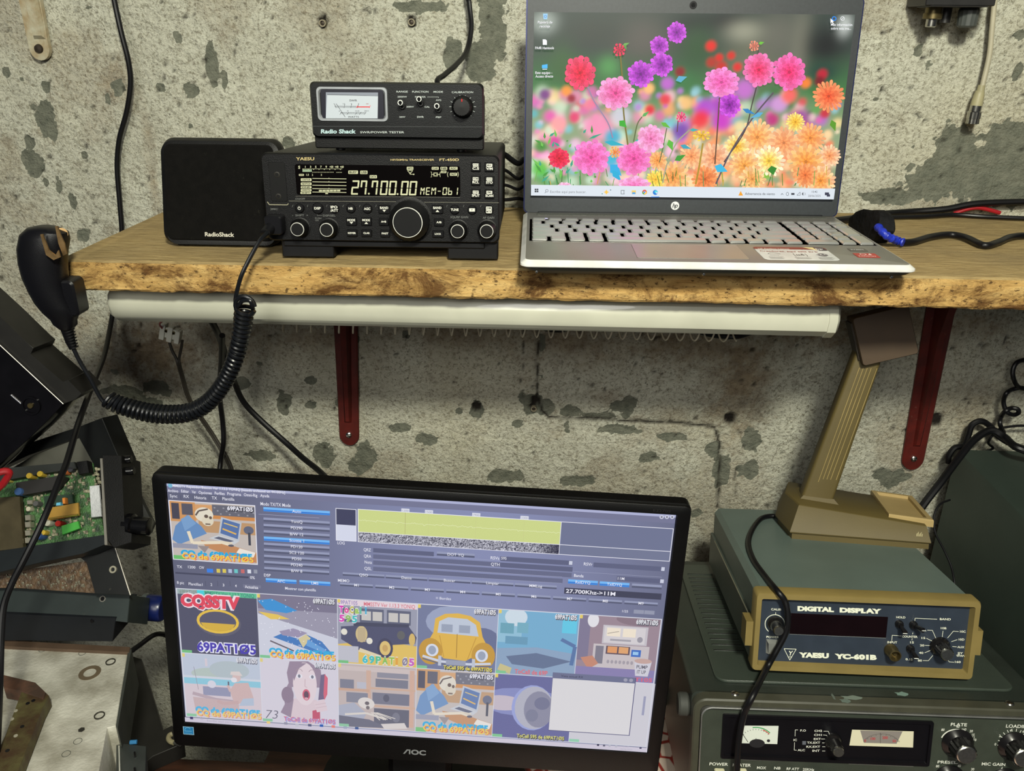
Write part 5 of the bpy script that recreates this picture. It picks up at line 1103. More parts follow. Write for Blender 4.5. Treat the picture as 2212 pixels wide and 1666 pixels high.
tx(B_(1636, 1036), '1/25', .0026, WHT, w=.0055, bold=.1); p = B_(1730, 1015); rc(p, (p[0] + .0098, p[1] - .0042), (150, 154, 176)); rc((p[0] + .0102, p[1]), (p[0] + .020, p[1] - .0042), (150, 154, 176))
# thumbnails
gx0, gyT = C_(50, 44); gx1 = Dq(1950, 160)[0]; gyM = C_(90, 596)[1]; gyB = C_(130, 1142)[1]
a.rect(gx0 - .001, gyB - .0012, gx1 + .0008, gyT + .0008, (214, 216, 228))
cw = (gx1 - gx0) / 6
def tcell(i, j):
    x0 = gx0 + cw * i + .0003; x1 = x0 + cw - .0006; y1, y0 = (gyT, gyM + .0003) if j == 0 else (gyM - .0003, gyB); return cell(x0, y0, x1, y1)
def marks(c, id_=True):
    pl, rr, el, tt, ln = c; rr(0, 0, .035, .055, (232, 206, 90)); rr(0, .955, .13, 1, (120, 196, 140))
    if id_: tt('69PAT1Ø5', .70, .085, .07, (232, 232, 236), .27, bold=1.5, out=(90, 90, 100))
a.wash = .12
# 1
c = tcell(0, 0); pl, rr, el, tt, ln = c
rr(0, 0, 1, 1, (70, 70, 92)); rr(0, 0, .25, .075, (150, 170, 170)); rr(.25, 0, .34, .075, (60, 210, 220)); rr(.34, 0, 1, .075, (86, 190, 140)); tt('69PAT105', .03, .068, .06, (120, 130, 110), .22, bold=.2); tt('MMSSTV Ver 1.13.3 YONIQ', .35, .068, .06, (40, 120, 110), .62, bold=.2)
el(.5, .49, .285, .21, (86, 84, 100)); el(.49, .47, .27, .19, (232, 190, 60)); el(.49, .47, .235, .155, (78, 76, 96)); pl([(.27, .50), (.71, .50), (.68, .56), (.60, .61), (.49, .63), (.38, .61), (.30, .56)], (214, 172, 52))
tt('CQSSTV', .03, .25, .17, (226, 60, 80), .75, bold=3.0, out=(244, 226, 232), slant=.04, dx=0, dy=0); tt('69PAT1Ø5', .20, .955, .14, (64, 52, 170), .76, bold=1.6, out=(236, 236, 250), dx=0, dy=0); rr(0, .955, .13, 1, (110, 190, 120))
# 2  snow scene with a blue snow scooter
c = tcell(1, 0); pl, rr, el, tt, ln = c
rr(0, 0, 1, 1, (150, 146, 166)); rr(0, 0, 1, .22, (116, 110, 134)); pl([(0, .30), (1, .62), (1, 1), (0, 1)], (206, 208, 222)); pl([(0, .10), (.18, .06), (.5, .22), (.36, .27), (.1, .24)], (50, 140, 210)); pl([(.0, .27), (.25, .30), (.40, .36), (.16, .38)], (232, 196, 80))
pl([(.18, .66), (.5, .78), (.9, .93), (.94, .88), (.8, .68), (.6, .58), (.5, .66), (.28, .60)], (62, 116, 186)); pl([(.5, .66), (.6, .58), (.66, .64), (.56, .80)], (214, 200, 150)); pl([(.62, .66), (.84, .80), (.9, .9), (.6, .76)], (96, 156, 216)); ln([(.14, .72), (.44, .86)], .02, (90, 80, 90))
pl([(.26, .56), (.44, .50), (.62, .56), (.5, .64), (.3, .62)], (150, 140, 170))
rr_ = np.random.RandomState(4)
for i in range(70): x_, y_ = rr_.rand() * .96 + .02, rr_.rand() * .8 + .02; el(x_, y_, .006, .008, (236, 236, 246), 6)
marks(c); caption(tt, x=.13, w=.84)
# 3  old car in a garage
c = tcell(2, 0); pl, rr, el, tt, ln = c
rr(0, 0, 1, 1, (150, 152, 170)); rr(0, 0, 1, .085, (232, 214, 220)); tt('69PAT105', .01, .072, .06, (130, 110, 180), .24, bold=.2); tt('MMSSTV Ver 1.13.3 YONIQ', .33, .076, .06, (214, 96, 110), .64, bold=.2)
for x_ in (.06, .28, .42, .62, .76): rr(x_, .12, x_ + .16, .34, (86, 90, 112)); rr(x_ + .02, .16, x_ + .14, .30, (200, 196, 190))
pl([(0, .70), (.5, .6), (1, .66), (1, 1), (0, 1)], (226, 190, 90)); pl([(.04, .42), (.45, .36), (.9, .36), (1, .52), (.98, .62), (.7, .66), (.56, .84), (.3, .80), (.04, .62)], (70, 72, 100)); el(.60, .72, .10, .16, (60, 60, 84)); el(.60, .72, .07, .115, (222, 190, 110)); el(.60, .72, .035, .055, (200, 160, 90))
el(.30, .52, .075, .13, (208, 186, 130)); rr(.25, .42, .35, .64, (190, 170, 130)); el(.08, .5, .04, .05, (230, 226, 210)); el(.40, .62, .04, .05, (230, 226, 210)); el(.94, .56, .04, .10, (214, 180, 100)); pl([(.28, .74), (.55, .84), (.54, .88), (.26, .8)], (224, 210, 170)); pl([(.2, .34), (.9, .32), (.9, .37), (.2, .40)], (60, 62, 84)); rr(0, .72, .26, .98, (190, 190, 200)); el(.8, .5, .05, .07, (90, 90, 90))
for i, ch in enumerate('ToCall'): tt(ch, .02 + i * .065, .20, .10, ((220, 60, 180), (226, 70, 150), (200, 190, 90), (160, 200, 90), (90, 190, 160), (60, 170, 210))[i], .055 if ch not in 'l' else .02, bold=2.5, out=(244, 240, 244), dx=0, dy=0)
for i, ch in enumerate('595'): tt(ch, .02 + i * .08, .34, .10, ((220, 60, 180), (140, 190, 90), (60, 190, 190))[i], .065, bold=2, out=(244, 240, 244), dx=0, dy=0)
for i, ch in enumerate('69PAT1Ø5'): tt(ch, .31 + i * .085, .97, .11, ((60, 190, 200), (60, 190, 190), (80, 190, 140), (130, 190, 80), (150, 190, 60), (226, 160, 60), (130, 120, 150), (200, 90, 190))[i], .07 if ch != '1' else .03, bold=2, out=(230, 230, 230), dx=0, dy=0)
rr(0, .955, .13, 1, (110, 190, 120)); rr(0, 0, .035, .05, (232, 206, 90))
# 4  yellow round car from the front
c = tcell(3, 0); pl, rr, el, tt, ln = c
rr(0, 0, 1, 1, (108, 116, 150)); el(.6, .25, .5, .3, (150, 160, 190)); el(.82, .6, .26, .3, (96, 104, 140))
Yc, Yd = (226, 178, 66), (196, 146, 50)
pl([(.20, .42), (.22, .20), (.34, .12), (.5, .10), (.66, .13), (.78, .22), (.82, .44), (.9, .62), (.62, .84), (.34, .82), (.12, .60)], Yc); pl([(.25, .42), (.27, .24), (.38, .17), (.62, .18), (.73, .26), (.77, .44)], (190, 200, 216)); rr(.30, .28, .44, .40, (150, 160, 180)); rr(.52, .28, .66, .40, (150, 160, 180))
el(.17, .72, .15, .21, Yd); el(.84, .74, .15, .21, Yd); el(.19, .70, .08, .10, (216, 222, 236)); el(.82, .74, .08, .10, (216, 222, 236)); el(.19, .70, .05, .07, (150, 160, 180)); el(.82, .74, .05, .07, (150, 160, 180))
ln([(.28, .46), (.34, .80)], .01, Yd); ln([(.74, .46), (.64, .82)], .01, Yd); ln([(.5, .42), (.5, .80)], .008, (150, 110, 40)); ln([(.07, .80), (.3, .87), (.66, .89), (.94, .86)], .035, (206, 212, 226)); ln([(.07, .84), (.3, .91), (.66, .93), (.94, .90)], .02, (96, 100, 120)); rr(.37, .84, .62, .92, (150, 156, 176)); rr(.27, .78, .31, .94, (190, 196, 210)); rr(.70, .80, .74, .95, (190, 196, 210))
marks(c); tt('ToCall 595 de 69PAT1Ø5', .34, .985, .055, (232, 216, 90), .62, bold=1.6, out=(60, 60, 50))
# 5  blue study room
c = tcell(4, 0); pl, rr, el, tt, ln = c
rr(0, 0, 1, 1, (110, 170, 206)); rr(0, 0, .3, .5, (140, 190, 214)); el(.22, .1, .14, .14, (206, 222, 232)); rr(.03, .2, .2, .36, (100, 160, 180)); rr(.24, .18, .38, .34, (110, 170, 190)); rr(.1, .4, .38, .52, (96, 150, 180)); rr(.8, .05, .98, .3, (90, 200, 230)); pl([(.0, .6), (.5, .55), (1, .62), (1, 1), (0, 1)], (134, 160, 190)); pl([(.12, .72), (.5, .64), (.95, .74), (.6, .88), (.2, .84)], (92, 108, 140))
pl([(.2, .9), (.05, .84), (.02, .94), (.18, 1)], (200, 190, 130)); marks(c); tt('ToCall de 69P', .24, .985, .07, (222, 100, 110), .42, bold=1.2); ln([(.8, .4), (.98, .5), (.95, .8)], .05, (80, 110, 160))
# 6  two retro radio sets and a mug
c = tcell(5, 0); pl, rr, el, tt, ln = c
rr(0, 0, 1, 1, (150, 128, 140)); rr(0, 0, .14, .7, (120, 112, 140)); el(.17, .07, .07, .11, (230, 228, 232)); el(.75, .02, .3, .1, (130, 108, 120)); rr(.30, .13, .86, .42, (196, 190, 196)); rr(.32, .15, .83, .40, (214, 208, 210)); rr(.35, .17, .52, .30, (244, 230, 206)); rr(.55, .17, .71, .30, (244, 230, 206)); ln([(.36, .26), (.5, .22)], .006, (90, 80, 80)); el(.77, .33, .035, .045, (150, 146, 156)); rr(.4, .34, .66, .37, (160, 156, 164))
rr(.20, .43, .9, .80, (200, 190, 192)); rr(.23, .46, .33, .74, (120, 116, 130)); rr(.36, .45, .66, .58, (90, 70, 80)); rr(.38, .46, .50, .56, (226, 150, 90)); rr(.52, .46, .64, .56, (226, 160, 100)); rr(.68, .49, .80, .60, (50, 100, 190)); rr(.70, .52, .77, .57, (150, 200, 240))
for i in range(7): el(.40 + i * .05, .70, .018, .03, (160, 152, 160), 10)
pl([(.05, .66), (.2, .62), (.28, .74), (.16, .84)], (196, 130, 104)); rr(0, .8, 1, 1, (130, 120, 170)); pl([(.73, .66), (.95, .66), (.92, .90), (.76, .90)], (208, 206, 216)); el(.84, .66, .11, .04, (196, 160, 150)); tt('PUMP', .765, .78, .055, (80, 76, 90), .14, bold=.6); tt('IT UP', .78, .86, .055, (80, 76, 90), .11, bold=.6); marks(c); tt('T105', .76, .985, .06, (222, 90, 110), .22, bold=1)
a.wash = .3
# 7  man on a beach with a radio set
c = tcell(0, 1); pl, rr, el, tt, ln = c
rr(0, 0, 1, 1, (214, 196, 200)); rr(0, 0, 1, .36, (184, 196, 212)); el(.4, .30, .3, .10, (172, 190, 176)); el(.6, .22, .26, .14, (168, 184, 186)); rr(.29, .06, .32, .18, (216, 200, 206)); rr(0, .36, 1, .47, (120, 196, 216)); rr(0, .34, 1, .375, (206, 212, 220)); ln([(.14, .2), (.18, .56)], .006, (130, 120, 130))
rr(.24, .50, .60, .64, (128, 130, 160)); el(.36, .46, .055, .06, (216, 214, 224)); ln([(.1, .62), (.4, .70), (.66, .72)], .05, (176, 150, 156)); pl([(.1, .68), (.7, .72), (.7, .92), (.12, .88)], (196, 164, 160)); pl([(.66, .42), (.84, .40), (.90, .64), (.86, .74), (.64, .74), (.60, .58)], (206, 168, 160)); el(.69, .33, .055, .07, (216, 180, 170)); pl([(.61, .29), (.62, .24), (.73, .23), (.77, .30)], (222, 206, 196)); el(.655, .37, .04, .04, (232, 228, 230)); ln([(.66, .46), (.60, .56), (.57, .46)], .035, (206, 168, 160)); ln([(.70, .72), (.50, .76), (.42, .72)], .05, (196, 156, 150)); pl([(.76, .66), (.90, .64), (.90, .76), (.70, .78)], (170, 186, 206)); rr(.57, .40, .59, .46, (70, 70, 84)); marks(c); caption(tt, x=.13)
# 8  surprised woman with a red telephone
c = tcell(1, 1); pl, rr, el, tt, ln = c
rr(0, 0, 1, 1, (216, 208, 218)); HR = (134, 110, 130); pl([(.38, .02), (.62, .0), (.78, .12), (.80, .4), (.40, .42), (.42, .66), (.38, .92), (.24, .84), (.30, .70), (.28, .54), (.36, .36), (.34, .2)], HR); el(.34, .55, .08, .13, (122, 98, 118)); pl([(.42, .6), (.72, .6), (.74, 1), (.36, 1)], (222, 196, 200)); el(.57, .36, .155, .34, (232, 210, 212)); pl([(.40, .16), (.46, .04), (.60, .03), (.50, .12), (.43, .32)], HR)
for x_ in (.50, .67): el(x_, .24, .04, .035, (240, 238, 244)); el(x_, .24, .018, .028, (96, 96, 110), 12); ln([(x_ - .045, .165), (x_ - .02, .13), (x_ + .02, .13), (x_ + .045, .165)], .007, (150, 120, 128))
el(.585, .53, .05, .09, (206, 60, 84)); el(.585, .53, .032, .06, (70, 36, 52)); el(.585, .59, .025, .02, (220, 150, 160)); ln([(.575, .28), (.57, .40), (.60, .41)], .012, (206, 176, 180)); pl([(.78, .2), (.84, .18), (.82, .58), (.74, .60)], (84, 66, 100)); pl([(.83, .18), (.87, .24), (.86, .5), (.82, .6), (.81, .5)], (214, 70, 90)); pl([(.66, .78), (.76, .74), (.76, .9), (.66, .92)], (190, 50, 76)); pl([(.68, .64), (.82, .58), (.86, .76), (.72, .80)], (226, 200, 204)); ln([(.70, .68), (.84, .64)], .008, (200, 170, 176)); ln([(.71, .73), (.85, .69)], .008, (200, 170, 176))
tt('73', .03, .95, .14, (80, 76, 90), .16, bold=-.5, slant=.2); marks(c); tt('ToCall de 69PAT1Ø5', .28, .97, .07, (214, 70, 96), .68, bold=.6, out=(150, 150, 214))
# 9  skeleton asleep before a radio shelf
c = tcell(2, 1); pl, rr, el, tt, ln = c
rr(0, 0, 1, 1, (190, 170, 160)); rr(0, .03, 1, .10, (206, 186, 176)); rr(.36, .08, .42, .62, (206, 160, 130)); rr(.92, .04, .98, .95, (210, 160, 130)); rr(0, .38, .4, .42, (200, 150, 116)); rr(.42, .34, 1, .37, (206, 160, 126)); rr(.42, .62, 1, .65, (206, 160, 126)); rr(.02, .24, .2, .38, (100, 100, 116)); rr(.24, .27, .36, .37, (180, 180, 190)); rr(.5, .10, .9, .18, (120, 118, 130)); rr(.48, .2, .9, .33, (96, 96, 110)); rr(.1, .44, .38, .60, (110, 110, 124)); rr(.44, .42, .92, .60, (92, 92, 108)); el(.62, .5, .04, .06, (60, 60, 76)); rr(.46, .67, .92, .95, (70, 70, 84)); el(.75, .8, .05, .08, (96, 96, 110))
pl([(.0, .66), (.2, .60), (.36, .76), (.3, .94), (0, .92)], (160, 164, 180)); el(.36, .60, .11, .09, (226, 216, 204), rot=.3); el(.37, .6, .03, .03, (80, 70, 70), 12); el(.38, .67, .025, .03, (90, 78, 76), 12); ln([(.08, .8), (.36, .76), (.62, .84)], .03, (222, 212, 196))
for i in range(5): ln([(.42 + i * .02, .74), (.54 + i * .05, .86 - i * .01)], .012, (222, 212, 196))
pl([(.0, .82), (.4, .86), (.66, .98), (0, 1)], (80, 80, 96)); pl([(.55, .92), (.86, .88), (.9, .97), (.6, 1)], (220, 210, 200)); marks(c, False)
a.wash = .2; desk_skeleton(tcell(3, 1)); a.wash = .12
# 11 planet
c = tcell(4, 1); pl, rr, el, tt, ln = c
rr(0, 0, 1, 1, (96, 98, 150)); el(.35, .42, .6, .22, (130, 136, 190)); el(.1, .45, .3, .12, (196, 184, 196)); el(.5, .5, .27, .36, (150, 160, 214)); el(.52, .50, .25, .34, (176, 176, 190)); el(.58, .52, .19, .29, (134, 134, 156)); el(.62, .42, .10, .10, (110, 112, 140)); el(.5, .62, .08, .1, (120, 122, 146)); marks(c, False); tt('ToCall 595 de 69PAT1Ø5', .32, .985, .055, (220, 216, 120), .62, bold=1.2, out=(60, 60, 60))
c = tcell(5, 1); c[1](0, 0, 1, 1, (206, 204, 212)); c[1](0, .955, .13, 1, (140, 206, 170)); c[1](.9, .2, .93, .5, (150, 152, 180))
a.wash = 0
# floating window
p = Dq(1086, 590); q = Dq(1700, 1088); x0, x1 = p[0], Dq(1735, 700)[0]; yt, yb = p[1], Dq(1060, 1048)[1]
a.rect(x0 - .0003, yb - .0008, x1 + .0008, yt, (92, 92, 130)); a.rect(x0, yb, x1, yt - .0068, (218, 216, 220)); a.rect(x0, yt - .0068, x1, yt, (112, 116, 146)); tx((x0 + .008, yt - .0046), 'Vista actual RX', .0024, (60, 62, 84), w=.022, bold=.2); a.ell(x1 - .0095, yt - .0034, .002, .002, (160, 160, 180)); a.ell(x1 - .004, yt - .0034, .002, .002, (160, 160, 180))
# taskbar
tb = C_(120, 1150)[1]
a.rect(-.23832, 0, .23832, gyB - .0016, (206, 200, 216)); a.rect(gx1 + .0008, 0, .23832, gyM, (206, 202, 214))
for p, q_, c in (((160, 1158), 0, (60, 50, 96)),): 
    x, y = C_(176, 1158); a.rect(x - .0016, y - .0018, x + .0016, y + .0014, (70, 60, 110))
x, y = C_(310, 1186); tx((x, y - .0005), 'Escribe aquí para buscar', .0024, (176, 168, 186), w=.036, bold=0); x, y = C_(265, 1164); a.ring(x, y, .0014, .0003, (170, 160, 180))
for cx, cy, c in ((842, 1198, (236, 206, 130)), (992, 1206, (150, 150, 170)), (1090, 1224, (196, 196, 208)), (1200, 1222, (90, 96, 130)), (1302, 1226, (50, 96, 180)), (1404, 1234, (226, 130, 120)), (1508, 1242, (160, 170, 190)), (1608, 1248, (70, 96, 150))):
    x, y = C_(cx, cy); a.rect(x - .0018, y - .0015, x + .0018, y + .0015, c)
for cx, cy, c in ((1444, 1168, (50, 50, 80)), (1492, 1172, (96, 96, 120)), (1536, 1176, (186, 186, 200)), (1588, 1180, (186, 186, 200)), (1784, 1192, (80, 80, 110))):
    x, y = Dq(cx, cy); a.rect(x - .0010, y - .0012, x + .0012, y + .0012, c)
x, y = Dq(1620, 1206); tx((x, y), '28/06/2025', .0020, (180, 176, 192), w=.0125, bold=0); tx((x + .003, y + .0032), '15:47', .0020, (180, 176, 192), w=.006, bold=0)
a.build('screen', attr_mat('lit_screen_monitor', .95), t, facing(0, -.0005, 0))
a = Art(step=4e-6)
for s_, px in (('Λ', 873), ('O', 892), ('C', 909)):
    pass
x, y = H_(872, 1624); a.text('OC', x + .0072, y, .0058, (128, 130, 132), w=.0155, bold=2.0); a.poly([(x - .0010, y), (x + .0028, y + .0058), (x + .0066, y + .0058), (x + .0066, y), (x + .0051, y), (x + .0051, y + .0044), (x + .0038, y + .0044), (x + .0008, y)], (128, 130, 132))
x, y = H_(1410, 1101); a.text('E2270S', x, y - .0006, .0026, (26, 26, 28), w=.016, bold=.2)
a.build('brand_lettering', PRINT, t, facing(0, -.0026, 0))
x, y = H_(408, 1574); a = Art(step=4e-6); a.rect(-.0056, -.0050, .0056, .0050, (150, 190, 214)); a.rect(-.0050, -.0044, .0050, .0044, (36, 120, 178)); a.ring(-.0006, .0006, .0034, .0005, (110, 180, 220), 30, 200); a.line([(-.0036, -.0008), (.0034, -.0004)], .0007, (110, 180, 220)); a.line([(-.0036, -.003), (.0036, -.003)], .0006, (90, 160, 206))
a.build('energy_sticker', PRINT, t, facing(x, -.0026, y))
# ---------------------------------------------------------------- old transceiver (bottom right)
MF = frame((.1535, -.4611, -.3802), -.2035, -.0211, -.0187)
t = thing('tube_transceiver', 'large old grey-green tube transceiver with meters and silver tipped knobs, at the bottom right', 'radio', MF)
GRN = mat('grey_green_enamel', (40, 46, 41), .42, var=.10, vscale=30, bump=.15, bscale=900, dust=.15)
Wf, Hf, Df = .340, .153, .3357
b = MB(); R = []
for (y, i) in ((.012, 0), (.015, 0), (Df - .004, 0), (Df, .003)):
    R.append([(x + Wf / 2, y, z - Hf / 2) for x, z in rrect(Wf - 2 * i, Hf - 2 * i, .006, 5)])
b.rings(R).build('case', GRN, t)
R = []
for (y, i, dz) in ((.014, 0, 0), (.0, 0, 0), (-.0015, .0015, 0), (-.0015, .0065, 0), (.006, .0075, 0)):
    R.append([(x + Wf / 2, y, z - Hf / 2) for x, z in rrect(Wf - 2 * i, Hf - 2 * i, max(.013 - i, .004), 7)])
MB().rings(R, True, False).build('front_bezel', mat('olive_grey_bezel', (62, 62, 51), .4, var=.12, dust=.2), t)
R = [[(x + Wf / 2, y, z - Hf / 2) for x, z in rrect(Wf - 2 * i, Hf - 2 * i, .010, 7)] for y, i in ((.004, .0072), (-.0028, .0074), (-.0032, .0084), (.004, .0092))]
MB().rings(R, False, False).build('chrome_trim', mat('chrome_trim', (215, 215, 210), .25, .9), t)
PY = .002
MB().slab(Wf - .018, Hf - .018, .004, .008, .0004, (Wf / 2, PY + .002, -Hf / 2), '-y').build('front_panel', mat('panel_green', (52, 58, 50), .45, var=.1, vscale=50, bump=.1, bscale=900), t)
def Z(cx, cy, M=MF, y=PY):
    q = loc_on(1500 + cx / 2.749, 1060 + cy / 2.749, M, 1, y); return q.x, q.z
x0, z1 = Z(168, 1322); x1, z0 = Z(1418, 1372)[0], Z(150, 1612)[1]
z0 = -.0640
b = MB()
o = rrect(x1 - x0, z1 - z0, .002, 3, (x0 + x1) / 2, (z0 + z1) / 2); i_ = rrect(x1 - x0 - .006, z1 - z0 - .006, .001, 3, (x0 + x1) / 2, (z0 + z1) / 2)
b.rings([[(x, PY + .001, z) for x, z in o], [(x, PY - .0022, z) for x, z in o], [(x, PY - .0022, z) for x, z in i_], [(x, PY - .0004, z) for x, z in i_]]).build('window_frame', mat('deep_black', (12, 11, 15), .3, spec=.4), t)
def ZW(cx, cy): return Z(cx, cy, MF, PY - .0008)
a = Art(ZW, step=6e-6); WH = (214, 216, 206)
a.poly([(262, 1396), (500, 1398), (492, 1506), (250, 1500)], (206, 212, 204)); a.ell(372, 1502, 46, 26, (30, 30, 34), 20); a.ell(272, 1478, 10, 9, (40, 40, 44), 12); a.ell(440, 1486, 10, 9, (40, 40, 44), 12)
a.ring(365, 1500, 112, 6, (60, 150, 90), -100, -40, ry=96); a.ring(365, 1500, 104, 5, (190, 60, 50), -66, -38, ry=88); a.line([(268, 1418), (318, 1494)], 3.5, (30, 30, 34)); a.text('A', 366, 1480, 10, (60, 60, 64), al='c')
for i in range(12): an = math.radians(-150 + i * 10); a.line([(365 + 92 * math.cos(an), 1500 + 78 * math.sin(an)), (365 + 100 * math.cos(an), 1500 + 85 * math.sin(an))], 2.5, (60, 60, 64))
a.poly([(936, 1420), (1302, 1430), (1298, 1526), (920, 1514)], (206, 202, 176)); a.poly([(984, 1424), (1236, 1430), (1200, 1504), (1006, 1498)], (128, 122, 118))
for i in range(34): an = math.radians(-155 + i * 4); a.line([(1110 + 118 * math.cos(an), 1520 + 78 * math.sin(an)), (1110 + (110 if i % 4 else 104) * math.cos(an), 1520 + (73 if i % 4 else 68) * math.sin(an))], 2, (50, 46, 46))
for s_, x, y in (('0', 1008, 1492), ('100', 1046, 1480), ('200', 1116, 1474), ('50', 1176, 1494)): a.text(s_, x, y, 15, (176, 60, 66), bold=1)
a.line([(1104, 1438), (1104, 1500)], 1.8, (60, 50, 50))
for s_, x, y, w in (('P.O', 628, 1430, 34), ('CH2', 712, 1432, 46), ('CH1', 710, 1456, 46), ('EXT', 708, 1480, 42), ('TX.EXT', 668, 1502, 78), ('RX.EXT', 664, 1526, 82), ('IC', 588, 1486, 20), ('ALC', 612, 1546, 44), ('INT', 700, 1550, 44)): a.text(s_, x, y, 12, WH, w=w, bold=.8)
a.line([(614, 1420), (598, 1420), (597, 1458)], 2.6, WH); a.line([(594, 1494), (592, 1540), (606, 1541)], 2.6, WH); a.line([(766, 1428), (794, 1428), (806, 1458)], 2.6, WH); a.line([(764, 1450), (784, 1452), (792, 1466)], 2.6, WH)
for y in (1474, 1497, 1520, 1545): a.line([(752 + (y > 1490) * 6, y), (776, y)], 2.6, WH)
a.rect(640, 1486, 662, 1508, (90, 94, 104))
a.build('meter_faces', PRINT, t, facing(0, PY - .0008, 0))
a = Art(Z, step=6e-6)
NM = (92, 92, 88)
a.poly([(248, 1570), (512, 1578), (510, 1606), (246, 1598)], NM); a.poly([(918, 1596), (1302, 1612), (1300, 1640), (916, 1624)], NM)
for i, ch in enumerate('YAESU'): a.text(ch, 262 + i * 52, 1594 + i * 1.6, 17, (30, 30, 30), w=26, bold=.6)
for i, ch in enumerate('FT-101'): a.text(ch, 962 + i * 54, 1623 + i * 2, 17, (30, 30, 30), w=26 if ch != '1' else 8, bold=.6)
a.text('SSB', 562, 1600, 13, (130, 126, 110), w=50, slant=.2); a.text('T R A N S C E I V E R', 654, 1608, 13, (130, 126, 110), w=222, slant=.2, slope=.03)
for s_, x, y, w, h in (('POWER', 88, 1630, 110, 17), ('HEATER', 226, 1636, 108, 17), ('MOX', 370, 1652, 54, 15), ('NB', 472, 1654, 38, 15), ('RF ATT', 546, 1658, 74, 15), ('25KHz', 642, 1662, 68, 15), ('PLATE', 1520, 1396, 96, 18), ('LOADING', 1848, 1406, 150, 19), ('PRESEL.', 1442, 1618, 122, 16), ('MIC GAIN', 1704, 1630, 140, 17)):
    a.text(s_, x, y, h, WH, w=w, bold=.8, slant=.15, slope=.03)
for s_, x, y in (('80', 1464, 1426), ('40', 1552, 1408), ('160', 1586, 1424), ('20', 1632, 1434), ('15', 1646, 1456), ('11', 1648, 1472), ('10', 1656, 1486), ('0', 1780, 1512), ('2', 1806, 1462), ('4', 1870, 1430), ('6', 1946, 1436), ('80', 1432, 1642), ('40', 1560, 1640), ('20', 1640, 1660), ('0', 1896, 1626), ('4', 1818, 1654)): a.text(s_, x, y, 14, WH, bold=.6, slant=.15)
a.ring(1552, 1502, 98, 7, WH, 205, 325, ry=88); a.ring(1512, 1710, 82, 6, WH, 200, 340, ry=74)
for k in range(11): an = math.radians(180 + k * 16.5); a.line([(1896 + 82 * math.cos(an), 1510 + 82 * math.sin(an)), (1896 + 98 * math.cos(an), 1510 + 98 * math.sin(an))], 4, WH)
for k in range(12): an = math.radians(170 + k * 16.5); a.line([(1552 + 76 * math.cos(an), 1502 + 68 * math.sin(an)), (1552 + 82 * math.cos(an), 1502 + 73 * math.sin(an))], 3, WH)
a.build('panel_lettering', PRINT, t, facing(0, PY - .0003, 0))
KB = mat('knob_black', (20, 19, 20), .22, var=.2); ALU = mat('spun_aluminium', (196, 196, 186), .28, 1, var=.1, vscale=400)
def oknob(M, par, x, z, y0, r, L, name='knob', fl=1):
    "skirted knob with ridged grip and a spun aluminium cap"
    Mk = Matrix.Translation((x, y0, z)) @ AX_FRONT
    k = MB().lathe([(r, 0), (r, .0012), (r * .86, .0035), (r * .72, .0055)], 32, Mk).lathe([(r * .74, .005), (r * .70, L), (r * .52, L), (0, L)], 32, Mk, flute=fl, fdep=r * .09).build(name, KB, par)
    MB().lathe([(r * .60, L - .001), (r * .60, L + .0012), (r * .54, L + .0020), (0, L + .0020)], 32, Mk).build('silver_cap', ALU, k)
x, z = Z(1562, 1500); oknob(MF, t, x, z, PY, .0150, .0175)
x, z = Z(1896, 1518); oknob(MF, t, x, z, PY, .0150, .0175)
x, z = Z(822, 1486); oknob(MF, t, x, z, PY - .0006, .0085, .016, fl=0)
x, z = Z(1512, 1712); oknob(MF, t, x, z, PY, .0150, .0175)
x, z = Z(1840, 1730); oknob(MF, t, x, z, PY, .0150, .0175)
for cx in (146, 276): x, z = Z(cx, 1668); MB().box((x, PY - .003, z - .002), (.010, .006, .012), .001).build('rocker_switch', mat('cream_plastic', (214, 210, 176), .5), t)
for cx in (396, 486, 576, 676): x, z = Z(cx, 1684); MB().box((x, PY - .002, z - .001), (.006, .004, .010), .001).build('slide_switch', KB, t)
# main dial below the frame, and the raised ventilated lid
oknob(MF, t, .135, -.112, PY, .026, .022, 'tuning_dial')
LID = mat('lid_green', (54, 62, 55), .38, var=.08, vscale=20, bump=.1, bscale=900, dust=.12)
b = MB().slab(.290, .286, .0030, .012, .0008, (.1715, .172, .0014), 'z'); b.build('top_lid', LID, t)
SL = mat('slot_dark', (14, 15, 15), .5); b = MB(); b2_ = MB()
for k in range(17):
    y = .284 - k * .0122
    for (xa, xb) in ((.034, .066), (.072, .160), (.182, .300)):
        b.box(((xa + xb) / 2, y, .0029), (xb - xa, .0020, .0004)); b2_.box(((xa + xb) / 2, y - .0018, .0031), (xb - xa, .0009, .0008))
b.build('louver_slots', SL, t); b2_.build('louver_ribs', LID, t)
for px, py, rx, ry, c in ((1840, 1508, 24, 4, (110, 122, 112)), (1826, 1515, 12, 4, (96, 110, 102)), (1948, 1500, 15, 4, (112, 136, 126)), (1800, 1506, 3, 6, (90, 100, 92))):
    a = Art(step=6e-6); q = loc_on(px, py, MF, 2, 0.0); a.poly([(q.x + rx * .00042 * math.cos(k * .63) * (1 + .3 * math.sin(k * 2.1)), q.y + ry * .0009 * math.sin(k * .63) * (1 + .3 * math.cos(k * 3))) for k in range(10)], c); a.build('paint_chip', PRINT, t, Matrix.Translation((0, 0, .0002)))
for px, py in ((1588, 1499), (2181, 1520)):
    q = loc_on(px, py, MF, 2, 0.0); MB().lathe([(.0042, 0), (.0036, .0012), (.0016, .0022), (0, .0022)], 18, Matrix.Translation((q.x, q.y, 0))).build('screw', mat('nickel', (180, 178, 170), .25, 1), t)
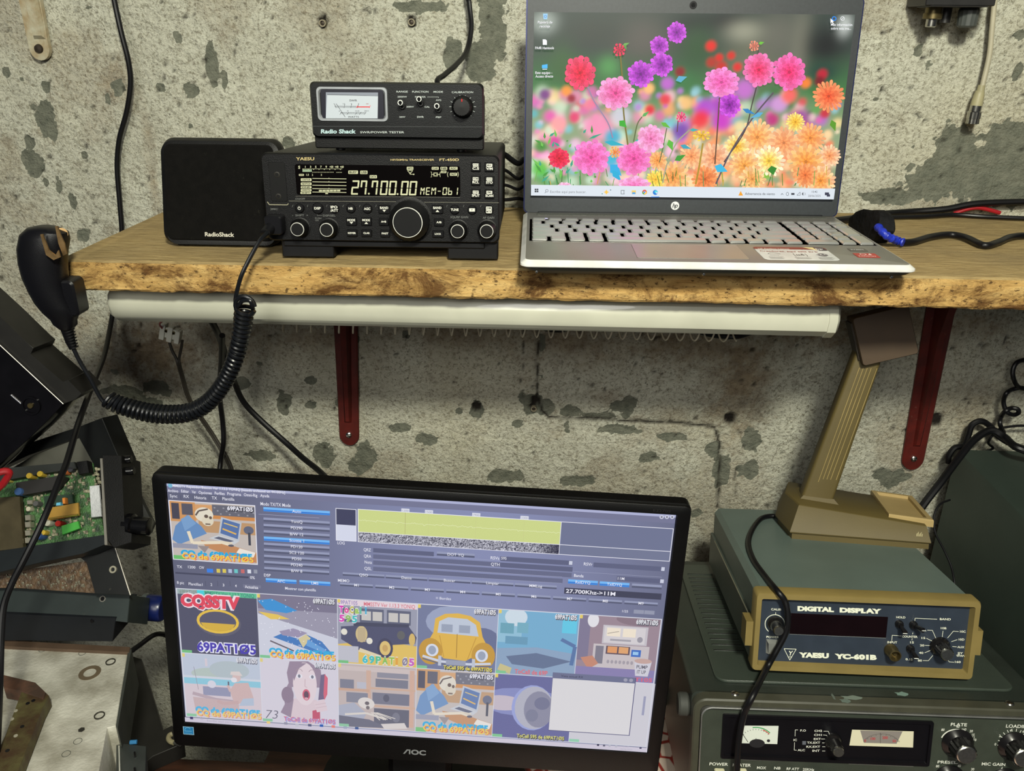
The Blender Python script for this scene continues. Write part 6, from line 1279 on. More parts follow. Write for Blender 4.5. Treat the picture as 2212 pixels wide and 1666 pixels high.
for y, z in ((.028, -.024), (.20, -.024), (.028, -.12), (.20, -.12)):
    MB().lathe([(.010, 0), (.0115, -.002), (.0115, -.009), (.010, -.011), (0, -.011)], 24, Matrix.Translation((0, y, z)) @ Matrix.Rotation(PI / 2, 4, 'Y')).build('side_foot', mat('grey_rubber', (56, 58, 54), .7), t)
FI = MF.inverted()
for fx in (.05, .29):
    for fy, in ((.035,), (.30,)):
        top = MF @ Vector((fx, fy, -Hf)); gnd = DESK_Z + .0022; 
        b = MB(); b.tube([FI @ top, FI @ Vector((top.x, top.y, gnd + .003)), FI @ Vector((top.x, top.y, gnd))], [.010, .012, .011], 16); b.build('foot', mat('grey_rubber', (56, 58, 54), .7), t)

# ---------------------------------------------------------------- digital display unit on top of it
MY = frame((.2181, -.4204, -.3776), -.2129, -.0116, -.0247)
t = thing('digital_display_unit', 'grey-blue digital frequency display box with mustard trim, lying on the tube transceiver', 'frequency display', MY)
Wy, Hy, Dy = .212, .0823, .2545
SLT = mat('slate_enamel', (92, 106, 100), .45, var=.06, vscale=14, bump=.08, bscale=900, dust=.06)
MUS = mat('mustard_trim', (122, 106, 60), .55, var=.07, vscale=30, bump=.05)
def Zy(cx, cy, y=0.0): q = loc_on(1500 + cx / 2.749, 1060 + cy / 2.749, MY, 1, y); return q.x, q.z
R = []
for y, i in ((.010, 0), (Dy - .002, 0), (Dy, .002)): R.append([(x, y, z) for x, z in [(.0012 + i, .044), (.0012 + i, Hy - .006 - i), (.006, Hy - i), (Wy - .006, Hy - i), (Wy - .0012 - i, Hy - .006 - i), (Wy - .0012 - i, .044)]])
MB().rings(R).build('upper_cover', SLT, t)
R = []
for y, i in ((.010, 0), (Dy + .003, 0)): R.append([(x, y, z) for x, z in [(.0045, .001), (-.0015, .007), (-.0015, .0470), (.0015, .0475), (.003, .044), (Wy - .003, .044), (Wy - .0015, .0475), (Wy + .0015, .0470), (Wy + .0015, .007), (Wy - .0045, .001)]])
MB().rings(R).build('lower_cover', mat('dark_slate', (66, 74, 68), .45, var=.08), t)
MB().box((-.0015, .12, .0475), (.0012, .216, .0015)).build('side_seam', mat('seam_metal', (150, 148, 128), .35, .6), t)
ov = rrect(Wy + .003, Hy + .001, .004, 4, Wy / 2, Hy / 2)
R = [[(x, .014, z) for x, z in ov], [(x, -.001, z) for x, z in ov], [(x, -.003, z) for x, z in rrect(Wy + .0015, Hy - .001, .004, 4, Wy / 2, Hy / 2)], [(x, -.003, z) for x, z in rrect(Wy - .008, Hy - .011, .002, 4, Wy / 2, Hy / 2)], [(x, .006, z) for x, z in rrect(Wy - .013, Hy - .016, .001, 4, Wy / 2, Hy / 2)]]
b = MB().rings(R, True, False)
for sx in (-.0045, Wy + .0045):
    b.rings([[(sx + dx, y, z) for dx, y in ((-.004, .022), (.004, .022), (.004, .002), (-.004, .002))] for z, y0 in ((.024, 0), (.050, 0))])
b.build('mustard_bezel', MUS, t)
PYy = .004
MB().box((Wy / 2, PYy + .001, Hy / 2), (Wy - .010, .002, Hy - .012), .0002).build('front_panel', mat('navy_panel', (44, 52, 64), .4, var=.08, vscale=60, bump=.05), t)
ZP = lambda cx, cy: Zy(cx, cy, PYy)
x0, z1 = ZP(572, 727); x1, z0 = ZP(1138, 862)[0], ZP(566, 850)[1]
MB().box(((x0 + x1) / 2, PYy - .0004, (z0 + z1) / 2), (x1 - x0, .0012, z1 - z0)).build('display_window', mat('dark_red_window', (16, 5, 7), .10, spec=.6), t)
a = Art(ZP, step=6e-6); WH = (222, 224, 206)
a.text('DIGITAL', 612, 712, 25, WH, w=216, bold=3.2, slope=.034); a.text('DISPLAY', 862, 721, 25, WH, w=248, bold=3.2, slope=.034)
a.text('YAESU', 620, 988, 26, WH, w=178, bold=3.4, slope=.03); a.text('YC-601B', 832, 996, 26, WH, w=250, bold=3.4, slope=.03)
a.line([(566, 852), (1136, 876)], 2, (120, 124, 126))
a.line([(532, 938), (604, 941), (566, 1006), (532, 938), (604, 941)], 3.2, WH); a.text('Y', 568, 978, 26, WH, al='c', bold=1, slant=.2); a.text('YAESU', 567, 990, 6, WH, al='c', bold=.5)
for s_, x, y, w in (('CALIB', 455, 710, 60), ('POWER', 427, 874, 76), ('HOLD', 1198, 757, 54), ('BAND', 1456, 768, 66), ('10A', 1342, 834, 34), ('10B', 1462, 822, 34), ('10C', 1576, 842, 34), ('15', 1348, 880, 22), ('10D', 1568, 889, 34), ('20', 1338, 924, 26), ('AUX', 1560, 934, 42), ('40', 1332, 968, 26), ('JJY', 1560, 970, 34), ('WWV', 1554, 986, 54), ('80', 1326, 1014, 24), ('160', 1546, 1022, 34), ('INPUT', 1145, 905, 58), ('COUNTER', 1232, 871, 92), ('1S', 1280, 906, 22), ('0.1S', 1253, 1006, 42)):
    a.text(s_, x, y, 12, WH, w=w, bold=.9, slope=.03)
a.ring(477, 792, 60, 4, WH, 130, 412, ry=58, n=30); a.line([(482, 722), (482, 738)], 3, WH)
for P in ([(1308, 772), (1309, 757), (1440, 763)], [(1382, 828), (1412, 829), (1438, 888)], [(1475, 832), (1471, 868)], [(1568, 836), (1536, 834), (1502, 874)], [(1376, 876), (1412, 893)], [(1368, 918), (1400, 919)], [(1366, 962), (1400, 948)], [(1356, 1008), (1388, 1009), (1414, 978)], [(1560, 884), (1524, 896)], [(1556, 927), (1530, 925)], [(1500, 1000), (1512, 1016), (1540, 1018)], [(1171, 890), (1173, 858), (1228, 862)], [(1296, 842), (1294, 852)], [(1292, 876), (1290, 888)]): a.line(P, 2.8, WH)
a.build('panel_lettering', PRINT, t, facing(0, PYy - .0003, 0))
x, z = ZP(478, 790); oknob(MY, t, x, z, PYy, .0080, .0145, 'calibration_knob', 0)
x, z = ZP(1456, 925); oknob(MY, t, x, z, PYy, .0100, .0160, 'band_knob')
for (cx, cy, dx, dz) in ((1214, 790, .001, -.003), (1298, 795, .004, 0.001), (1280, 936, .001, -.003)):
    x, z = ZP(cx, cy); o = MB().lathe([(.0040, 0), (.0040, .002), (.0034, .0026), (.003, .005), (0, .005)], 18, Matrix.Translation((x, PYy, z)) @ AX_FRONT).build('toggle_switch', KB, t)
    MB().tube([(x, PYy - .004, z), (x + dx * .6, PYy - .009, z + dz * .6), (x + dx, PYy - .014, z + dz)], [.0017, .0022, .0026], 10).build('toggle', KB, o)
    MB().box((x + dx, PYy - .0142, z + dz - .0004), (.0046, .0008, .0008)).build('white_line', mat('white_tip_paint', (205, 208, 204), .5), o)
x, z = ZP(1164, 945); MB().lathe([(.0065, 0), (.0065, .004), (.0058, .005), (.0058, .013), (.0048, .0132), (.0044, .007), (.0012, .007), (.0012, .011), (0, .0112)], 26, Matrix.Translation((x, PYy, z)) @ AX_FRONT).build('input_jack', mat('tarnished_brass', (110, 98, 66), .35, .8), t)
x, z = ZP(462, 925); MB().rings([[(x + p, PYy - .0 , z + q) for p, q in ((-.0058, -.0075), (.0058, -.0075), (.0065, .0075), (-.0065, .0075))], [(x + p, PYy - d, z + q) for p, q, d in ((-.0040, -.0070, .003), (.0040, -.0070, .003), (.0060, .0070, .009), (-.0060, .0070, .009))]]).build('power_switch', mat('grey_lever', (150, 152, 148), .35, .3), t)
for fx in (.03, .18):
    for fy in (.03, .22): MB().lathe([(.007, 0), (.007, -.010), (0, -.010)], 16, Matrix.Translation((fx, fy, .002))).build('foot', RUBBER, t)

# ---------------------------------------------------------------- desk microphone on the display unit
nY = MY.to_3x3() @ Vector((0, 0, 1)); pY = MY @ Vector((0, 0, Hy))
Am = onp(1705, 1166, pY, nY); Bm = onp(2004, 1189, pY, nY); Um = (Bm - Am).normalized(); Vm = nY.cross(Um)
MD = Matrix((( Um.x, Vm.x, nY.x, Am.x), (Um.y, Vm.y, nY.y, Am.y), (Um.z, Vm.z, nY.z, Am.z), (0, 0, 0, 1)))
t = thing('desk_microphone', 'olive brown desk microphone with a slanted neck, standing on the digital display box', 'microphone', MD)
OLV = mat('olive_plastic', (86, 74, 38), .6, var=.05, vscale=20, bump=.05, bscale=900); BRN = mat('brown_plastic', (112, 92, 52), .42, var=.08)
def fp(i, zl, zr, j=0): return [(-.0055 + i * .8, .055, (zl * .7)), (-.001 + i, 0 + i * 1.1, zl), (.151 - i * .6 , 0 + i * 1.1, zr), (.151 - i * .6, .112 - i, zr), (.0 + i, .112 - i, zl)]
def fp(i, zl, zr): return [(-.010 + i * 1.0, .055, zl), (0 + i, i * 1.15, zl), (.152 - i * .35, i * 1.15, zr), (.152 - i * .35, .112 - i, zr), (0 + i, .112 - i, zl)]
MB().rings([fp(.003, 0, 0), fp(.003, .008, .008)]).build('base_foot', OLV, t)
MB().rings([fp(.0005, .008, .008), fp(0, .0095, .009), fp(.009, .0385, .0240), fp(.0105, .0395, .0250)]).build('base', OLV, t)
b = MB(); P0, P1 = (.120, .163), (.010, .104)
def pq(u, v, h): return (u - .008, v + .010, .0280 - (u - .12) * .06 + h)
outp = [(.118, .010), (.166, .008), (.166, .100), (.118, .103)]; inn = [(.1235, .0165), (.1600, .0150), (.1600, .094), (.1235, .0965)]
b.rings([[pq(u, v, -.004) for u, v in outp], [pq(u, v, .003) for u, v in outp], [pq(u * .985 + .0021, v * .97 + .0016, .0045) for u, v in outp], [pq(u, v, .0045) for u, v in inn], [pq(u, v, .0008) for u, v in inn]])
b.build('talk_key', mat('cream_key', (164, 142, 94), .45, var=.04), t)
def sec(u, v, h, w, d, lean=0): return [(u + p, v + q, h) for p, q in ((-w / 2, -d / 2), (w / 2, -d / 2), (w / 2, d / 2), (-w / 2, d / 2))]
def nsec(f): 
    c = Vector((.033, .052, .034)).lerp(Vector((.078, .045, .222)), f); w = .037 + (.030 - .037) * f; return [(c.x + p, c.y + q, c.z) for p, q in rrect(w, .026, .004, 3)]
MB().rings([nsec(0), nsec(.25), nsec(.5), nsec(.75), nsec(1)]).build('neck', OLV, t)
b = MB()
for k in range(5):
    off = -.006 + k * .0042
    P = [Vector((.033, .052, .034)).lerp(Vector((.078, .045, .222)), f) + Vector((off + (.002 if k == 4 else 0), -.0131, 0)) for f in (.16 if k else .14, .5, .88)]
    b.tube(P, .00035, 6)
b.build('neck_ribs', mat('worn_olive_edge', (164, 144, 92), .45), t)
b = MB(); b.rings([[(.014, .036, .0385), (.058, .036, .0345), (.058, .080, .0345), (.014, .080, .0385)], [(.018, .039, .0425), (.053, .039, .0400), (.053, .072, .0400), (.018, .072, .0425)]]); b.build('neck_collar', OLV, t)
Mh = Matrix.Translation((.0885, .045, .238)) @ Matrix.Rotation(-.29, 4, 'Y')
R = []
for y, s_, dx in ((-.024, .97, 0), (-.022, 1, 0), (.012, .96, -.001), (.022, .80, -.004)):
    R.append([(x + dx, y, z) for x, z in rrect(.060 * s_, .056 * s_, .003, 3)])
MB().rings(R).build('head', mat('dark_olive_head', (62, 44, 22), .6, var=.06), t, Mh)
R = [[(-.0305 + d, y, z) for y, z in rrect(.030, .044, .002, 2, -.002, 0)] for d in (.002, -.0012)]
MB().rings(R).build('side_grille', mat('head_grille', (44, 36, 26), .6, bump=.5, bscale=1200), t, Mh)
a = Art(step=8e-6)
for k in range(7): a.line([(-.0032 + k * .001, .0), (-.0028 + k * .001, .003 + (k % 3) * .001)], .0005, (170, 158, 110))
q = loc_on(1979, 1147, MD, 1, .004); a.build('scuffed_mark', PRINT, t, Matrix.Translation((.140, .0026, .0150)) @ Euler((PI / 2 + .4, 0, 0)).to_matrix().to_4x4().inverted() @ Matrix.Identity(4) if False else Matrix.Translation((.140, .0029, .0145)) @ Matrix.Rotation(PI / 2 - .45, 4, 'X'))
# its lead, down over the front of both boxes
MDi = MD.inverted()
def yt(u, v, h=.003): return onp(u, v, pY + nY * h, nY)
lead = [MD @ Vector((-.004, .056, .006)), yt(1672, 1115), yt(1645, 1120), yt(1625, 1145), yt(1617, 1175), yt(1628, 1210), yt(1655, 1248), yt(1678, 1276, .004)]
def yf(u, v, d): return onp(u, v, MY @ Vector((0, -d, 0)), MY.to_3x3() @ Vector((0, 1, 0)))
def ff(u, v, d): return onp(u, v, MF @ Vector((0, -d, 0)), MF.to_3x3() @ Vector((0, 1, 0)))
lead += [yf(1696, 1300, .008), yf(1702, 1335, .010), yf(1697, 1368, .010), yf(1675, 1410, .011), yf(1656, 1445, .014), ff(1628, 1500, .012), ff(1607, 1545, .012), ff(1596, 1600, .013), ff(1592, 1666, .014), ff(1592, 1740, .015)]
MB().tube([MDi @ p for p in spline(lead, 8)], .0030, 12).build('lead', RUBBER, t)

# ---------------------------------------------------------------- equipment box and cords at the far right
bx0, by1, bz1 = .5690, -.050, -.3095
t = thing('equipment_box', 'large dark grey-green metal box at the right edge, with cords lying over it', 'equipment box', frame((bx0, by1, DESK_Z + .004)))
hh = bz1 - DESK_Z - .004
MB().rings([[(.008, -.42, 0), (.26, -.42, 0), (.26, 0, 0), (.008, 0, 0)], [(0, -.42, .006), (.262, -.42, .006), (.262, .0, .006), (0, .0, .006)], [(0, -.42, hh - .014), (.262, -.42, hh - .014), (.262, 0, hh - .014), (0, 0, hh - .014)], [(.004, -.42, hh - .004), (.258, -.42, hh - .004), (.258, 0, hh - .004), (.004, 0, hh - .004)], [(.014, -.42, hh), (.25, -.42, hh), (.25, -.002, hh), (.014, -.002, hh)]]).build('cabinet', mat('box_green', (46, 56, 50), .45, var=.06, vscale=16, bump=.06, dust=.08), t)
for x in (.03, .23):
    for y in (-.39, -.03): MB().lathe([(.01, -.0022), (.01, .001), (0, .001)], 14, Matrix.Translation((x, y, 0))).build('foot', RUBBER, t)
cable('thick_cord', C3([(1960, 1150, -.14), (1990, 1098, -.135), (2030, 1045, -.12), (2075, 985, -.09), (2105, 950, -.07), (2140, 930, -.06), (2170, 945, -.07), (2200, 968, -.10), (2270, 982, -.10), (2420, 960, -.06), (2600, 960, -.02)]), .0050, RUBBER, 'thick black cord crossing up and over the corner of the big green box')
cable('thick_cord', C3([(2048, 1000, -.03), (2050, 985, -.03), (2062, 968, -.028), (2082, 962, -.026), (2092, 940, -.024), (2100, 918, -.024), (2120, 910, -.024), (2140, 922, -.024), (2160, 945, -.03), (2200, 965, -.035), (2290, 985, -.03), (2600, 1000, -.025)]), .0042, RUBBER, 'black cord humped against the wall behind the big green box')
cable('cord', C3([(2130, 975, -.022), (2145, 968, -.022), (2135, 955, -.022), (2155, 930, -.022), (2180, 922, -.022), (2220, 920, -.022), (2280, 924, -.022), (2600, 930, -.02)]), .0018, RUBBER, 'thin black cord running along the wall above the big green box')
cl = []
for u, v in ((2168, 935), (2160, 915), (2163, 900), (2172, 888), (2185, 882), (2198, 884), (2200, 892), (2190, 896), (2178, 892), (2170, 880), (2168, 865), (2174, 850), (2186, 842), (2205, 838), (2220, 842), (2228, 836), (2215, 840), (2200, 836), (2190, 820), (2188, 800), (2196, 784), (2212, 778), (2240, 775), (2280, 740), (2300, 600)): cl.append((u, v, -.030 - .006 * math.sin(v * .2)))
cable('coiled_lead', C3(cl), .0030, RUBBER, 'loosely looped black coiled lead against the wall at the right edge')
cable('thin_lead', C3([(2052, 1080, -.16), (2030, 1090, -.17), (2018, 1115, -.18), (2020, 1150, -.19), (2040, 1190, -.20), (2055, 1225, -.21), (2062, 1262, -.22), (2066, 1310, -.24)]), .0013, RUBBER, 'thin shiny black lead hanging between the desk microphone and the big green box')

# ---------------------------------------------------------------- tablecloth
m = bpy.data.materials.new('mosaic_oilcloth'); m.use_nodes = True; N = m.node_tree.nodes; L = m.node_tree.links; b_ = N['Principled BSDF']; b_.inputs['Roughness'].default_value = .4
tc = N.new('ShaderNodeTexCoord'); vo = N.new('ShaderNodeTexVoronoi'); vo.feature = 'DISTANCE_TO_EDGE'; vo.inputs['Scale'].default_value = 46; L.new(tc.outputs['Object'], vo.inputs['Vector'])
vc = N.new('ShaderNodeTexVoronoi'); vc.inputs['Scale'].default_value = 46; L.new(tc.outputs['Object'], vc.inputs['Vector'])
r = N.new('ShaderNodeValToRGB'); e = r.color_ramp.elements; e[0].position = .05; e[0].color = lin((150, 52, 44)); e[1].position = .10; e[1].color = lin((216, 196, 180)); L.new(vo.outputs['Distance'], r.inputs[0])
r2 = N.new('ShaderNodeValToRGB'); e = r2.color_ramp.elements; e[0].position = .12; e[0].color = (1, 1, 1, 1); e[1].position = .2; e[1].color = (0, 0, 0, 1); L.new(vc.outputs['Distance'], r2.inputs[0])
mx = N.new('ShaderNodeMix'); mx.data_type = 'RGBA'; L.new(r2.outputs[0], mx.inputs[0]); L.new(r.outputs[0], mx.inputs[6]); mx.inputs[7].default_value = lin((110, 70, 70)); L.new(mx.outputs[2], b_.inputs['Base Color'])
out = [(-.085, -.66)]
b = MB(); P = []
nx_, ny_ = 90, 60
vs = []; fs = []
for j in range(ny_):
    for i in range(nx_):
        y = -.70 + .66 * j / (ny_ - 1); xl_ = -.115 + .28 * max(0, (y + .40)) + .05 * math.sin(y * 7); x = xl_ + (.98 - xl_) * i / (nx_ - 1)
        vs.append((x, y, DESK_Z + .0016))
for j in range(ny_ - 1):
    for i in range(nx_ - 1): a0 = j * nx_ + i; fs.append((a0, a0 + 1, a0 + nx_ + 1, a0 + nx_))
k = len(vs); vs += [(x, y, DESK_Z + .0003) for x, y, z in vs]
fs += [tuple(q + k for q in f[::-1]) for f in fs]
tag(MB().add(vs, fs).build('tablecloth', m), 'red and cream mosaic patterned oilcloth on the desk below the monitor', 'tablecloth')
# ---------------------------------------------------------------- junk pile on the left
def plane(u, v, y, n=(0, -1, .12)):
    return (at(u, v, y), Vector(n).normalized())
def pslab(px, pl, th, m, name, par, lift=0.0, ch=.0006):
    "plate whose outline is seen at these pixels, lying on the given plane, th thick away from the viewer"
    p, n = pl; o = par.location; P = [onp(u, v, p + n * lift, n) for u, v in px]
    c = sum(P, Vector()) / len(P); I = [q + (c - q).normalized() * ch for q in P]
    return MB().rings([[tuple(q - o) for q in I], [tuple(q - n * ch - o) for q in P], [tuple(q - n * th - o) for q in P]]).build(name, m, par)
def pcyl(u, v, pl, r, h0, h1, m, name, par, n=16, mb=None):
    p, nn = pl; c = onp(u, v, p, nn) - par.location; M = Matrix.Translation(c) @ nn.to_track_quat('Z', 'Y').to_matrix().to_4x4()
    return MB().lathe([(r * .96, h0), (r, h0 + .0005), (r, h1 - .0005), (r * .94, h1), (0, h1)], n, M).build(name, m, par)
def ppipe(u, v, pl, ro, ri, h0, h1, m, name, par, n=24):
    p, nn = pl; c = onp(u, v, p, nn) - par.location; M = Matrix.Translation(c) @ nn.to_track_quat('Z', 'Y').to_matrix().to_4x4()
    R = [[(r * math.cos(2 * PI * i / n), r * math.sin(2 * PI * i / n), h) for i in range(n)] for r, h in ((ro, h0), (ro, h1), (ri, h1), (ri, h0))]
    return MB().rings(R, False, False, M).build(name, m, par)
DK = mat('dark_sheet_metal', (24, 26, 27), .42, .4, var=.2, vscale=30, dust=.25); SLV = mat('bare_edge', (170, 166, 156), .35, .8)
# black case leaning in the corner
pA = plane(137, 873, -.285)
t = thing('black_case', 'glossy black equipment case leaning on one corner, topmost of the junk pile', 'equipment case', frame(at(60, 900, -.285)))
pslab([(-90, 665), (0, 747), (136, 874), (104, 908), (63, 948), (0, 1003), (-90, 1080)], pA, .045, mat('gloss_front', (12, 11, 14), .12, var=.2), 'front_face', t)
pslab([(-90, 602), (0, 684), (60, 742), (72, 752), (66, 764), (137, 826), (148, 822), (177, 851), (163, 864), (137, 873), (0, 746), (-90, 664)], pA, .042, mat('ribbed_rail', (24, 23, 21), .5, var=.2, vscale=40, dust=.15), 'side_rail', t, lift=-.002)
o_ = t.location; f_ = lambda u, v, k=.0006: onp(u, v, pA[0] + pA[1] * k, pA[1]) - o_
MB().tube([f_(-60, 690), f_(137, 873)], .0006, 6).build('bright_edge', SLV, t)
MB().tube([f_(24, 853, .001), f_(46, 872, .001)], .0011, 8).build('white_reflection', mat('reflection_white', (225, 225, 230), .15, 1), t)  # white reflection on the glossy front, modelled as a bright bar
ppipe(68, 876, pA, .0105, .0085, -.001, .0018, mat('gloss_front', (12, 11, 14), .12), 'screw_well', t)
pcyl(67, 876, pA, .0030, 0, .0022, mat('tarnished_brass', (110, 98, 66), .35, .8), 'screw', t)
# grey folded chassis sheet
pB = plane(150, 980, -.235, (-.1, -1, .3))
t = thing('chassis_cover', 'grey folded sheet metal radio cover standing behind the open circuit board radio', 'metal cover', frame(at(130, 1000, -.235)))
pslab([(-60, 1160), (-60, 1050), (0, 1027), (70, 985), (172, 944), (204, 1003), (150, 1060), (60, 1110)], pB, .002, mat('grey_inner_sheet', (96, 96, 88), .5, .3, dust=.2), 'inner_sheet', t)
pslab([(-60, 1000), (60, 958), (170, 922), (220, 903), (262, 1002), (262, 1080), (205, 1080), (203, 1002), (171, 944), (60, 984), (-60, 1040)], pB, .03, DK, 'flange', t, lift=.004)
# open radio with a green circuit board, lying tilted, controls to the right
pC = plane(120, 1090, -.320, (0, -.8, .6))
t = thing('open_radio', 'opened car radio showing its green circuit board, with black knobs pointing right', 'radio', frame(at(120, 1090, -.320)))
o_ = t.location
PCB = mat('green_circuit_board', (26, 46, 28), .45, rgb2=(62, 104, 54), vscale=150, bump=.6, bscale=500)
pslab([(-80, 1062), (0, 1036), (90, 1022), (200, 1000), (226, 1162), (90, 1184), (-80, 1208)], pC, .0022, PCB, 'circuit_board', t)
pslab([(-80, 1032), (0, 1012), (160, 998), (166, 1012), (90, 1024), (0, 1040), (-80, 1066)], pC, .03, mat('grey_rail', (44, 47, 46), .5, .4, dust=.2), 'rear_rail', t, lift=.010)
pslab([(-80, 1208), (0, 1190), (222, 1156), (228, 1176), (180, 1196), (90, 1215), (0, 1236), (-80, 1252)], pC, .026, mat('blue_grey_rail', (30, 35, 38), .4, .4, dust=.15), 'front_rail', t, lift=.012)
pslab([(-80, 1080), (42, 1072), (50, 1184), (-80, 1200)], pC, .006, mat('brown_tin_can', (84, 76, 56), .4, .5, var=.2), 'shield_can', t, lift=.012)
pslab([(33, 1043), (125, 1028), (140, 1030), (118, 1058), (50, 1070), (36, 1066)], pC, .010, mat('heat_sink_black', (24, 22, 22), .6), 'heat_sink', t, lift=.014)
pslab([(165, 998), (188, 995), (193, 1022), (170, 1026)], pC, .010, BLACK, 'relay', t, lift=.012)
pslab([(100, 1098), (168, 1086), (170, 1114), (90, 1128)], pC, .003, mat('amber_board', (140, 108, 44), .4, var=.2), 'amber_module', t, lift=.010)
q0, q1 = [onp(u, v, pC[0] + pC[1] * .012, pC[1]) - o_ for u, v in ((106, 1121), (168, 1112))]; MB().tube([q0, q1], .0011, 8).build('brass_bar', mat('bright_brass', (226, 190, 96), .25, .9), t)
pslab([(94, 1072), (156, 1068), (158, 1088), (96, 1094)], pC, .004, mat('dark_green_module', (24, 48, 34), .5), 'module_board', t, lift=.008)
pslab([(193, 1050), (214, 1048), (219, 1116), (197, 1118)], pC, .002, mat('white_foil_label', (178, 180, 184), .5, bump=.8, bscale=300), 'foil_label', t, lift=.010)
pslab([(132, 1136), (168, 1126), (172, 1142), (134, 1156)], pC, .004, mat('bright_green_board', (60, 150, 56), .5), 'small_board', t, lift=.009)
TIN = mat('tinned_can', (176, 172, 156), .35, .7)
for v in (1119, 1134, 1152, 1168): 
    k = pslab([(53, v - 6), (65, v - 7), (66, v + 5), (54, v + 6)], pC, .008, TIN, 'coil_can', t, lift=.009); pcyl(59.5, v, pC, .0020, .008, .0096, mat('deep_black', (12, 11, 15), .3), 'coil_core', k)
k = pslab([(57, 1081), (69, 1080), (70, 1089), (58, 1090)], pC, .008, TIN, 'coil_can', t, lift=.009)
for u, v, r, h, c, nm in ((60, 1066, .0042, .018, (60, 90, 140), 'blue'), (96, 1160, .0040, .014, (56, 84, 140), 'blue'), (76, 1031, .0032, .012, (190, 160, 60), 'yellow'), (99, 1027, .0032, .012, (196, 166, 60), 'yellow'), (138, 1133, .0032, .012, (156, 34, 26), 'red'), (113, 1131, .0036, .010, (176, 174, 160), 'silver'), (150, 1022, .0030, .010, (200, 110, 60), 'orange'), (162, 1017, .0030, .010, (60, 60, 66), 'black'), (104, 1152, .0028, .010, (190, 170, 60), 'yellow'), (70, 1101, .0026, .008, (196, 190, 170), 'silver'), (26, 1040, .0022, .010, (200, 180, 90), 'yellow'), (88, 1090, .003, .010, (90, 90, 90), 'grey')):
    pcyl(u, v, pC, r, 0, h, mat(nm + '_capacitor_%d' % c[0], c, .35, .2), 'capacitor', t)
for q in ([(134, 1076), (140, 1075), (141, 1088), (135, 1089)], [(121, 1086), (130, 1085), (130, 1092), (120, 1093)]):
    pslab(q, pC, .006, mat('component_%d' % q[0][0], (196, 120, 50) if q[0][0] == 134 else (90, 160, 190), .4), 'film_capacitor', t, lift=.014)
rr_ = random.Random(5); b = MB()
for i in range(190):
    u = 55 + rr_.random() * 160; v = 1172 - rr_.random() * 140 - (u - 55) * .15; c = onp(u, v, pC[0] + pC[1] * .001, pC[1]) - o_
    b.box(tuple(c), (.0012 + rr_.random() * .003, .0012 + rr_.random() * .002, .0015 + rr_.random() * .003))
k = b.build('small_components', mat('component_mix', (70, 66, 56), .5, rgb2=(170, 166, 140), vscale=260), t); k['kind'] = 'stuff'
pslab([(216, 990), (221, 990), (232, 1178), (226, 1178)], pC, .02, SLV, 'steel_edge', t, lift=.014)
pslab([(222, 983), (262, 984), (270, 1150), (285, 1154), (284, 1172), (246, 1184), (232, 1166)], pC, .045, BLACK, 'control_panel', t, lift=.018)
def pk(u0, v0, u1, v1, r0, r1, name, fl=1):
    a0, a1 = [onp(u, v, pC[0] + pC[1] * .006, pC[1]) - o_ for u, v in ((u0, v0), (u1, v1))]; d = a1 - a0
    MB().lathe([(r0, 0), (r0, d.length * .3), (r1, d.length * .35), (r1, d.length - .001), (r1 * .85, d.length), (0, d.length)], 26, Matrix.Translation(a0) @ d.to_track_quat('Z', 'Y').to_matrix().to_4x4(), flute=fl, fdep=.0003).build(name, BLACKG, t)
pk(252, 994, 284, 992, .0048, .0044, 'knob', 0); pk(258, 1019, 290, 1017, .0048, .0044, 'knob', 0); pk(272, 1134, 325, 1138, .0125, .0098, 'volume_knob')
pslab([(262, 990), (274, 1010), (300, 1070), (330, 1130), (322, 1150), (268, 1160)], pC, .008, mat('dark_bracket_plate', (30, 31, 30), .55), 'side_plate', t, lift=-.028)
# second opened chassis under it
pD = plane(180, 1240, -.345, (0, -.8, .6))
t = thing('stripped_chassis', 'stripped dark radio chassis with a brown circuit board, under the opened radio', 'radio chassis', frame(at(150, 1240, -.345)))
pslab([(-80, 1246), (0, 1238), (188, 1212), (206, 1282), (20, 1270), (-80, 1275)], pD, .003, mat('brown_circuit_board', (58, 44, 32), .5, rgb2=(96, 74, 52), vscale=140, bump=.9, bscale=300), 'circuit_board', t)
b = MB(); o_ = t.location
for i in range(70):
    u = 5 + rr_.random() * 180; v = 1270 - rr_.random() * 36; c = onp(u, v, pD[0] + pD[1] * .001, pD[1]) - o_; b.box(tuple(c), (.001 + rr_.random() * .002, .001, .002 + rr_.random() * .004))
k = b.build('solder_pins', mat('solder', (150, 146, 130), .35, .6), t); k['kind'] = 'stuff'
pslab([(170, 1203), (232, 1174), (245, 1171), (282, 1286), (205, 1283), (186, 1215)], pD, .002, DK, 'side_plate', t, lift=.006)
MB().tube([onp(245, 1171, pD[0] + pD[1] * .007, pD[1]) - o_, onp(282, 1286, pD[0] + pD[1] * .007, pD[1]) - o_], .0008, 6).build('bare_edge', SLV, t)
ppipe(251, 1231, pD, .0040, .0022, .005, .0078, mat('worn_washer', (150, 146, 130), .5, .4), 'washer', t)
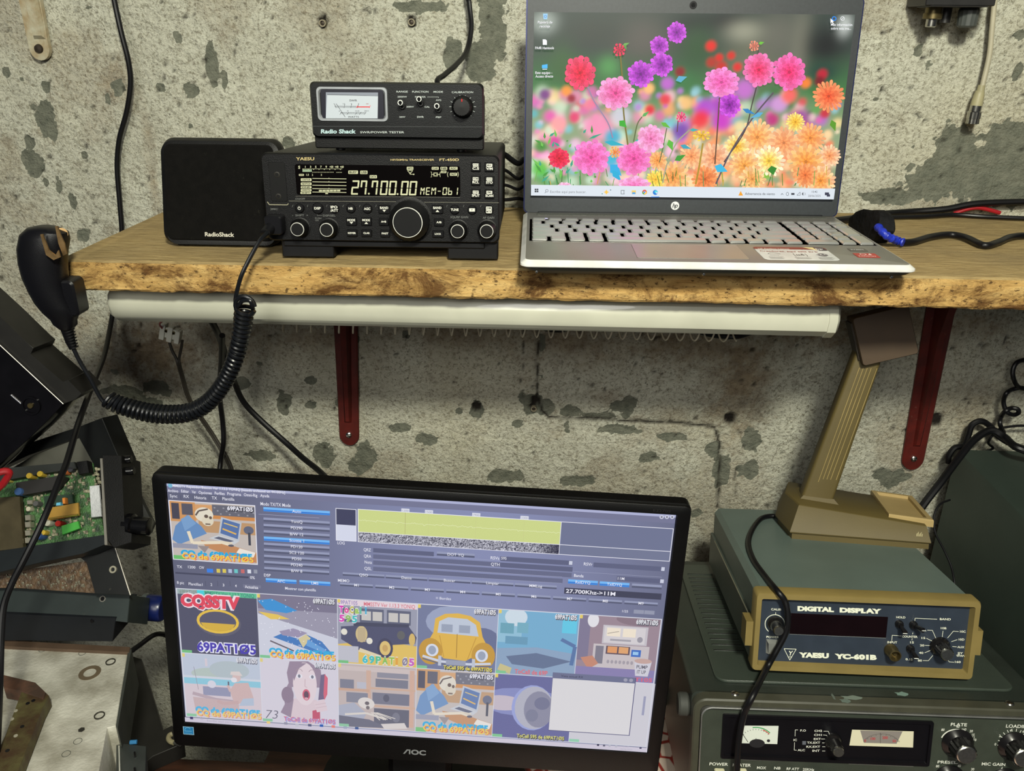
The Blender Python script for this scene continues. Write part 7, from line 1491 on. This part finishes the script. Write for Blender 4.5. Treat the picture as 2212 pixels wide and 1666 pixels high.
# folded steel case, light put into its colours: upward lid paler, upright front darker
pE = plane(150, 1300, -.352, (0, -.75, .66)); pF = plane(130, 1355, -.366, (0, -1, .1))
t = thing('steel_case', 'blue-grey steel case with a small round hole, lying between the chassis and the aluminium plate', 'metal case', frame(at(150, 1330, -.36)))
TL_ = mat('blue_grey_steel_lit', (46, 54, 54), .45, .35, var=.12, vscale=25, dust=.1)
pslab([(-80, 1262), (20, 1267), (281, 1285), (275, 1345), (250, 1342), (15, 1326), (-80, 1322)], pE, .05, TL_, 'lid', t)
ppipe(222, 1294, pE, .0034, .0024, -.001, .0008, SLV, 'hole_rim', t); pcyl(222, 1294, pE, .0023, -.001, .0006, mat('deep_black', (12, 11, 15), .3), 'hole', t)
pslab([(-80, 1322), (15, 1326), (250, 1336), (243, 1386), (10, 1384), (-80, 1382)], pF, .05, mat('blue_grey_steel_shaded', (27, 30, 36), .45, .35, var=.12, vscale=25), 'front', t)
pcyl(199, 1342, pF, .0022, -.001, .0006, mat('deep_black', (12, 11, 15), .3), 'hole', t)
# bare aluminium chassis
pG = (Vector((0, 0, -.430)), Vector((0, 0, 1)))
t = thing('aluminium_chassis', 'worn bare aluminium chassis plate with holes and a round brown ring, lower left', 'metal chassis', frame(tuple(onp(150, 1500, *pG))))
ALW = mat('worn_aluminium', (150, 146, 132), .45, .2, rgb2=(214, 212, 200), vscale=22, bump=.35, bscale=300, dust=.1)
pslab([(-120, 1386), (12, 1392), (276, 1408), (250, 1568), (232, 1573), (200, 1740), (-120, 1740)], pG, .06, ALW, 'plate', t)
pslab([(-120, 1374), (20, 1384), (281, 1398), (279, 1409), (20, 1397), (-120, 1388)], pG, .05, mat('brown_lip', (96, 78, 64), .5, .3), 'rear_lip', t, lift=.004)
pslab([(277, 1404), (284, 1402), (254, 1574), (250, 1570)], pG, .05, mat('dull_edge', (92, 96, 92), .4, .6), 'side_flange', t, lift=.003)
ppipe(194, 1454, pG, .0112, .0064, -.001, .0004, mat('brown_ring', (92, 80, 62), .7), 'brown_ring', t)
for u, v in ((239, 1431), (215, 1547)):
    k = ppipe(u, v, pG, .0052, .0042, -.001, .0012, mat('dark_ferrule', (70, 68, 62), .4, .6), 'ferrule', t); pcyl(u, v, pG, .0018, -.001, .0008, mat('deep_black', (12, 11, 15), .3), 'hole', k)
pcyl(176, 1577, pG, .0034, -.001, .0003, mat('deep_black2', (44, 42, 38), .5), 'hole', t, 6)
for u, v in ((92, 1404), (178, 1411), (168, 1602), (143, 1629)): ppipe(u, v, pG, .0040, .0036, -.001, .0003, mat('dull_edge', (92, 96, 92), .4, .6), 'punch_mark', t)
t = thing('rusty_bracket', 'rusty olive steel bracket strip with drilled holes lying on the aluminium plate', 'bracket', frame(tuple(onp(60, 1560, *pG) + Vector((0, 0, .006)))))
RU = mat('rusty_olive', (96, 92, 56), .6, .3, rgb2=(70, 52, 34), vscale=50, bump=.4, dust=.3)
pH = (pG[0] + Vector((0, 0, .016)), pG[1])
pslab([(3, 1457), (76, 1474), (99, 1496), (94, 1510), (44, 1493), (8, 1486)], pH, .014, mat('rust_brown', (92, 62, 46), .7, rgb2=(60, 44, 34), vscale=60), 'bent_end', t, lift=.001)
pslab([(48, 1490), (99, 1496), (106, 1503), (92, 1530), (30, 1690), (-20, 1760), (-40, 1700), (12, 1586)], pH, .0135, RU, 'strip', t)
for u, v in ((72, 1514), (60, 1520), (34, 1536), (26, 1554), (48, 1570), (16, 1622), (34, 1590)): pcyl(u, v, pH, .0020, -.001, .0004, mat('hole_light', (150, 146, 130), .6) if u % 4 == 2 else mat('deep_black', (12, 11, 15), .3), 'hole', t, 10)
# flat things on the desk
pJ = (Vector((0, 0, DESK_Z + .022)), Vector((0, 0, 1)))
t = thing('dark_panel', 'large dark metal panel lying flat on the desk beside the lower left of the monitor', 'metal panel', frame(tuple(onp(330, 1540, *pJ))))
pslab([(262, 1410), (306, 1424), (352, 1578), (372, 1568), (394, 1584), (396, 1606), (330, 1634), (313, 1648), (298, 1700), (240, 1700), (250, 1560)], pJ, .0215, mat('charcoal_panel', (36, 35, 33), .5, .2, var=.15, dust=.15), 'panel', t)
MB().tube([onp(u, v, pJ[0] + Vector((0, 0, .001)), pJ[1]) - t.location for u, v in ((308, 1432), (352, 1576))], .0008, 6).build('raised_seam', mat('charcoal_seam', (60, 58, 54), .4, .3), t)
t = thing('broken_ring', 'broken piece of a cream ceramic ring lying at the corner of the monitor', 'ceramic piece', frame(tuple(onp(375, 1596, *pJ) + Vector((0, 0, .004)))))
P_ = [onp(u, v, pJ[0] + Vector((0, 0, .004)), pJ[1]) - t.location for u, v in ((372, 1586), (366, 1589), (364, 1596), (368, 1602), (376, 1605))]
k = MB().tube(spline(P_, 5), .0030, 10).build('ring_piece', mat('cream_ceramic', (150, 142, 112), .5, var=.1), t)
MB().tube([onp(u, v, pJ[0] + Vector((0, 0, .004)), pJ[1]) - t.location for u, v in ((375, 1604), (390, 1610))], .0022, 8).build('screw_tip', mat('dull_steel', (130, 130, 126), .4, .8), t)
pI = (Vector((0, 0, DESK_Z + .055)), Vector((0, .2, 1)).normalized())
t = thing('grey_box', 'small grey metal box with a thin white edge, at the bottom left', 'metal box', frame(tuple(onp(280, 1640, *pI))))
pslab([(251, 1604), (262, 1606), (316, 1612), (312, 1720), (251, 1720)], pI, .045, mat('box_grey_metal', (62, 66, 64), .5, .3, var=.15, dust=.15), 'box', t)
o_ = t.location; g_ = lambda u, v, k=.001: onp(u, v, pI[0] + pI[1] * k, pI[1]) - o_
MB().tube([g_(257, 1612), g_(260, 1720)], .0007, 6).build('white_edge', mat('white_edge', (190, 190, 180), .5), t)
for v in (1630, 1664): MB().tube([g_(291, v - 4), g_(292, v + 5)], .0012, 8).build('slot', mat('deep_black', (12, 11, 15), .3), t)
MB().tube([g_(281, 1604, .002), g_(296, 1603, .002)], .0022, 8).build('blue_tab', mat('blue_tab', (40, 110, 160), .5), t)
# bottle, red wire
t = thing('water_bottle', 'clear plastic bottle with a blue cap lying behind the left edge of the monitor', 'bottle', frame(at(340, 1314, -.300)))
Mb = Euler((.0, PI / 2 + .05, 0)).to_matrix().to_4x4()
CL = bpy.data.materials.new('clear_plastic'); CL.use_nodes = True; n_ = CL.node_tree.nodes['Principled BSDF']; n_.inputs['Base Color'].default_value = (.8, .88, .9, 1); n_.inputs['Roughness'].default_value = .08; n_.inputs['Transmission Weight'].default_value = .95; n_.inputs['IOR'].default_value = 1.3
MB().lathe([(0, -.135), (.021, -.134), (.026, -.128), (.026, -.075), (.024, -.060), (.018, -.040), (.0125, -.026), (.0125, -.004), (.0115, -.004), (.0115, -.026), (.017, -.041), (.023, -.060), (.025, -.075), (.025, -.127), (0, -.128)], 40, Mb).build('bottle', CL, t)
MB().lathe([(.0152, -.012), (.0156, -.010), (.0156, .005), (.0142, .0075), (0, .008)], 48, Mb, flute=1, fdep=.0004).build('cap', mat('blue_cap', (14, 26, 76), .3), t)
MB().lathe([(.0150, -.018), (.0160, -.017), (.0160, -.014), (.0150, -.013)], 40, Mb).build('neck_ring', CL, t)
cable('red_wire', C3([(-30, 1075, -.36), (0, 1052, -.36), (12, 1038, -.36), (20, 1022, -.36), (10, 1018, -.362), (-5, 1022, -.364), (-30, 1028, -.364)]), .0036, mat('red_jacket', (150, 20, 28), .45), 'loop of thick red wire poking in at the left edge over the opened radio')
cable('round_cable', C3([(240, 1440, -.30), (300, 1395, -.26), (340, 1370, -.24), (380, 1380, -.22)]), .0032, RUBBER, 'black cable in the dark gap between the junk pile and the monitor')
# ---------------------------------------------------------------- desk
t = thing('desk', 'reddish brown wooden desk top under the monitor and the old equipment', 'desk', frame((0, -.35, DESK_Z)))
DW = mat('desk_wood', (44, 25, 16), .5, rgb2=(64, 37, 23), vscale=18, stretch=(1, 7, 7), bump=.1)
out = [(-1.05, -.41), (1.05, -.41), (1.05, .33), (-.30, .33), (-.325, -.005), (-.74, -.005), (-.76, .33), (-1.05, .33)]
MB().prism(out, -.030, 0).build('desk_top', DW, t)
for x in (-.98, .98):
    for y in (-.36, .28): MB().box((x, y, -.03 - (DESK_Z - .03 - FLOOR_Z) / 2), (.05, .05, DESK_Z - .03 - FLOOR_Z), .003).build('leg', DW, t)
